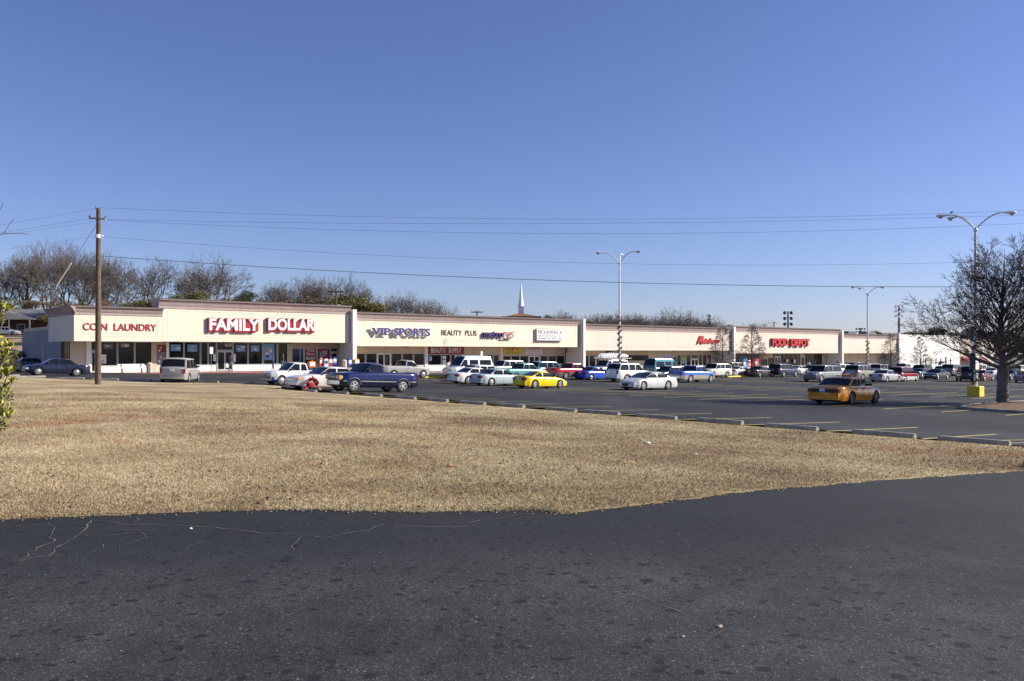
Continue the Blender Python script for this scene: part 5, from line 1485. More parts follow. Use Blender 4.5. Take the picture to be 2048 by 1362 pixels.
# --- grocery block
b = Block('grocery_building', 'blush grocery block with big red FOOD DEPOT letters', 1468, 1677, -3.32, -.32, 4.34, M['blush'])
b.shell(.98, e1=.1); r = b.root
b.knee(1520, 1549, .62); b.knee(1582, 1602, .62); b.knee(1609, 1642, .62)
zt = b.fb - .15
b.poster(1469, 1519, 708, 740, 'bronze', (), name='dark_recess', y=.01)
b.bay(1520, 1534, .7, 2.0); b.bay(1536, 1546, .7, 2.1, 'bronze')
xs = [1547, 1556, 1565, 1574, 1582, 1591, 1600]
for a_, c_ in zip(xs, xs[1:]): b.bay(a_, c_ - .8, .7, zt, 'bronze')
b.door(1601, 1608.5, 2.4, 'alu', leaves=1)
xs = [1609, 1613.5, 1618, 1623, 1628, 1633, 1638, 1644]
for a_, c_ in zip(xs, xs[1:]): b.bay(a_, c_ - .6, .7, zt, 'bronze')
b.door(1548.5, 1560, 2.4, 'alu')
b.poster(1585, 1588, 719, 726, 'white', (), name='notice_sign', y=.3); b.poster(1570, 1573, 718.5, 724, 'white', (), name='notice_sign', y=.3)
b.arch(1653, 1674, 2.2, M['cream'], .02)
raised('FOOD', 1541.5, 1573, 676.5, 692, .40, 'redtext', None, .05, 'raised red letters FOOD')
raised('DEPOT', 1579, 1616, 677.5, 693, .40, 'redtext', None, .05, 'raised red letters DEPOT')
b.soffit((1510, 1560, 1620, 1660))
b.pillar(1680, 4.1 + 3.32, .48, .5, lab='yellowish pilaster right of the grocery')

# --- last plain block
b = Block('plain_shop_building', 'plain blush block without signs between the grocery and the white building', 1684, 1793, -3.42, -.35, 3.54, M['blush'])
b.shell(.9); r = b.root
b.knee(1684, 1762, .95, M['white_wall'])
b.poster(1764, 1770, 727, 741, 'white', (), name='meter_cabinet', y=.1)
b.arch(1772, 1792, 2.35, M['white_wall'], .02)
b.soffit((1688, 1708, 1728, 1750))
b.pillar(1795, 3.9 + 3.42, .48, .4, lab='tall white pilaster at the end of the shops')
for px in (1781, 1818):
    a_, _ = fa(px, B0); h = thing('rooftop_unit', ('left' if px < 1800 else 'right') + 'hand grey rooftop unit with a white end above the white building', 'rooftop unit', uv(a_, B0 + 8, 3.15 + EYE), UANG, 'rooftop units')
    mb = MB(); mb.bbox(-2.6, 0, 0, 1.0, 2.2, 1.25, .05); mb.build('cabinet', M['greycloth'], h)
    mb = MB(); mb.prism_y([(1.0, .1), (1.9, .1), (1.9, .5), (1.0, 1.2)], .2, 2.0); mb.build('hood', M['white'], h)

# --- white building with slit windows
a0 = fa(1800, B0)[0]; a1 = fa(1919, B0)[0]
wb = thing('white_building', 'plain white building with a row of narrow dark slit windows', 'building', uv(a0, B0, -3.75 + EYE), UANG)
topz = fz(1800, 670.5, B0) - (-3.75 + EYE); W = a1 - a0
mb = MB(); mb.box(0, 0, -.6, W, 30, topz); mb.build('wall', M['white_wall'], wb)
mb = MB(); mb.box(-.05, -.06, topz + .001, W + .05, 30.05, topz + .18); mb.build('coping', M['white'], wb)
for px in (1841, 1851.5, 1862, 1872, 1881.5, 1901):
    x = fa(px, B0)[0] - a0; zz0, zz1 = fz(px, 729, B0) + 3.75 - EYE, fz(px, 716.5, B0) + 3.75 - EYE
    mb = MB(); mb.box(x - .22, -.05, zz0, x + .22, -.002, zz1); w_ = mb.build('window', M['bronze'], wb)
    mb = MB(); mb.box(x - .17, -.07, zz0 + .05, x + .17, -.051, zz1 - .05); mb.build('pane', M['glass'], w_)
x = fa(1891.5, B0)[0] - a0; mb = MB(); mb.box(x - .4, -.06, .0, x + .4, -.002, 2.5); mb.build('door', M['steel'], wb)
x = fa(1882, B0)[0] - a0; mb = MB(); mb.bbox(x - .9, -.5, 1.0, x + .6, -.002, 1.55, .03); mb.build('awning', M['steel'], wb)
for px, py in ((1837, 675), (1888, 677)):
    x = fa(px, B0)[0] - a0; z = fz(px, py, B0) + 3.75 - EYE; mb = MB(); mb.bbox(x - .25, -.45, z - .2, x + .2, -.002, z + .12, .03); mb.build('wall_light', M['steel'], wb)
# grey building behind the tree
a2 = fa(1921, B0 + 3)[0]
gb = thing('grey_building', 'grey shop with small windows and a red awning behind the big bare tree', 'building', uv(a2, B0 + 3, -3.9 + EYE), UANG)
mb = MB(); mb.box(0, 0, -.6, 20, 25, 7.0); mb.build('wall', M['tan'], gb)
for i in range(4):
    mb = MB(); mb.box(2 + i * 4.4, -.05, 2.9, 4.6 + i * 4.4, -.002, 4.8); w_ = mb.build('window', M['whiteframe'], gb)
    mb = MB(); mb.box(2.1 + i * 4.4, -.07, 3.0, 4.5 + i * 4.4, -.051, 4.7); mb.build('pane', M['glass'], w_)
mb = MB(); mb.prism_x([(-.002, 2.6), (-1.5, 1.9), (-1.5, 1.6), (-.002, 1.6)], .5, 12); mb.build('awning', M['maroon'], gb)
# further low building at the right
a3 = fa(1985, B0)[0]
lb = thing('low_building', 'low grey building with a white roof edge at the far right', 'building', uv(a3, B0 + 12, -4.2 + EYE), UANG)
mb = MB(); mb.box(0, 0, -.6, 60, 20, 3.4); mb.build('wall', M['greycloth'], lb)
mb = MB(); mb.box(-.6, -1.2, 3.41, 61, 21, 3.75); mb.build('roof', M['white'], lb)

# --- sidewalk in front of all blocks (steps down with them)
for nm, p0, p1, zz in (('sidewalk', 140, 706, -2.08), ('sidewalk', 706, 1162, -2.42), ('sidewalk', 1162, 1465, -2.88), ('sidewalk', 1465, 1680, -3.32), ('sidewalk', 1680, 1800, -3.42)):
    aa, bb_ = fa(p0, B0)[0], fa(p1, B0)[0]; mb = MB()
    L_ = bb_ - aa
    mb.box(.002, -2.0, -.8, L_ - .002, 2.75, .0); o = link(nm, mb.mesh(nm, M['sidewalk'])); o.location = uv(aa, B0, zz + EYE); o.rotation_euler = (0, 0, UANG); props(o, kind='structure')
    mb = MB(); mb.box(.02, -2.15, -.8, L_ - .02, -2.002, -.004); o = link('kerb', mb.mesh('kerb', M['pinkwalk' if p0 < 700 else 'concrete'])); o.location = uv(aa, B0, zz + EYE); o.rotation_euler = (0, 0, UANG); props(o, kind='structure')
    if p0 < 900:
        mb = MB(); mb.box(.02, -1.99, .001, L_ - .02, -.55, .005); o = link('painted_walk', mb.mesh('painted_walk', M['pinkwalk'])); o.location = uv(aa, B0, zz + EYE); o.rotation_euler = (0, 0, UANG); props(o, kind='structure')

# --- house on the hill, steeple
hp = pix(30, 668, 170); gzh = gz(hp.x, hp.y)
ho = thing('ranch_house', 'low house with grey roof and cream gable on the rise at the far left', 'house', (hp.x - 3, 172, gzh - .1), R(2))
mb = MB(); mb.box(-14, 0, 0, 12, 9, 3.0); mb.build('wall', M['brick'], ho)
mb = MB(); mb.prism_x([(-1.2, 3.0), (10, 3.0), (4.5, 5.4)], -15, 13); mb.build('roof', M['shingle'], ho)
mb = MB(); mb.prism_y([(-7, 3.02), (6.6, 3.02), (6.6, 3.2), (.0, 5.1), (-7, 3.2)], -3.2, -1.25); mb.build('gable', M['cream'], ho)
mb = MB()
for x in (-6.6, -2, 2.2, 6.2): mb.box(x - .1, -3.0, 0, x + .1, -2.8, 3.02)
mb.build('porch_post', M['white'], ho)
for x in (-11, -4, 3, 9):
    mb = MB(); mb.box(x - .8, -.06, .9, x + .8, -.002, 2.2); w_ = mb.build('window', M['whiteframe'], ho); mb = MB(); mb.box(x - .7, -.08, 1.0, x + .7, -.061, 2.1); mb.build('pane', M['glass'], w_)
for i, (px, kd, lab) in enumerate(((12, 'sedan', 'white car parked by the house on the rise, the left one'), (23, 'wagon', 'white car parked by the house on the rise, the right one'))):
    c = build_car(kd, 'parked_car', 'white', W_, lab, 'car', group='cars by the house on the rise')
    p = pix(px, 667, 166); c.location = (p.x, 164.5, gz(p.x, 164.5)); c.rotation_euler = (0, 0, .1)

sp = pix(1042, 640, 260)
st = thing('church_steeple', 'slender white church spire on a brown hipped roof behind the shops', 'church', (sp.x, 260, gz(sp.x, 260) - .2))
zb = sp.z - st.location.z
def zz(py): return pix(0, py, 260).z - st.location.z
mb = MB(); mb.box(-6, -6, 0, 6, 6, zz(634)); mb.build('wall', M['brick'], st)
mb = MB(); mb.lathe([(8.6, zz(636)), (1.4, zz(627.5))], (0, 0, 0), 'z', 4); o = mb.build('roof', M['brownroof'], st); o.rotation_euler = (0, 0, .8)
mb = MB(); mb.box(-.85, -.85, zz(628.5), .85, .85, zz(613)); mb.box(-1.0, -1.0, zz(613.5), 1.0, 1.0, zz(612.6)); mb.build('tower', M['white'], st)
mb = MB(); mb.lathe([(.95, zz(612.5)), (.72, zz(606)), (.06, zz(565))], (0, 0, 0), 'z', 8); sp_ = mb.build('spire', M['white'], st)
mb = MB(); mb.box(-.05, -.05, zz(566), .05, .05, zz(561)); mb.box(-.4, -.04, zz(563.5), .4, .04, zz(562.8)); mb.build('cross', M['chrome'], sp_)
# ------------------------------------------------------------------ wheel stops
def stop_mesh():
    mb = MB(); L = 1.83; P = [(-.09, 0), (.09, 0), (.09, .06), (.055, .135), (-.055, .135), (-.09, .06)]
    vs = []
    for i, x in enumerate((-L / 2, -L / 2 + .04, 0, L / 2 - .04, L / 2)):
        k = .9 if i in (0, 4) else 1
        vs += [(x, y * k, z * k) for y, z in P]
    fs = []
    for j in range(4):
        for i in range(6): fs.append((j * 6 + i, j * 6 + (i + 1) % 6, (j + 1) * 6 + (i + 1) % 6, (j + 1) * 6 + i))
    fs += [tuple(range(5, -1, -1)), tuple(range(24, 30))]
    mb.add(vs, fs); return mb.mesh('wheel_stop', M['concrete'])
sm_ = stop_mesh()
ORD = ['nearest', 'second', 'third', 'fourth', 'fifth', 'sixth', 'seventh', 'eighth', 'ninth', 'tenth', 'eleventh', 'twelfth', 'thirteenth', 'fourteenth', 'fifteenth', 'sixteenth', 'seventeenth', 'eighteenth', 'nineteenth', 'twentieth']
right_px = [(1970, 884.5), (1764, 872.5), (1582, 858), (1436, 847), (1315, 837), (1202, 828.5), (1109, 822.5), (1019, 814.5), (944, 808.5), (878, 803), (817, 798), (763, 793), (715, 788), (671, 783.5), (628, 779.5), (585, 776)]
for i, (x, y) in enumerate(right_px):
    p = hit(x, y); a_, b_ = ab(p.x, p.y)
    if i < 14: p = uv(LOTA + .25, b_)
    z = gz(p.x, p.y); dz = gz(p.x + V.x * .9, p.y + V.y * .9) - gz(p.x - V.x * .9, p.y - V.y * .9)
    o = link('wheel_stop', sm_); o.location = (p.x, p.y, z + .01); o.rotation_euler = (0, -math.atan2(dz, 1.8), R(130) + random.uniform(-.045, .045))
    o.scale = (random.uniform(.90, .96), 1, random.uniform(.85, 1.05)); props(o, f'{ORD[i]} concrete wheel stop counted from the right end of the slanting row', 'wheel stop', 'wheel stops along the dead grass')
for i, (x, y) in enumerate([(482, 767), (415, 765.5), (350, 764), (281, 762.5), (210, 760.5), (141, 758.5), (62, 755.5), (10, 753.5)]):
    p = hit(x, y); q = hit(x - 30, y - 1.0); d = Vector((q.x - p.x, q.y - p.y, 0))
    o = link('wheel_stop', sm_); o.location = (p.x, p.y, p.z + .01); o.rotation_euler = (0, 0, math.atan2(d.y, d.x))
    props(o, f'{ORD[i]} pale wheel stop counting leftwards from the white pickup along the drive', 'wheel stop', 'wheel stops along the drive')
p = hit(2052, 931); o = link('wheel_stop', sm_); o.location = (p.x + .5, p.y, p.z + .01); o.rotation_euler = (0, 0, .55); props(o, 'single pale concrete wheel stop at the right edge where grass meets road', 'wheel stop')

# ------------------------------------------------------------------ lamp posts
def lamp_post(px, py, pytop, label, arms, garland, box):
    p = hit(px, py); Z = p.y; H = (HOR - pytop) / FPX * Z + EYE - p.z
    r = thing('lamp_post', label, 'lamp post', p, UANG, 'lamp posts of the parking lot')
    h0 = .72
    mb = MB(); mb.bbox(-.42, -.42, -.1, .42, .42, h0, .03); mb.build('base_block', M['yellow'], r)
    mb = MB(); mb.tube((0, 0, h0), (0, 0, H), .125, .085, 12); mb.lathe([(.11, H - .25), (.13, H - .22), (.13, H - .05), (.06, H + .03)], (0, 0, 0), 'z', 12); mb.build('pole', M['galv'], r, 50)
    for k, (ang, ln) in enumerate(arms):
        d = Vector((math.cos(ang), math.sin(ang), 0)); pts = []
        for i in range(9):
            t = i / 8; pts.append(Vector((0, 0, H - .12)) + d * (ln * t) + Vector((0, 0, 1.15 * math.sin(t * math.pi / 2) ** .9)))
        mb = MB(); mb.path(pts, [.05] * 8 + [.04], 8); a = mb.build('arm', M['galv'], r, 50)
        e = pts[-1]; mb = MB(); L = .95
        n = Vector((-d.y, d.x, 0)); vs = []; K = 10; prof = [(0, .045, .045), (.15, .07, .06), (.4, .11, .09), (.6, .145, .11), (.75, .13, .10), (.85, .05, .05)]
        for s_, w, h in prof:
            for q in range(K):
                t = 2 * math.pi * q / K; vs.append(e + d * s_ + n * (w * math.cos(t)) + Vector((0, 0, h * math.sin(t) - (h * .2))))
        fs = [(j * K + i, j * K + (i + 1) % K, (j + 1) * K + (i + 1) % K, (j + 1) * K + i) for j in range(5) for i in range(K)] + [tuple(range(K)), tuple(range(6 * K - 1, 5 * K - 1, -1))]
        mb.add(vs, fs); hd = mb.build('lamp_head', M['galv'], a, 50)
        mb = MB(); c = e + d * .57 - Vector((0, 0, .11)); mb.lathe([(.13, .04), (.13, -.02), (.09, -.09), (.02, -.11)], c, 'z', 12); mb.build('lens', M['lampglass'], hd, 50)
    if garland:
        z0, z1 = garland; mb = MB(); pts = []; n = int((z1 - z0) * 14); turns = (z1 - z0) / .62
        for i in range(n + 1):
            t = i / n; rr = .20 + .03 * math.sin(i * 1.7); pts.append((rr * math.cos(turns * 2 * math.pi * t), rr * math.sin(turns * 2 * math.pi * t), z0 + (z1 - z0) * t))
        mb.path(pts, [.065 + .025 * math.sin(i * 2.3) for i in range(n + 1)], 6)
        rnd = random.Random(px)
        for q in pts[::1]:
            for _ in range(6):
                c = Vector(q) + Vector((rnd.gauss(0, .09), rnd.gauss(0, .09), rnd.gauss(0, .07))); d_ = Vector((rnd.gauss(0, 1), rnd.gauss(0, 1), rnd.gauss(0, 1))).normalized() * .09
                e_ = d_.orthogonal().normalized() * .03; mb.add([c - d_, c + e_, c + d_], [(0, 1, 2)])
        mb.build('garland', M['garland'], r)
        mb = MB()
        for k in range(int((z1 - z0) / 1.1)):
            z = z1 - .1 - k * 1.1; mb.lathe([(.02, -.10), (.12, 0), (.02, .10)], (.18, -.14, z), 'z', 8); mb.tube((.16, -.14, z), (.2, -.2, z - .4), .03, .05, 6)
        mb.build('ribbon', M['gold'], r)
    return r, p, H
lp1 = lamp_post(1239, 759, 524, 'white lamp post with twin arms and garland behind the large white suv', [(R(140), 1.75), (R(-70), 1.6), (R(35), 1.5)], (1.0, 6.9), 0)
lp2 = lamp_post(1735, 752, 588, 'furthest lamp post with garland in front of the plain block', [(R(140), 1.6), (R(-38), 1.75), (R(60), 1.5)], (1.2, 5.2), 0)
lp3 = lamp_post(1951, 793, 456, 'nearest lamp post on a yellow block with a bird on its left arm', [(R(112), 1.6), (R(68), 1.6), (R(-50), 1.75)], (.72, 3.6), 0)
r3, p3, H3 = lp3
bd = thing('bird', 'small dark bird perched on the left arm of the nearest lamp post', 'bird', (p3.x + 1.5 * math.cos(R(152)), p3.y + 1.5 * math.sin(R(152)), p3.z + H3 + 1.12))
mb = MB(); vs = []
prof = [(-.17, .01, .02), (-.10, .02, .03), (-.05, .05, .06), (.0, .06, .08), (.06, .05, .11), (.10, .035, .14), (.13, .03, .165), (.16, .012, .165), (.19, .004, .16)]
for x, rr, z in prof:
    for k in range(8): t = k * math.pi / 4; vs.append((x, rr * math.cos(t), z + rr * math.sin(t)))
mb.add(vs, [(j * 8 + i, j * 8 + (i + 1) % 8, j * 8 + 8 + (i + 1) % 8, j * 8 + 8 + i) for j in range(8) for i in range(8)] + [tuple(range(8)), tuple(range(71, 63, -1))])
mb.tube((.0, .02, .04), (.01, .02, -.06), .006, n=5); mb.tube((.0, -.02, .04), (.01, -.02, -.06), .006, n=5)
mb.build('body', M['blackcloth'], bd, 60)
nb = thing('notice_board', 'grey and white notice sheets strapped to the nearest lamp post', 'sign', p3 + Vector((0, -.0, 0)), UANG)
mb = MB(); mb.box(-.62, -.26, 1.9, -.10, -.22, 3.0); mb.box(-.62, .12, 1.9, -.12, .16, 2.9); mb.build('sheet', M['white'], nb)
mb = MB(); mb.box(-.64, -.215, 1.88, -.60, .12, 3.02); mb.build('bracket', M['steel'], nb)

# ------------------------------------------------------------------ utility pole, wires
pb = hit(196, 769.5); Zp = pb.y; Hp = (HOR - 417) / FPX * Zp + EYE - pb.z
up = thing('utility_pole', 'tall brown wooden utility pole on the grass in front of the laundry', 'utility pole', pb)
M['wood'] = pm('weathered_pole_wood', (0.115, 0.078, 0.055), .9, 0, .3, 6, .5, bscale=25)
mb = MB(); mb.tube((0, 0, -.3), (.03, 0, Hp), .185, .125, 12); mb.build('pole', M['wood'], up, 50)
zc = (HOR - 438) / FPX * Zp + EYE - pb.z
mb = MB(); mb.tube((-.52, .05, zc + .05), (.55, -.2, zc - .03), .055, n=6); mb.build('crossarm', M['concrete'], up)
def insul(x, y, z):
    mb = MB(); mb.lathe([(.03, 0), (.06, .02), (.045, .06), (.06, .08), (.03, .13)], (x, y, z), 'z', 8); mb.build('insulator', M['greyplastic'], up, 50)
insul(-.12, 0, Hp - .02); insul(-.52, .05, zc + .09); insul(.55, -.2, zc + .02)
mb = MB(); zt_ = (HOR - 472) / FPX * Zp + EYE - pb.z; mb.lathe([(.17, -.12), (.18, 0), (.17, .08)], (0, 0, zt_), 'z', 12); mb.box(.16, -.05, zt_ - .02, .30, .05, zt_ + .06); mb.build('bracket', M['white'], up)

def wire(label, pts, x1, Z1, rad=.012, name='wire', cat='wire', Z0=None, mat='wire', n=40, grp='overhead wires'):
    """span from the pole; hangs through the given picture points, plan is a straight line"""
    Z0 = Zp if Z0 is None else Z0
    xs = [p[0] for p in pts]; A = np.polyfit(xs, [p[1] for p in pts], 2 if len(pts) > 2 else 1)
    X0 = ray(pts[0][0], Z0); X1 = ray(x1, Z1); out = []
    for i in range(n + 1):
        t = i / n; X = X0 + (X1 - X0) * t; Z = Z0 + (Z1 - Z0) * t
        px = 1024 + FPX * X / Z; out.append((X, Z, EYE + (HOR - np.polyval(A, px)) / FPX * Z))
    mb = MB(); mb.path(out, rad, 5); o = mb.build(name, M[mat]); props(o, label, cat, grp)
wire('topmost wire running right from the utility pole', [(195, 415), (1100, 438), (2048, 421)], 2600, 46, .0065)
wire('upper of the close pair of wires right of the crossarm', [(214, 439), (1100, 447), (2048, 430)], 2600, 45.6, .0065)
wire('lower of the close pair of wires right of the crossarm', [(216, 440), (1100, 467), (2048, 447)], 2600, 45.2, .0065)
wire('thin fourth wire right of the utility pole', [(205, 473), (1000, 521), (1950, 524)], 2600, 46, .006)
wire('thick lowest cable right of the utility pole', [(203, 512), (1000, 557), (1900, 573.5)], 2600, 46, .015)
wire('topmost wire running left from the utility pole', [(195, 417), (0, 450)], -700, 42, .0065)
wire('second wire running left from the crossarm', [(181, 437), (0, 466)], -700, 42, .0065)
wire('third wire running left just below the crossarm', [(192, 443), (0, 471)], -700, 42, .006)
wire('lowest thin wire running left from the utility pole', [(192, 473), (0, 500)], -700, 42, .005)
g0 = Vector((pb.x - .1, pb.y, pb.z + (HOR - 450) / FPX * Zp + EYE - pb.z)); g1 = hit(-8, 757)
gw = thing('guy_wire', 'slanting guy wire with a pale yellow guard left of the utility pole', 'wire', g1)
mb = MB(); mb.tube((0, 0, 0), g0 - g1, .012, n=5); mb.build('cable', M['wire'], gw)
dd = g0 - g1; mb = MB(); mb.tube(dd * .62, dd * .765, .035, n=8); mb.build('guard', M['white'], gw)

# far floodlights and poles
def flood(px, pyt, Z, rows, cols, label, wx, wide=.55, pale=False):
    x = ray(px, Z); zt = pix(px, pyt, Z).z; z0 = gz(x, Z) - .5
    r = thing('floodlight_mast', label, 'floodlight', (x, Z, z0), 0, 'stadium floodlights behind the shops'); H = zt - z0
    mb = MB(); mb.tube((0, 0, 0), (0, 0, H), .32, .2, 8); mb.build('mast', M['steel'], r, 50)
    s = wide
    mb = MB()
    for j in range(rows): mb.box(-wx / 2, -.08, H - .2 - j * s * 1.9, wx / 2, .08, H - .05 - j * s * 1.9)
    mb.build('crossbar', M['steel'], r)
    for j in range(rows):
        for i in range(cols):
            xx = -wx / 2 + wx * i / max(1, cols - 1); mb = MB(); mb.lathe([(.05, -.3), (s * .55, .2), (s * .6, .3), (s * .5, .32)], (xx, -.35, H - .35 - j * s * 1.9), 'y', 8)
            mb.build('floodlight', M['white' if pale else 'steel'], r)
flood(1576, 623, 230, 4, 2, 'dark floodlight mast behind the grocery sign', 1.8, .8)
flood(1798, 611, 190, 3, 3, 'tall floodlight mast left of the white building', 1.6, .55, True)
flood(1721, 656, 300, 3, 4, 'small distant floodlight mast left of the second lamp post', 3.0, .55)
flood(1548, 644, 320, 1, 2, 'tiny distant pale mast right of the second lot tree', 1.6, .4, True)
flood(1418, 629, 240, 3, 2, 'pale floodlight mast among the bare trees behind the fashion shop', 1.0, .5, True)
for px, pt, Z, lab in ((954, 621, 200, 'small double-arm utility pole behind the beauty shop roof'), (672, 579, 150, 'utility pole with transformers rising behind the dollar store roof')):
    x = ray(px, Z); zt = pix(px, pt, Z).z; z0 = gz(x, Z); r = thing('utility_pole', lab, 'utility pole', (x, Z, z0)); H = zt - z0
    mb = MB(); mb.tube((0, 0, 0), (0, 0, H), .2, .13, 8); mb.build('pole', M['wood'], r)
    mb = MB(); mb.box(-1.4, -.08, H - .5, 1.4, .08, H - .3); mb.build('crossarm', M['wood'], r)
    for q in (-1.2, -.5, .5, 1.2): mb = MB(); mb.lathe([(.05, 0), (.1, .1), (.05, .3)], (q, 0, H - .3), 'z', 6); mb.build('insulator', M['greyplastic'], r)
    if px < 700:
        for q in (-.5, .5): mb = MB(); mb.lathe([(.05, 0), (.28, .05), (.28, .85), (.05, .95)], (q, -.1, H - 3.6), 'z', 8); mb.build('transformer', M['white'], r, 40)

# ------------------------------------------------------------------ street furniture in front of the shops
def onwalk(px, py=None, b=86.0, z=-2.08):
    a_, _ = fa(px, b); return uv(a_, b, z + EYE + .001)
def newsbox(px, b, z, mat, lab, h=1.1, wd=.5):
    r = thing('newspaper_box', lab, 'newspaper box', onwalk(px, None, b, z), UANG, 'newspaper boxes along the walk')
    mb = MB(); mb.bbox(-wd / 2, -.22, .35, wd / 2, .22, h, .03); mb.build('cabinet', M[mat], r)
    mb = MB(); mb.box(-wd * .36, -.235, h - .48, wd * .36, -.221, h - .12); mb.build('window', M['white' if mat not in ('white',) else 'blackletter'], r)
    mb = MB(); mb.bbox(-.08, -.2, h, .12, .1, h + .10, .02); mb.build('coin_box', M['white' if mat == 'red' else mat], r)
    for sx in (-1, 1):
        mb = MB(); mb.box(sx * wd * .38 - .03, -.18, 0, sx * wd * .38 + .03, .18, .35); mb.build('leg', M['black'], r)
newsbox(641, 86.2, -2.08, 'red', 'red newspaper box with a white window, left of the white one', 1.25)
newsbox(651, 86.0, -2.08, 'white', 'white newspaper box beside the red one', 1.2)
newsbox(623, 86.4, -2.08, 'orange', 'low orange newspaper box behind the white pickup', 1.0, .8)
newsbox(660, 87.0, -2.08, 'maroon', 'brown newspaper box just right of the white one', 1.3)
newsbox(668, 87.3, -2.08, 'blue', 'dark blue newspaper box left of the arched doorway', 1.35)
newsbox(698.5, 86.2, -2.08, 'blue', 'blue newspaper box against the white pilaster', 1.2)
newsbox(712.5, 86.2, -2.42, 'yellow', 'bright yellow newspaper box right of the white pilaster', 1.5, .62)
def bin_(px, b, z, lab, mat='tan', h=1.0, rr=.3):
    r = thing('trash_can', lab, 'trash can', onwalk(px, None, b, z), UANG)
    mb = MB(); mb.lathe([(rr * .86, 0), (rr, .04), (rr, h * .78), (rr * .98, h * .8)], (0, 0, 0), 'z', 8); mb.build('body', M[mat], r)
    mb = MB(); mb.lathe([(rr * 1.06, h * .8), (rr * 1.06, h * .86), (rr * .6, h), (.02, h + .03)], (0, 0, 0), 'z', 8); mb.build('lid', M[mat], r, 30)
bin_(299, 86.3, -2.08, 'tan stone trash can beside the bench at the laundry')
bin_(688, 86.3, -2.08, 'tan round trash can in front of the arched doorway', 'tan', 1.15, .34)
bin_(896, 87.3, -2.42, 'white bin with a red print under the beauty supply window', 'white', 1.0)
bn = thing('bench', 'white slatted bench under the laundry windows', 'bench', onwalk(264, None, 87.6, -2.08), UANG)
mb = MB()
for k in range(3): mb.box(-1.25, -.22 + k * .15, .44, 1.25, -.10 + k * .15, .48)
mb.build('seat', M['white'], bn)
mb = MB(); mb.box(-1.25, .24, .55, 1.25, .28, .68); mb.box(-1.25, .26, .74, 1.25, .30, .86); mb.build('backrest', M['white'], bn)
for sx in (-1, 1):
    mb = MB(); mb.box(sx * .9 - .04, -.2, 0, sx * .9 + .04, .2, .438); mb.box(sx * .9 - .03, .20, .439, sx * .9 + .03, .24, .86); mb.build('leg', M['concrete'], bn)
def vending(px, b, z, mat, lab, h=1.95, w=1.0, name='vending_machine'):
    r = thing(name, lab, 'vending machine', onwalk(px, None, b, z), UANG)
    mb = MB(); mb.bbox(-w / 2, -.4, .06, w / 2, .4, h, .03); mb.build('cabinet', M[mat], r)
    mb = MB(); mb.box(-w * .42, -.43, .55, w * .2, -.401, h - .15); mb.build('front_panel', M['lightblue' if mat == 'skyblue' else ('red' if mat == 'white' else 'crimson')], r)
    mb = MB(); mb.lathe([(.28, -.012), (.27, 0)], (-w * .1, -.445, h * .62), 'y', 20); mb.build('emblem', M['white'], r)
    mb = MB(); mb.box(w * .26, -.425, .9, w * .42, -.401, 1.35); mb.build('coin_panel', M['greyplastic'], r)
    mb = MB(); mb.box(-w * .35, -.42, .2, w * .1, -.401, .42); mb.build('delivery_slot', M['black'], r)
    for sx in (-1, 1): mb = MB(); mb.box(sx * w * .4 - .04, -.35, 0, sx * w * .4 + .04, .35, .059); mb.build('foot', M['black'], r)
vending(1486, 88.4, -3.32, 'skyblue', 'bright blue vending machine left of the red one at the grocery', 2.1, 1.3)
vending(1496, 88.4, -3.32, 'white', 'white ice machine with red print between the blue and red machines', 1.8, 1.3)
vending(1509.5, 88.4, -3.32, 'red', 'red vending machine at the grocery wall', 2.1, 1.5)
# sign posts: blue parking signs and the small white pillar lamp
for px, py, b_, z_, m_, lab in ((1332, 721, 85.4, -2.95, 'blue', 'blue square sign on a post in front of the blank wall'), (963, 712, 85.3, -2.5, 'white', 'white narrow sign on a post above the white van roof'), (422.5, 740, 85.4, -2.08, 'white', 'thin sign post with a small tan sign left of the store door')):
    r = thing('sign_post', lab, 'sign', onwalk(px, None, b_, z_), UANG)
    hh = 2.5
    mb = MB(); mb.tube((0, 0, 0), (0, 0, hh), .03, n=6); mb.build('post', M['greyplastic'], r)
    mb = MB(); mb.bbox(-.17, -.05, hh - .65, .17, -.031, hh + .02, .01); mb.build('panel', M[m_], r)
# yellow painted islands of the lot rows
def kerb_island(px, py, L, W, ang, lab):
    p = hit(px, py); r = link('yellow_kerb', MB().bbox(-L / 2, -W / 2, -.1, L / 2, W / 2, .15, .12).mesh('yellow_kerb', M['yellow'])); r.location = p; r.rotation_euler = (0, 0, ang); props(r, kind='structure')
    t = link('island_soil', MB().bbox(-L / 2 + .15, -W / 2 + .15, .151, L / 2 - .15, W / 2 - .15, .20, .1).mesh('island_soil', M['mulch'])); t.location = p; t.rotation_euler = (0, 0, ang); props(t, kind='structure')
kerb_island(880, 755, 5.5, 1.6, UANG, ''); kerb_island(1476, 753.5, 6, 1.2, UANG, '')

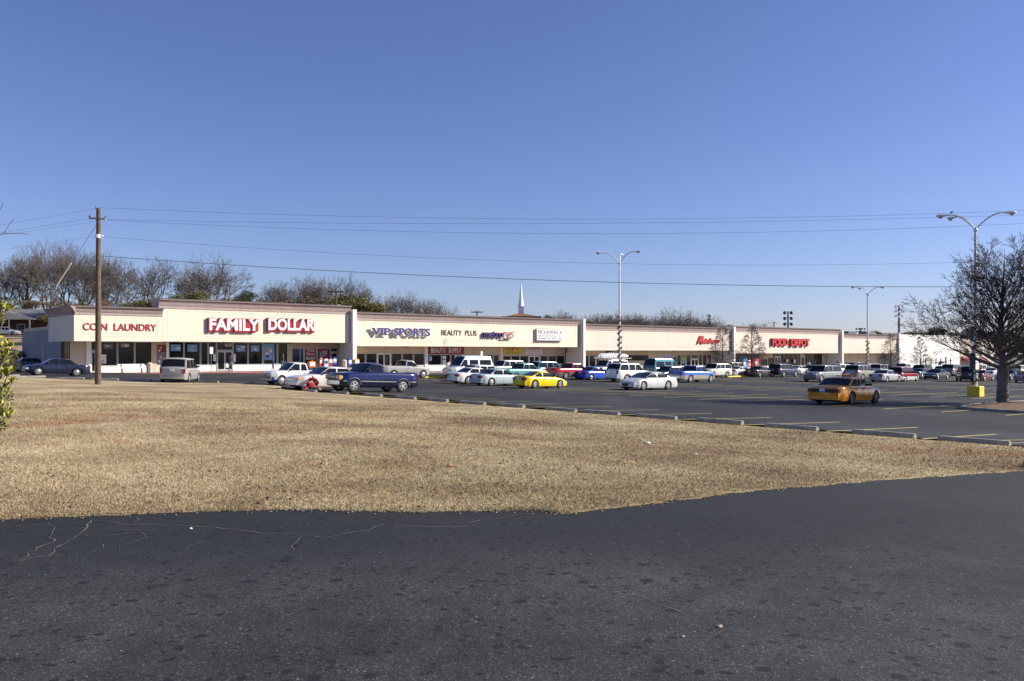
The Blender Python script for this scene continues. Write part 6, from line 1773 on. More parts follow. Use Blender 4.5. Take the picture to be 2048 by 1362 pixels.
# litter
def litter(px, py, s, mat, lab, cat='litter'):
    p = hit(px, py); mb = MB(); rnd = random.Random(px); n = 7; vs = [(0, 0, s * .55)]
    for k in range(n): t = 2 * math.pi * k / n; q = s * rnd.uniform(.6, 1.2); vs.append((q * math.cos(t), q * math.sin(t) * .7, s * rnd.uniform(.0, .35)))
    for k in range(n): t = 2 * math.pi * k / n; q = s * .5; vs.append((q * math.cos(t), q * math.sin(t) * .7, -.01))
    mb.add(vs, [(0, 1 + k, 1 + (k + 1) % n) for k in range(n)] + [(1 + k, 1 + n + k, 1 + n + (k + 1) % n, 1 + (k + 1) % n) for k in range(n)])
    o = mb.build(mat and 'litter', M[mat]); o.location = p + Vector((0, 0, .02 if py < 1015 else .003)); props(o, lab, cat)
litter(1296, 889, .09, 'white', 'crumpled white paper lying on the dead grass right of the middle')
litter(943, 901, .05, 'tan', 'tiny pale scrap on the grass below the yellow coupe')
litter(275, 764, .07, 'white', 'small white scrap on the grass right of the utility pole')
litter(382, 1058, .022, 'white', 'flat white scrap on the dark road near the cracks')
litter(1440, 1254, .024, 'tan', 'pale yellowish scrap on the road at lower right')
litter(1365, 1274, .016, 'tan', 'pale chip on the road left of the larger scrap')
litter(1393, 911, .04, 'white', 'tiny white scrap on the grass in front of the wheel stops')
litter(520, 1010, .045, 'mulch', 'dark clod of leaves at the grass edge by the road')
litter(900, 935, .06, 'clay', 'small reddish leaf on the dead grass')
# ------------------------------------------------------------------ trees
M['bark'] = pm('grey_bark', (0.16, 0.135, 0.115), .95, 0, .3, 4, .6, bscale=25)
M['barkd'] = pm('dark_bark', (0.085, 0.070, 0.060), .95, 0, .3, 4, .6, bscale=25)
M['twig'] = pm('twigs', (0.115, 0.096, 0.082), .95, 0, .3, 2)
M['twigd'] = pm('dark_twigs', (0.075, 0.058, 0.048), .95, 0, .3, 2)
def leafmat(name, c1, c2, c3):
    m, n, l, b = nmat(name)
    g = n.new('ShaderNodeNewGeometry'); r = ramp(n, [(0, c1), (.5, c2), (1, c3)]); l.new(g.outputs['Random Per Island'], r.inputs[0])
    l.new(r.outputs[0], b.inputs['Base Color']); b.inputs['Roughness'].default_value = .65; b.inputs['Specular IOR Level'].default_value = .3
    b.inputs['Transmission Weight'].default_value = 0
    return m
M['olive'] = leafmat('olive_leaves', (.075, .08, .03), (.12, .115, .045), (.18, .155, .06))
M['brownleaf'] = leafmat('dry_brown_leaves', (.09, .065, .042), (.14, .10, .065), (.20, .145, .09))
M['pine'] = leafmat('pine_needles', (.035, .048, .022), (.06, .078, .035), (.09, .11, .05))
M['mossy'] = leafmat('yellowish_leaves', (.08, .072, .022), (.14, .12, .035), (.19, .16, .05))
M['shrubleaf'] = leafmat('shrub_leaves', (.10, .13, .02), (.30, .30, .04), (.52, .46, .08))

def seg_mesh(name, S, mats, n=3, thr=None):
    """S = list of (p0, p1, r0, r1); all as one mesh of small tapered prisms"""
    A = np.array([[*s[0], *s[1], s[2], s[3]] for s in S], dtype=np.float64)
    p0, p1, r0, r1 = A[:, :3], A[:, 3:6], A[:, 6], A[:, 7]
    d = p1 - p0; d /= np.linalg.norm(d, axis=1, keepdims=True) + 1e-9
    up = np.where(np.abs(d[:, 2:3]) < .9, np.array([[0, 0, 1.0]]), np.array([[1.0, 0, 0]]))
    x = np.cross(d, up); x /= np.linalg.norm(x, axis=1, keepdims=True) + 1e-9; y = np.cross(d, x)
    V_ = []
    for p, r in ((p0, r0), (p1, r1)):
        for k in range(n):
            t = 2 * math.pi * k / n; V_.append(p + x * (r * math.cos(t))[:, None] + y * (r * math.sin(t))[:, None])
    verts = np.stack(V_, 1).reshape(-1, 3); m = len(S); base = np.arange(m)[:, None] * 2 * n
    idx = np.concatenate([base + np.array([[k, (k + 1) % n, n + (k + 1) % n, n + k]]) for k in range(n)], 0)
    mi = np.tile((r0 < (thr or 0)).astype(np.int32), n)
    me = np_mesh(name, verts, 4, mats, mi, idx)
    me.polygons.foreach_set('use_smooth', [True] * len(me.polygons))
    return me

def grow(rnd, p, d, L, r, depth, S, spread=32, ratio=.74, up=.12, wob=.10, kids=(2, 3), minr=.012, side=.35, rr=.72):
    k = 3
    q = p
    for i in range(k):
        d = (d + Vector((rnd.gauss(0, wob), rnd.gauss(0, wob), rnd.gauss(0, wob) + up * .35))).normalized()
        e = q + d * (L / k); ra = r * (1 - .28 * i / k); rb = r * (1 - .28 * (i + 1) / k)
        S.append((q[:], e[:], ra, rb)); q = e
        if depth > 0 and i > 0 and rnd.random() < side:
            ax = d.orthogonal().normalized(); ax.rotate(Matrix.Rotation(rnd.random() * 6.28, 3, d)); nd = d.copy(); nd.rotate(Matrix.Rotation(R(rnd.uniform(30, 60)), 3, ax))
            grow(rnd, q, nd, L * ratio * .8, max(minr, rb * .5), depth - 1, S, spread, ratio, up, wob, kids, minr, side, rr)
    if depth <= 0: return
    n = rnd.randint(*kids); ph = rnd.random() * 6.28
    for j in range(n):
        ax = d.orthogonal().normalized(); ax.rotate(Matrix.Rotation(ph + 6.28 * j / n + rnd.gauss(0, .3), 3, d))
        nd = d.copy(); nd.rotate(Matrix.Rotation(R(rnd.gauss(spread * .8, spread * .25)), 3, ax))
        grow(rnd, q, nd, L * ratio * rnd.uniform(.85, 1.15), max(minr, r * rr * rnd.uniform(.85, 1.05)), depth - 1, S, spread, ratio, up, wob, kids, minr, side, rr)

def split_tree(S, thr):
    return [s for s in S if s[2] >= thr], [s for s in S if s[2] < thr]

def bare_template(seed, H=18, depth=6, spread=34, trunk=.28, r=.34, minr=.028, low=3):
    rnd = random.Random(seed); S = []
    th = H * trunk * .6; d = Vector((rnd.gauss(0, .03), rnd.gauss(0, .03), 1)).normalized()
    S.append(((0, 0, -.4), (d * th * .5)[:], r * 1.15, r)); S.append(((d * th * .5)[:], (d * th)[:], r, r * .9))
    n = low
    for j in range(n):
        t = 6.28 * j / n + rnd.gauss(0, .3); a = R(rnd.uniform(12, 34)); nd = Vector((math.sin(a) * math.cos(t), math.sin(a) * math.sin(t), math.cos(a)))
        grow(rnd, d * th, nd, H * .20, r * .62, depth, S, spread, .80, .16, .08, (2, 2), minr, .42)
    top = max(s[1][2] for s in S); k = H / top
    S = [((a[0] * k, a[1] * k, a[2] * k), (b[0] * k, b[1] * k, b[2] * k), c, e) for a, b, c, e in S]
    return S
def excurrent(seed, H=7.5, r=.11, nb=34, wide=2.3, droop=-.02, minr=.007, sub=1, base=.2):
    rnd = random.Random(seed); S = []; q = Vector((0, 0, -.3)); N = 16; pts = []
    for i in range(N):
        e = Vector((rnd.gauss(0, .02) + q.x, rnd.gauss(0, .02) + q.y, H * (i + 1) / N)); S.append((q[:], e[:], r * (1 - i / N * .9), r * (1 - (i + 1) / N * .9))); q = e; pts.append(e)
    for i in range(nb):
        t = base + (1 - base) * (i + rnd.random() * .6) / nb; z = H * t; p = Vector((0, 0, z)); ang = rnd.random() * 6.28
        L = wide * (1.05 - (t - base) / (1 - base)) ** .75 * rnd.uniform(.75, 1.1); el = .28 + .5 * t * rnd.uniform(.5, 1)
        d = Vector((math.cos(ang), math.sin(ang), el)).normalized()
        grow(rnd, p, d, L * .5, max(minr, r * .30 * (1.1 - t)), 2 if sub else 1, S, 30, .62, droop, .07, (2, 3), minr, .75, .7)
    return S

def leaf_cloud(rng, blobs, n, size):
    """triangles spread on and in ellipsoid blobs [(x,y,z,rx,ry,rz)]"""
    B = np.array(blobs); w = B[:, 3] * B[:, 4] * B[:, 5]; w = w / w.sum()
    k = rng.choice(len(B), n, p=w); u = rng.normal(size=(n, 3)); u /= np.linalg.norm(u, axis=1, keepdims=True)
    rad = rng.random((n, 1)) ** .33 * rng.uniform(.75, 1.12, (n, 1))
    c = B[k, :3] + u * rad * B[k, 3:6] * 1.12
    a = rng.normal(size=(n, 3)); a /= np.linalg.norm(a, axis=1, keepdims=True); b = np.cross(a, rng.normal(size=(n, 3))); b /= np.linalg.norm(b, axis=1, keepdims=True)
    s = size * rng.uniform(.5, 1.4, (n, 1))
    return np.stack([c - a * s, c + b * s * .55, c + a * s, c - b * s * .55], 1).reshape(-1, 3)

_tt = {}
def bare_tree(key, loc, H, rz, label, cat='tree', group=None, mats=('bark', 'twig'), leaves=None, name='bare_tree', sxy=1.0):
    """trees of one template share their meshes"""
    tr, br, H0 = _tt[key]
    o = thing(name, label, cat, loc, rz, group); k = H / H0
    o.scale = (k * sxy, k * sxy, k)
    link('trunk', tr, o); link('crown', br, o)
    return o
def template(key, S, H0, mats, thr):
    a, b_ = split_tree(S, thr)
    _tt[key] = (seg_mesh('trunk', a, [M[mats[0]]], 6), seg_mesh('crown', b_, [M[mats[1]]], 3), H0)
for i, (sd, dp, sp, tk, lo) in enumerate(((11, 6, 40, .30, 6), (23, 6, 36, .36, 5), (37, 6, 42, .25, 6), (53, 6, 32, .42, 4), (71, 6, 36, .30, 6))):
    template('bare%d' % i, bare_template(sd, 18, dp, sp, tk, .34, .026, lo), 18, ('bark', 'twig'), .11)
for k in _tt: print(k, len(_tt[k][0].polygons), len(_tt[k][1].polygons))
def leafy(key, seed, n, size, mat, blobs):
    rng = np.random.default_rng(seed); v = leaf_cloud(rng, blobs, n, size)
    me = np_mesh('crown', v, 4, M[mat]); S = [((0, 0, -.5), (0, 0, 3.5), .22, .18)]
    rnd = random.Random(seed)
    for b_ in blobs: S.append(((0, 0, 3), (b_[0], b_[1], b_[2]), .13, .05))
    _tt[key] = (seg_mesh('trunk', S, [M['barkd']], 6), me, 10)
def blobset(seed, n, w, z0, z1, r):
    rnd = random.Random(seed); out = []
    for i in range(n): t = rnd.random(); q = rnd.uniform(.6, 1.2) * r * (1.15 - .5 * t); out.append((rnd.gauss(0, w * (1 - .55 * t)), rnd.gauss(0, w * (1 - .55 * t)), z0 + (z1 - z0) * t, q, q, q * .75))
    return out
leafy('olive0', 1, 13520, .115, 'olive', blobset(1, 16, 2.4, 3, 8.6, 1.5)); leafy('olive1', 2, 13520, .115, 'olive', blobset(2, 14, 2.0, 2.4, 8.8, 1.5))
leafy('mossy0', 3, 13520, .115, 'mossy', blobset(3, 16, 2.6, 2.2, 8.4, 1.6)); leafy('brown0', 4, 10920, .115, 'brownleaf', blobset(4, 15, 2.6, 2.5, 8.6, 1.5)); leafy('brown1', 6, 9360, .115, 'brownleaf', blobset(6, 13, 2.2, 2.0, 8.8, 1.5))
leafy('pine0', 5, 11960, .115, 'pine', blobset(5, 12, 1.9, 4, 9, 1.4)); leafy('pine1', 9, 11960, .115, 'pine', blobset(9, 12, 2.2, 3, 9, 1.5))

def tree_at(px, pyt, Z, key, label, group, name, rz=None, sxy=1.0):
    x = ray(px, Z); z0 = gz(x, Z) - .2; H = (pix(px, pyt, Z).z - z0) * (1.09 if key.startswith('bare') and px < 900 else .97)
    return bare_tree(key, (x, Z, z0), H, random.random() * 6.28 if rz is None else rz, label, 'tree', group, name=name, sxy=sxy)
GT = 'trees beyond the shops'
BG = [
 (8, 520, 205, 'bare1', 'bare tree at the far left edge behind the house'), (52, 500, 200, 'bare0', 'tall bare tree above the house roof, second from the left'), (95, 484, 195, 'bare2', 'tallest bare tree left of the utility pole'),
 (128, 492, 168, 'bare3', 'upright bare tree between the tallest tree and the utility pole'), (165, 505, 160, 'bare4', 'bare tree just left of the utility pole'), (205, 508, 170, 'bare0', 'bare tree right behind the utility pole'),
 (243, 522, 175, 'bare3', 'bare tree above the laundry sign'), (300, 521, 165, 'bare1', 'round bare tree above the left end of the dollar store'), (430, 517, 165, 'bare2', 'large domed bare tree alone above the dollar sign'),
 (385, 548, 190, 'bare4', 'smaller bare tree left of the domed tree'), (555, 562, 190, 'bare0', 'bare tree left of the small transformer pole'), (597, 555, 195, 'bare2', 'broad bare tree over the word dollar'), (640, 560, 200, 'bare4', 'bare tree right of the broad one'),
 (690, 553, 195, 'bare1', 'round bare tree right of the transformer pole'), (720, 566, 200, 'bare3', 'bare tree above the white pilaster'), (815, 582, 195, 'bare0', 'lone bare tree above the sports sign'),
 (772, 590, 215, 'bare2', 'low bare tree left of the lone one'), (862, 600, 220, 'bare4', 'low bare tree at the right end of the left wood'), (884, 610, 230, 'bare1', 'lowest bare tree where the left wood ends'),
 (1064, 623, 240, 'bare3', 'small faint bare tree right of the steeple'), (1122, 611, 240, 'bare0', 'bare tree right of the small pine'), (1146, 618, 245, 'bare1', 'dark bare tree behind the flagpole'), (1180, 622, 245, 'bare2', 'bare tree above the left end of the fashion shop'),
 (1212, 620, 250, 'bare4', 'bare tree left of the first lamp pole'), (1246, 614, 245, 'bare0', 'bare tree right behind the first lamp pole'), (1274, 624, 250, 'bare3', 'low bare tree right of the first lamp pole'), (1312, 620, 245, 'bare1', 'bare tree left of the tall one over the fashion shop'),
 (1350, 604, 240, 'bare2', 'tall bare tree over the fashion shop'), (1385, 628, 250, 'bare4', 'low bare tree right of the tall one'), (1420, 618, 240, 'bare0', 'thin bare tree above the Rainbow sign'), (1512, 636, 260, 'bare1', 'bare tree above the grocery roof'),
 (1432, 640, 262, 'bare3', 'small bare tree behind the script sign'),
 (1112, 622, 225, 'bare4', 'grey twiggy tree touching the small round pine'), (1133, 617, 228, 'bare2', 'grey twiggy tree one crown left of the flagpole'), (1165, 624, 226, 'bare0', 'grey twiggy tree one crown right of the flagpole'),
 (1196, 623, 228, 'bare3', 'grey twiggy tree over the left quarter of the fashion shop'), (1226, 617, 228, 'bare1', 'grey twiggy tree touching the left side of the first lamp pole'), (1260, 618, 226, 'bare4', 'grey twiggy tree touching the right side of the first lamp pole'),
 (1292, 625, 228, 'bare2', 'grey twiggy tree over the middle of the fashion shop, nearer row'), (1330, 618, 226, 'bare0', 'grey twiggy tree left of the tallest one over the fashion shop'), (1368, 620, 228, 'bare3', 'grey twiggy tree right of the tallest one over the fashion shop'),
 (1404, 627, 226, 'bare1', 'grey twiggy tree just above the big script R'), (1835, 645, 290, 'bare1', 'bare tree above the white building'),
]
for i, (px, pt, Z, key, lab) in enumerate(BG): tree_at(px, pt, Z, key, lab, GT, 'bare_tree', sxy=.95 if px in (430, 597, 300) or px > 1090 else .74)
LF = [
 (70, 590, 192, 'brown0', 'brown leafed tree left of the laundry roof', 1.6), (120, 585, 190, 'brown1', 'brown bushy tree behind the laundry cornice', 1.5), (28, 600, 196, 'brown1', 'russet tree beside the house roof', 1.5), (215, 588, 145, 'brown0', 'round brown leafed tree just right of the utility pole', .9),
 (160, 598, 152, 'olive1', 'dark green thicket left of the utility pole', 1.6), (265, 592, 150, 'olive0', 'dark thicket above the laundry roof', 1.6), (310, 590, 150, 'olive1', 'dark green tree behind the left corner of the dollar store', 1.5), (350, 580, 152, 'olive0', 'olive green tree left of the domed bare tree', 1.5),
 (395, 572, 150, 'olive1', 'olive tree under the domed bare tree', 1.5), (465, 585, 152, 'olive0', 'olive tree right of the domed bare tree', 1.3), (500, 572, 155, 'pine0', 'dark evergreen over the middle of the dollar store', 1.2), (540, 586, 160, 'brown0', 'brownish tree over the word dollar', 1.6),
 (585, 582, 160, 'brown1', 'brown tree left of the transformer pole', 1.7), (630, 580, 160, 'brown0', 'brown tree behind the transformer pole', 1.6), (690, 578, 160, 'olive1', 'olive tree above the right end of the dollar store', 1.5), (725, 580, 158, 'mossy0', 'yellow-green tree above the white pilaster', 1.5),
 (760, 588, 160, 'mossy0', 'yellow-green tree above the left of the sports block', 1.3), (835, 612, 190, 'brown1', 'brown bush above the sports sign', 1.6), (875, 616, 195, 'brown0', 'low brown bush left of the small pole', 1.5), (1099, 622, 210, 'pine0', 'small round pine right of the steeple', 1.0), (1150, 622, 230, 'pine1', 'dark evergreen behind the flagpole', 1.3),
 (1200, 632, 235, 'brown1', 'brown mass left of the first lamp pole', 2.2), (1255, 626, 235, 'brown0', 'brown mass right of the first lamp pole', 2.0), (1310, 636, 235, 'brown1', 'brown thicket over the fashion shop', 2.2), (1370, 636, 235, 'brown0', 'brown thicket below the tall bare tree', 2.2),
 (1400, 634, 230, 'pine1', 'dark evergreen above the script sign', 1.3), (1455, 642, 240, 'pine0', 'small dark pine left of the grocery roof', 1.4), (1473, 643, 240, 'pine1', 'dark pine right behind the grocery pilaster', 1.3), (1515, 644, 245, 'olive0', 'olive bush above the grocery roof', 1.6), (1605, 650, 280, 'pine1', 'tiny dark tree above the word depot', 1.8),
 (1752, 656, 300, 'pine0', 'dark tree right of the second lamp pole', 1.8), (1772, 657, 305, 'pine1', 'dark tree behind the left rooftop unit', 1.8), (1812, 658, 300, 'pine0', 'dark tree behind the right rooftop unit', 1.8), (1850, 656, 290, 'pine1', 'dark tree above the white building middle', 2.0),
 (1876, 648, 280, 'pine0', 'dark evergreen left of the big bare tree crown', 1.8), (1905, 646, 280, 'pine1', 'dark evergreen behind the crown edge', 1.9), (1940, 648, 275, 'pine0', 'dark evergreen behind the near lamp post', 2.0), (1975, 650, 275, 'pine1', 'dark evergreen behind the big bare tree', 2.2), (2010, 650, 270, 'pine0', 'dark evergreen behind the tree fork', 2.2), (2045, 648, 270, 'pine1', 'dark evergreen at the right edge', 2.2),
]
for px, pt, Z, key, lab, sx in LF: tree_at(px, pt, Z, key, lab, GT, 'evergreen_tree' if 'pine' in key else 'leafy_tree', sxy=sx)

# lot trees: conical bare trees with level branches
for i, sd in enumerate((5, 6)):
    S = excurrent(sd, 7.5, .13, 95, 3.0, 0.0, .015); template('cone%d' % i, S, 7.5, ('barkd', 'twigd'), .045)
GL = 'young bare trees in the parking lot'
for px, pb_, pt, key, lab in ((1446, 752, 652, 'cone0', 'conical bare tree in front of the Rainbow sign'), (1503, 752, 650, 'cone1', 'conical bare tree in front of the grocery machines'), (1782, 752, 668, 'cone0', 'conical bare tree before the plain block'), (1842, 752, 678, 'cone1', 'conical bare tree in front of the white building')):
    p = hit(px, pb_); H = pix(px, pt, p.y).z - p.z
    bare_tree(key, p, H, random.random() * 6, lab, 'tree', GL, name='lot_tree', sxy=1.05)
S = excurrent(8, 5.5, .05, 16, 1.3, .1, .008, 1, .45); template('sap', S, 5.5, ('twig', 'twig'), .02)
for px, pb_, pt, lab in ((893, 754, 674, 'thin bare sapling in front of the beauty supply board'), (774, 756, 690, 'faint bare sapling in front of the sports shop doors')):
    p = hit(px, pb_); H = pix(px, pt, p.y).z - p.z; bare_tree('sap', p, H, 1, lab, 'tree', 'saplings', name='sapling')

# big bare tree on the island: short trunk, many limbs fanning from one level
def big_tree(seed, H, nl, rad, trunk_r, fork, minr=.010):
    rnd = random.Random(seed); S = []
    S += [((0, 0, -.3), (0, 0, .25), trunk_r * 1.35, trunk_r * 1.05), ((0, 0, .25), (.02, 0, fork * .6), trunk_r * 1.05, trunk_r * .95), ((.02, 0, fork * .6), (.03, 0, fork), trunk_r * .95, trunk_r * .98)]
    q = Vector((.03, 0, fork)); N = 8
    for i in range(N):
        e = q + Vector((rnd.gauss(0, .06), rnd.gauss(0, .06), (H - fork) / N)); S.append((q[:], e[:], trunk_r * .62 * (1 - i / N) ** 1.2 + .01, trunk_r * .62 * (1 - (i + 1) / N) ** 1.2 + .01)); q = e
    for i in range(nl):
        t = (i + rnd.random()) / nl; z = fork * .95 + (H - fork) * .62 * t ** 1.2; ang = i * 2.4 + rnd.gauss(0, .2)
        el = R(20 + 44 * t + rnd.gauss(0, 5)); L = rad * (1.0 - .42 * t) * rnd.uniform(.85, 1.1)
        d = Vector((math.cos(ang) * math.cos(el), math.sin(ang) * math.cos(el), math.sin(el))); r = trunk_r * .22 * (1 - .5 * t)
        p = Vector((0, 0, z)); K = 9
        for k in range(K):
            d = (d + Vector((rnd.gauss(0, .03), rnd.gauss(0, .03), rnd.gauss(0, .025) + .02))).normalized(); e = p + d * (L / K)
            ra = r * (1 - .88 * k / K); rb = r * (1 - .88 * (k + 1) / K); S.append((p[:], e[:], ra, rb)); p = e
            for _ in range(2 if k > 2 else 1):
                ax = d.orthogonal().normalized(); ax.rotate(Matrix.Rotation(rnd.random() * 6.28, 3, d)); nd = d.copy(); nd.rotate(Matrix.Rotation(R(rnd.uniform(22, 48)), 3, ax))
                grow(rnd, p, nd, L * rnd.uniform(.10, .21), max(minr, rb * .42), 2, S, 30, .70, .06, .07, (2, 3), minr, .5, .66)
    return S
pt_ = hit(2005, 808.5)
S = big_tree(3, 8.8, 58, 4.9, .31, 1.9); a_, b_ = split_tree(S, .035)
o = thing('bare_tree', 'big bare tree with a dense low fork standing on the mulch island at the right', 'tree', pt_ + Vector((0, 0, .12)), 0)
link('trunk', seg_mesh('trunk', a_, [M['bark']], 10), o); cr = seg_mesh('crown', b_, [M['twigd']], 3); link('crown', cr, o); print('big', len(cr.polygons))
p_ = hit(2150, 812)
S = big_tree(9, 10.5, 50, 5.0, .33, 2.0); a_, b_ = split_tree(S, .035)
o = thing('bare_tree', 'second big bare tree mostly outside the right edge, its twigs reaching in at the top', 'tree', p_ + Vector((0, 0, .0)), 0)
link('trunk', seg_mesh('trunk', a_, [M['bark']], 10), o); link('crown', seg_mesh('crown', b_, [M['twigd']], 3), o)

# bare twigs entering at the left edge
p_ = Vector((ray(-300, 24), 24, gz(ray(-300, 24), 24)))
S = bare_template(91, 7.2, 5, 36, .3, .12, .006, 4); a_, b_ = split_tree(S, .03)
o = thing('bare_tree', 'bare tree standing outside the left edge with twigs reaching in above the wires', 'tree', p_, 0)
link('trunk', seg_mesh('trunk', a_, [M['bark']], 6), o); link('crown', seg_mesh('crown', b_, [M['twig']], 3), o)

# yellow-green shrub at the left edge
def shrub():
    Z = 7.0; base = Vector((ray(-75, Z), Z, gz(ray(-50, Z), Z)))
    o = thing('shrub', 'yellow-green leafy shrub cut by the left edge', 'shrub', base)
    rng = np.random.default_rng(8); rnd = random.Random(8)
    def loc(px, py, z=Z): return pix(px - 9, py, z) - base
    tips = [((-5, 605), 24), ((12, 612), 26), ((22, 618), 10), ((-20, 640), 30), ((0, 640), 16), ((5, 690), 22), ((-10, 700), 34), ((18, 705), 18), ((27, 690), 8), ((-5, 735), 34), ((8, 745), 16), ((26, 745), 9), ((34, 762), 6), ((10, 775), 16), ((-8, 790), 36), ((14, 795), 18),
            ((5, 825), 26), ((22, 828), 13), ((-5, 850), 28), ((8, 858), 14), ((-30, 880), 40), ((-40, 680), 46), ((-45, 760), 50), ((-45, 830), 50)]
    S = []; L = []
    for (px, py), r in tips:
        t = loc(px, py); a = Vector((rnd.gauss(0, .05), rnd.gauss(0, .05), 0)); m = a.lerp(t, .55) + Vector((-.10, 0, .08))
        for q, w, r0, r1 in ((a, m, .016, .010), (m, t, .010, .004)): S.append((q[:], w[:], r0, r1))
        rr = r / FPX * Z
        for _ in range(int(8 + r * 2.3)):
            u = rng.normal(size=3); u /= np.linalg.norm(u); c = np.array(t[:]) + u * rr * rng.random() ** .5 * np.array([1, 1.2, .9])
            up = np.array([rng.normal(0, .5) + u[0] * .5, rng.normal(0, .5), abs(rng.normal(.6, .4))]); up /= np.linalg.norm(up); sd = np.cross(up, rng.normal(size=3)); sd /= np.linalg.norm(sd)
            s = rng.uniform(.014, .028); L += [c, c + up * s + sd * s * .42, c + up * s * 2, c + up * s - sd * s * .42]
            if rng.random() < .3: S.append((t[:], tuple(c), .003, .002))
    link('stem', seg_mesh('stem', S, [M['bark']], 5), o)
    link('foliage', np_mesh('foliage', np.array(L), 4, M['shrubleaf']), o)
shrub()
# dull green shrub behind it near the parked cars
p_ = hit(14, 745); o = thing('shrub', 'dull green shrub beside the dark minivan at the left edge', 'shrub', p_)
rng = np.random.default_rng(12); v = leaf_cloud(rng, [(-.3, 0, 1.1, .9, .9, .9), (.5, 0, 1.3, .7, .7, .7), (0, 0, .6, 1.1, .9, .6)], 1800, .06)
link('foliage', np_mesh('foliage', v, 4, M['olive']), o); link('stem', seg_mesh('stem', [((0, 0, -.1), (0, 0, .9), .05, .03), ((0, 0, .4), (.5, 0, 1.3), .03, .02)], [M['bark']], 5), o)

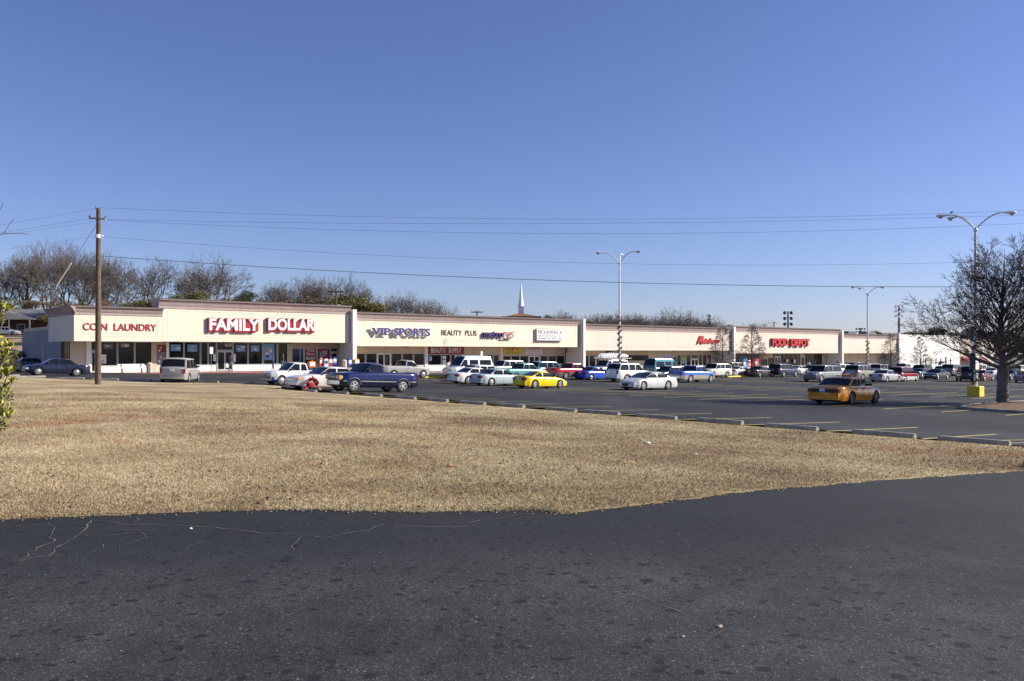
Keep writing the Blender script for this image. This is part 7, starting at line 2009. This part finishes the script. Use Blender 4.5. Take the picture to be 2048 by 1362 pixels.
# ------------------------------------------------------------------ people
def person(loc, rz, label, top, legs, skin='skin', arms=((.34, .02, .95), (-.30, .10, .95)), hood=False, step=.12, h=1.0, hairlen=0):
    o = thing('person', label, 'person', loc, rz)
    bm = bmesh.new(); sk = bm.verts.layers.skin.verify(); P = {}
    def v(n, x, y, z, r, r2=None):
        w = bm.verts.new((x, y, z)); w[sk].radius = (r, r2 or r); P[n] = w; return w
    def e(a, b_): bm.edges.new((P[a], P[b_]))
    v('pel', 0, 0, .98, .15, .12); P['pel'][sk].use_root = True
    v('wai', 0, 0, 1.12, .135, .11); v('che', 0, .0, 1.32, .165, .125); v('nec0', 0, 0, 1.46, .09, .08); v('nec', 0, .01, 1.53, .055); v('hd0', 0, -.01, 1.60, .075, .09); v('hd1', 0, -.015, 1.68, .085, .10); v('hd2', 0, -.005, 1.76, .055, .065)
    for a, b_ in (('pel', 'wai'), ('wai', 'che'), ('che', 'nec0'), ('nec0', 'nec'), ('nec', 'hd0'), ('hd0', 'hd1'), ('hd1', 'hd2')): e(a, b_)
    v('nose', 0, -.115, 1.655, .016); e('hd1', 'nose')
    for s, n in ((1, 'L'), (-1, 'R')):
        st_ = step * s
        v('hip' + n, .10 * s, 0, .90, .105, .11); v('kn' + n, .11 * s, -st_ * .5 - .02, .50, .065, .07); v('an' + n, .11 * s, -st_ + .03, .10, .045); v('he' + n, .11 * s, -st_, .045, .04); v('to' + n, .12 * s, -st_ - .15, .035, .035, .03)
        for a, b_ in (('pel', 'hip' + n), ('hip' + n, 'kn' + n), ('kn' + n, 'an' + n), ('an' + n, 'he' + n), ('he' + n, 'to' + n)): e(a, b_)
        hx, hy, hz = arms[0 if s > 0 else 1]
        v('sh' + n, .19 * s, 0, 1.42, .065, .065); v('el' + n, .25 * s, .03 + hy * .2, 1.16, .048, .048); v('wr' + n, hx, -hy, hz, .030, .028); v('pa' + n, hx, -hy - .02, hz - .07, .034, .016)
        for a, b_ in (('nec0', 'sh' + n), ('sh' + n, 'el' + n), ('el' + n, 'wr' + n), ('wr' + n, 'pa' + n)): e(a, b_)
        for k in range(4):
            v('f%d' % k + n, hx + (k - 1.5) * .019 * s, -hy - .025, hz - .125, .0085); v('g%d' % k + n, hx + (k - 1.5) * .02 * s, -hy - .005, hz - .16 + .008 * abs(k - 1.5), .0075); e('pa' + n, 'f%d' % k + n); e('f%d' % k + n, 'g%d' % k + n)
        v('t' + n, hx - .03 * s, -hy - .055, hz - .09, .009); e('pa' + n, 't' + n)
    me = bpy.data.meshes.new('body'); bm.to_mesh(me); bm.free()
    t = bpy.data.objects.new('body', me); COL.objects.link(t); t.modifiers.new('skin', 'SKIN'); sb = t.modifiers.new('sub', 'SUBSURF'); sb.levels = 1
    dg = bpy.context.evaluated_depsgraph_get(); dg.update(); m2 = bpy.data.meshes.new_from_object(t.evaluated_get(dg)); COL.objects.unlink(t); bpy.data.objects.remove(t)
    m2.materials.clear()
    for q in (top, legs, skin, 'black'): m2.materials.append(M[q])
    for p in m2.polygons:
        c = p.center; p.use_smooth = True
        p.material_index = 3 if c.z < .09 else (1 if c.z < .98 and abs(c.x) < .22 else (2 if c.z > 1.52 or (abs(c.x) > .22 and c.z < min(arms[0][2], arms[1][2]) + .02) else 0))
    m2.name = 'body'; link('body', m2, o)
    mb = MB(); vs = []; K = 12
    for j, (z, r) in enumerate(((1.62 - hairlen, .098), (1.70, .108), (1.76, .092), (1.80, .05), (1.815, .01))):
        for k in range(K): t_ = 2 * math.pi * k / K; y = r * 1.1 * math.sin(t_); vs.append((r * .95 * math.cos(t_), max(y + .012, -.075 if j == 0 else -.2), z + (.09 + hairlen if j == 0 and math.sin(t_) < -.3 else 0)))
    mb.add(vs, [(j * K + i, j * K + (i + 1) % K, (j + 1) * K + (i + 1) % K, (j + 1) * K + i) for j in range(4) for i in range(K)])
    hr = mb.build('hood' if hood else 'hair', M[top] if hood else M['hair'], o, 60)
    o.scale = (h, h, h)
    return o
def walkpt(px, b, z): a_, _ = fa(px, b); return uv(a_, b, z + EYE + .004)
p1 = walkpt(461, 87.2, -2.08)
person(p1, UANG + math.pi + .5, 'person in dark clothes with a white bag at the dollar store door', 'blackcloth', 'denim', arms=((.30, .18, .92), (-.28, .12, .95)))
bg_ = thing('shopping_bag', 'white shopping bag held by the person at the store door', 'bag', p1 + Vector((-.30, -.25, .42)), UANG)
mb = MB(); mb.bbox(-.16, -.08, 0, .16, .08, .38, .03); mb.build('bag', M['white'], bg_); mb = MB(); mb.path([(-.07, 0, .38), (-.04, 0, .48), (.04, 0, .48), (.07, 0, .38)], .008, 5); mb.build('handle', M['white'], bg_)
person(walkpt(546, 85.6, -2.08), UANG + 1.2, 'person in a blue hooded jacket walking on the pink walk', 'bluecloth', 'bluecloth', hood=True, h=.92)
person(walkpt(565.5, 86.0, -2.08), UANG + .3, 'person in a black jacket with a red cap left of the white pickup', 'blackcloth', 'denim', h=1.05)
person(walkpt(1219.5, 85.5, -2.95), UANG, 'person in dark clothes left of the loaded roof rack', 'greycloth', 'blackcloth')
person(walkpt(1618, 84.0, -3.45), UANG + 2, 'person in a pale top among the cars left of the long silver suv', 'white', 'denim')
person(walkpt(1630, 84.5, -3.45), UANG, 'person in dark clothes at the grocery entrance', 'blackcloth', 'blackcloth')
person(walkpt(1675.5, 84.6, -3.45), UANG + 2.5, 'person in a blue jacket at the yellowish pilaster', 'bluecloth', 'denim')
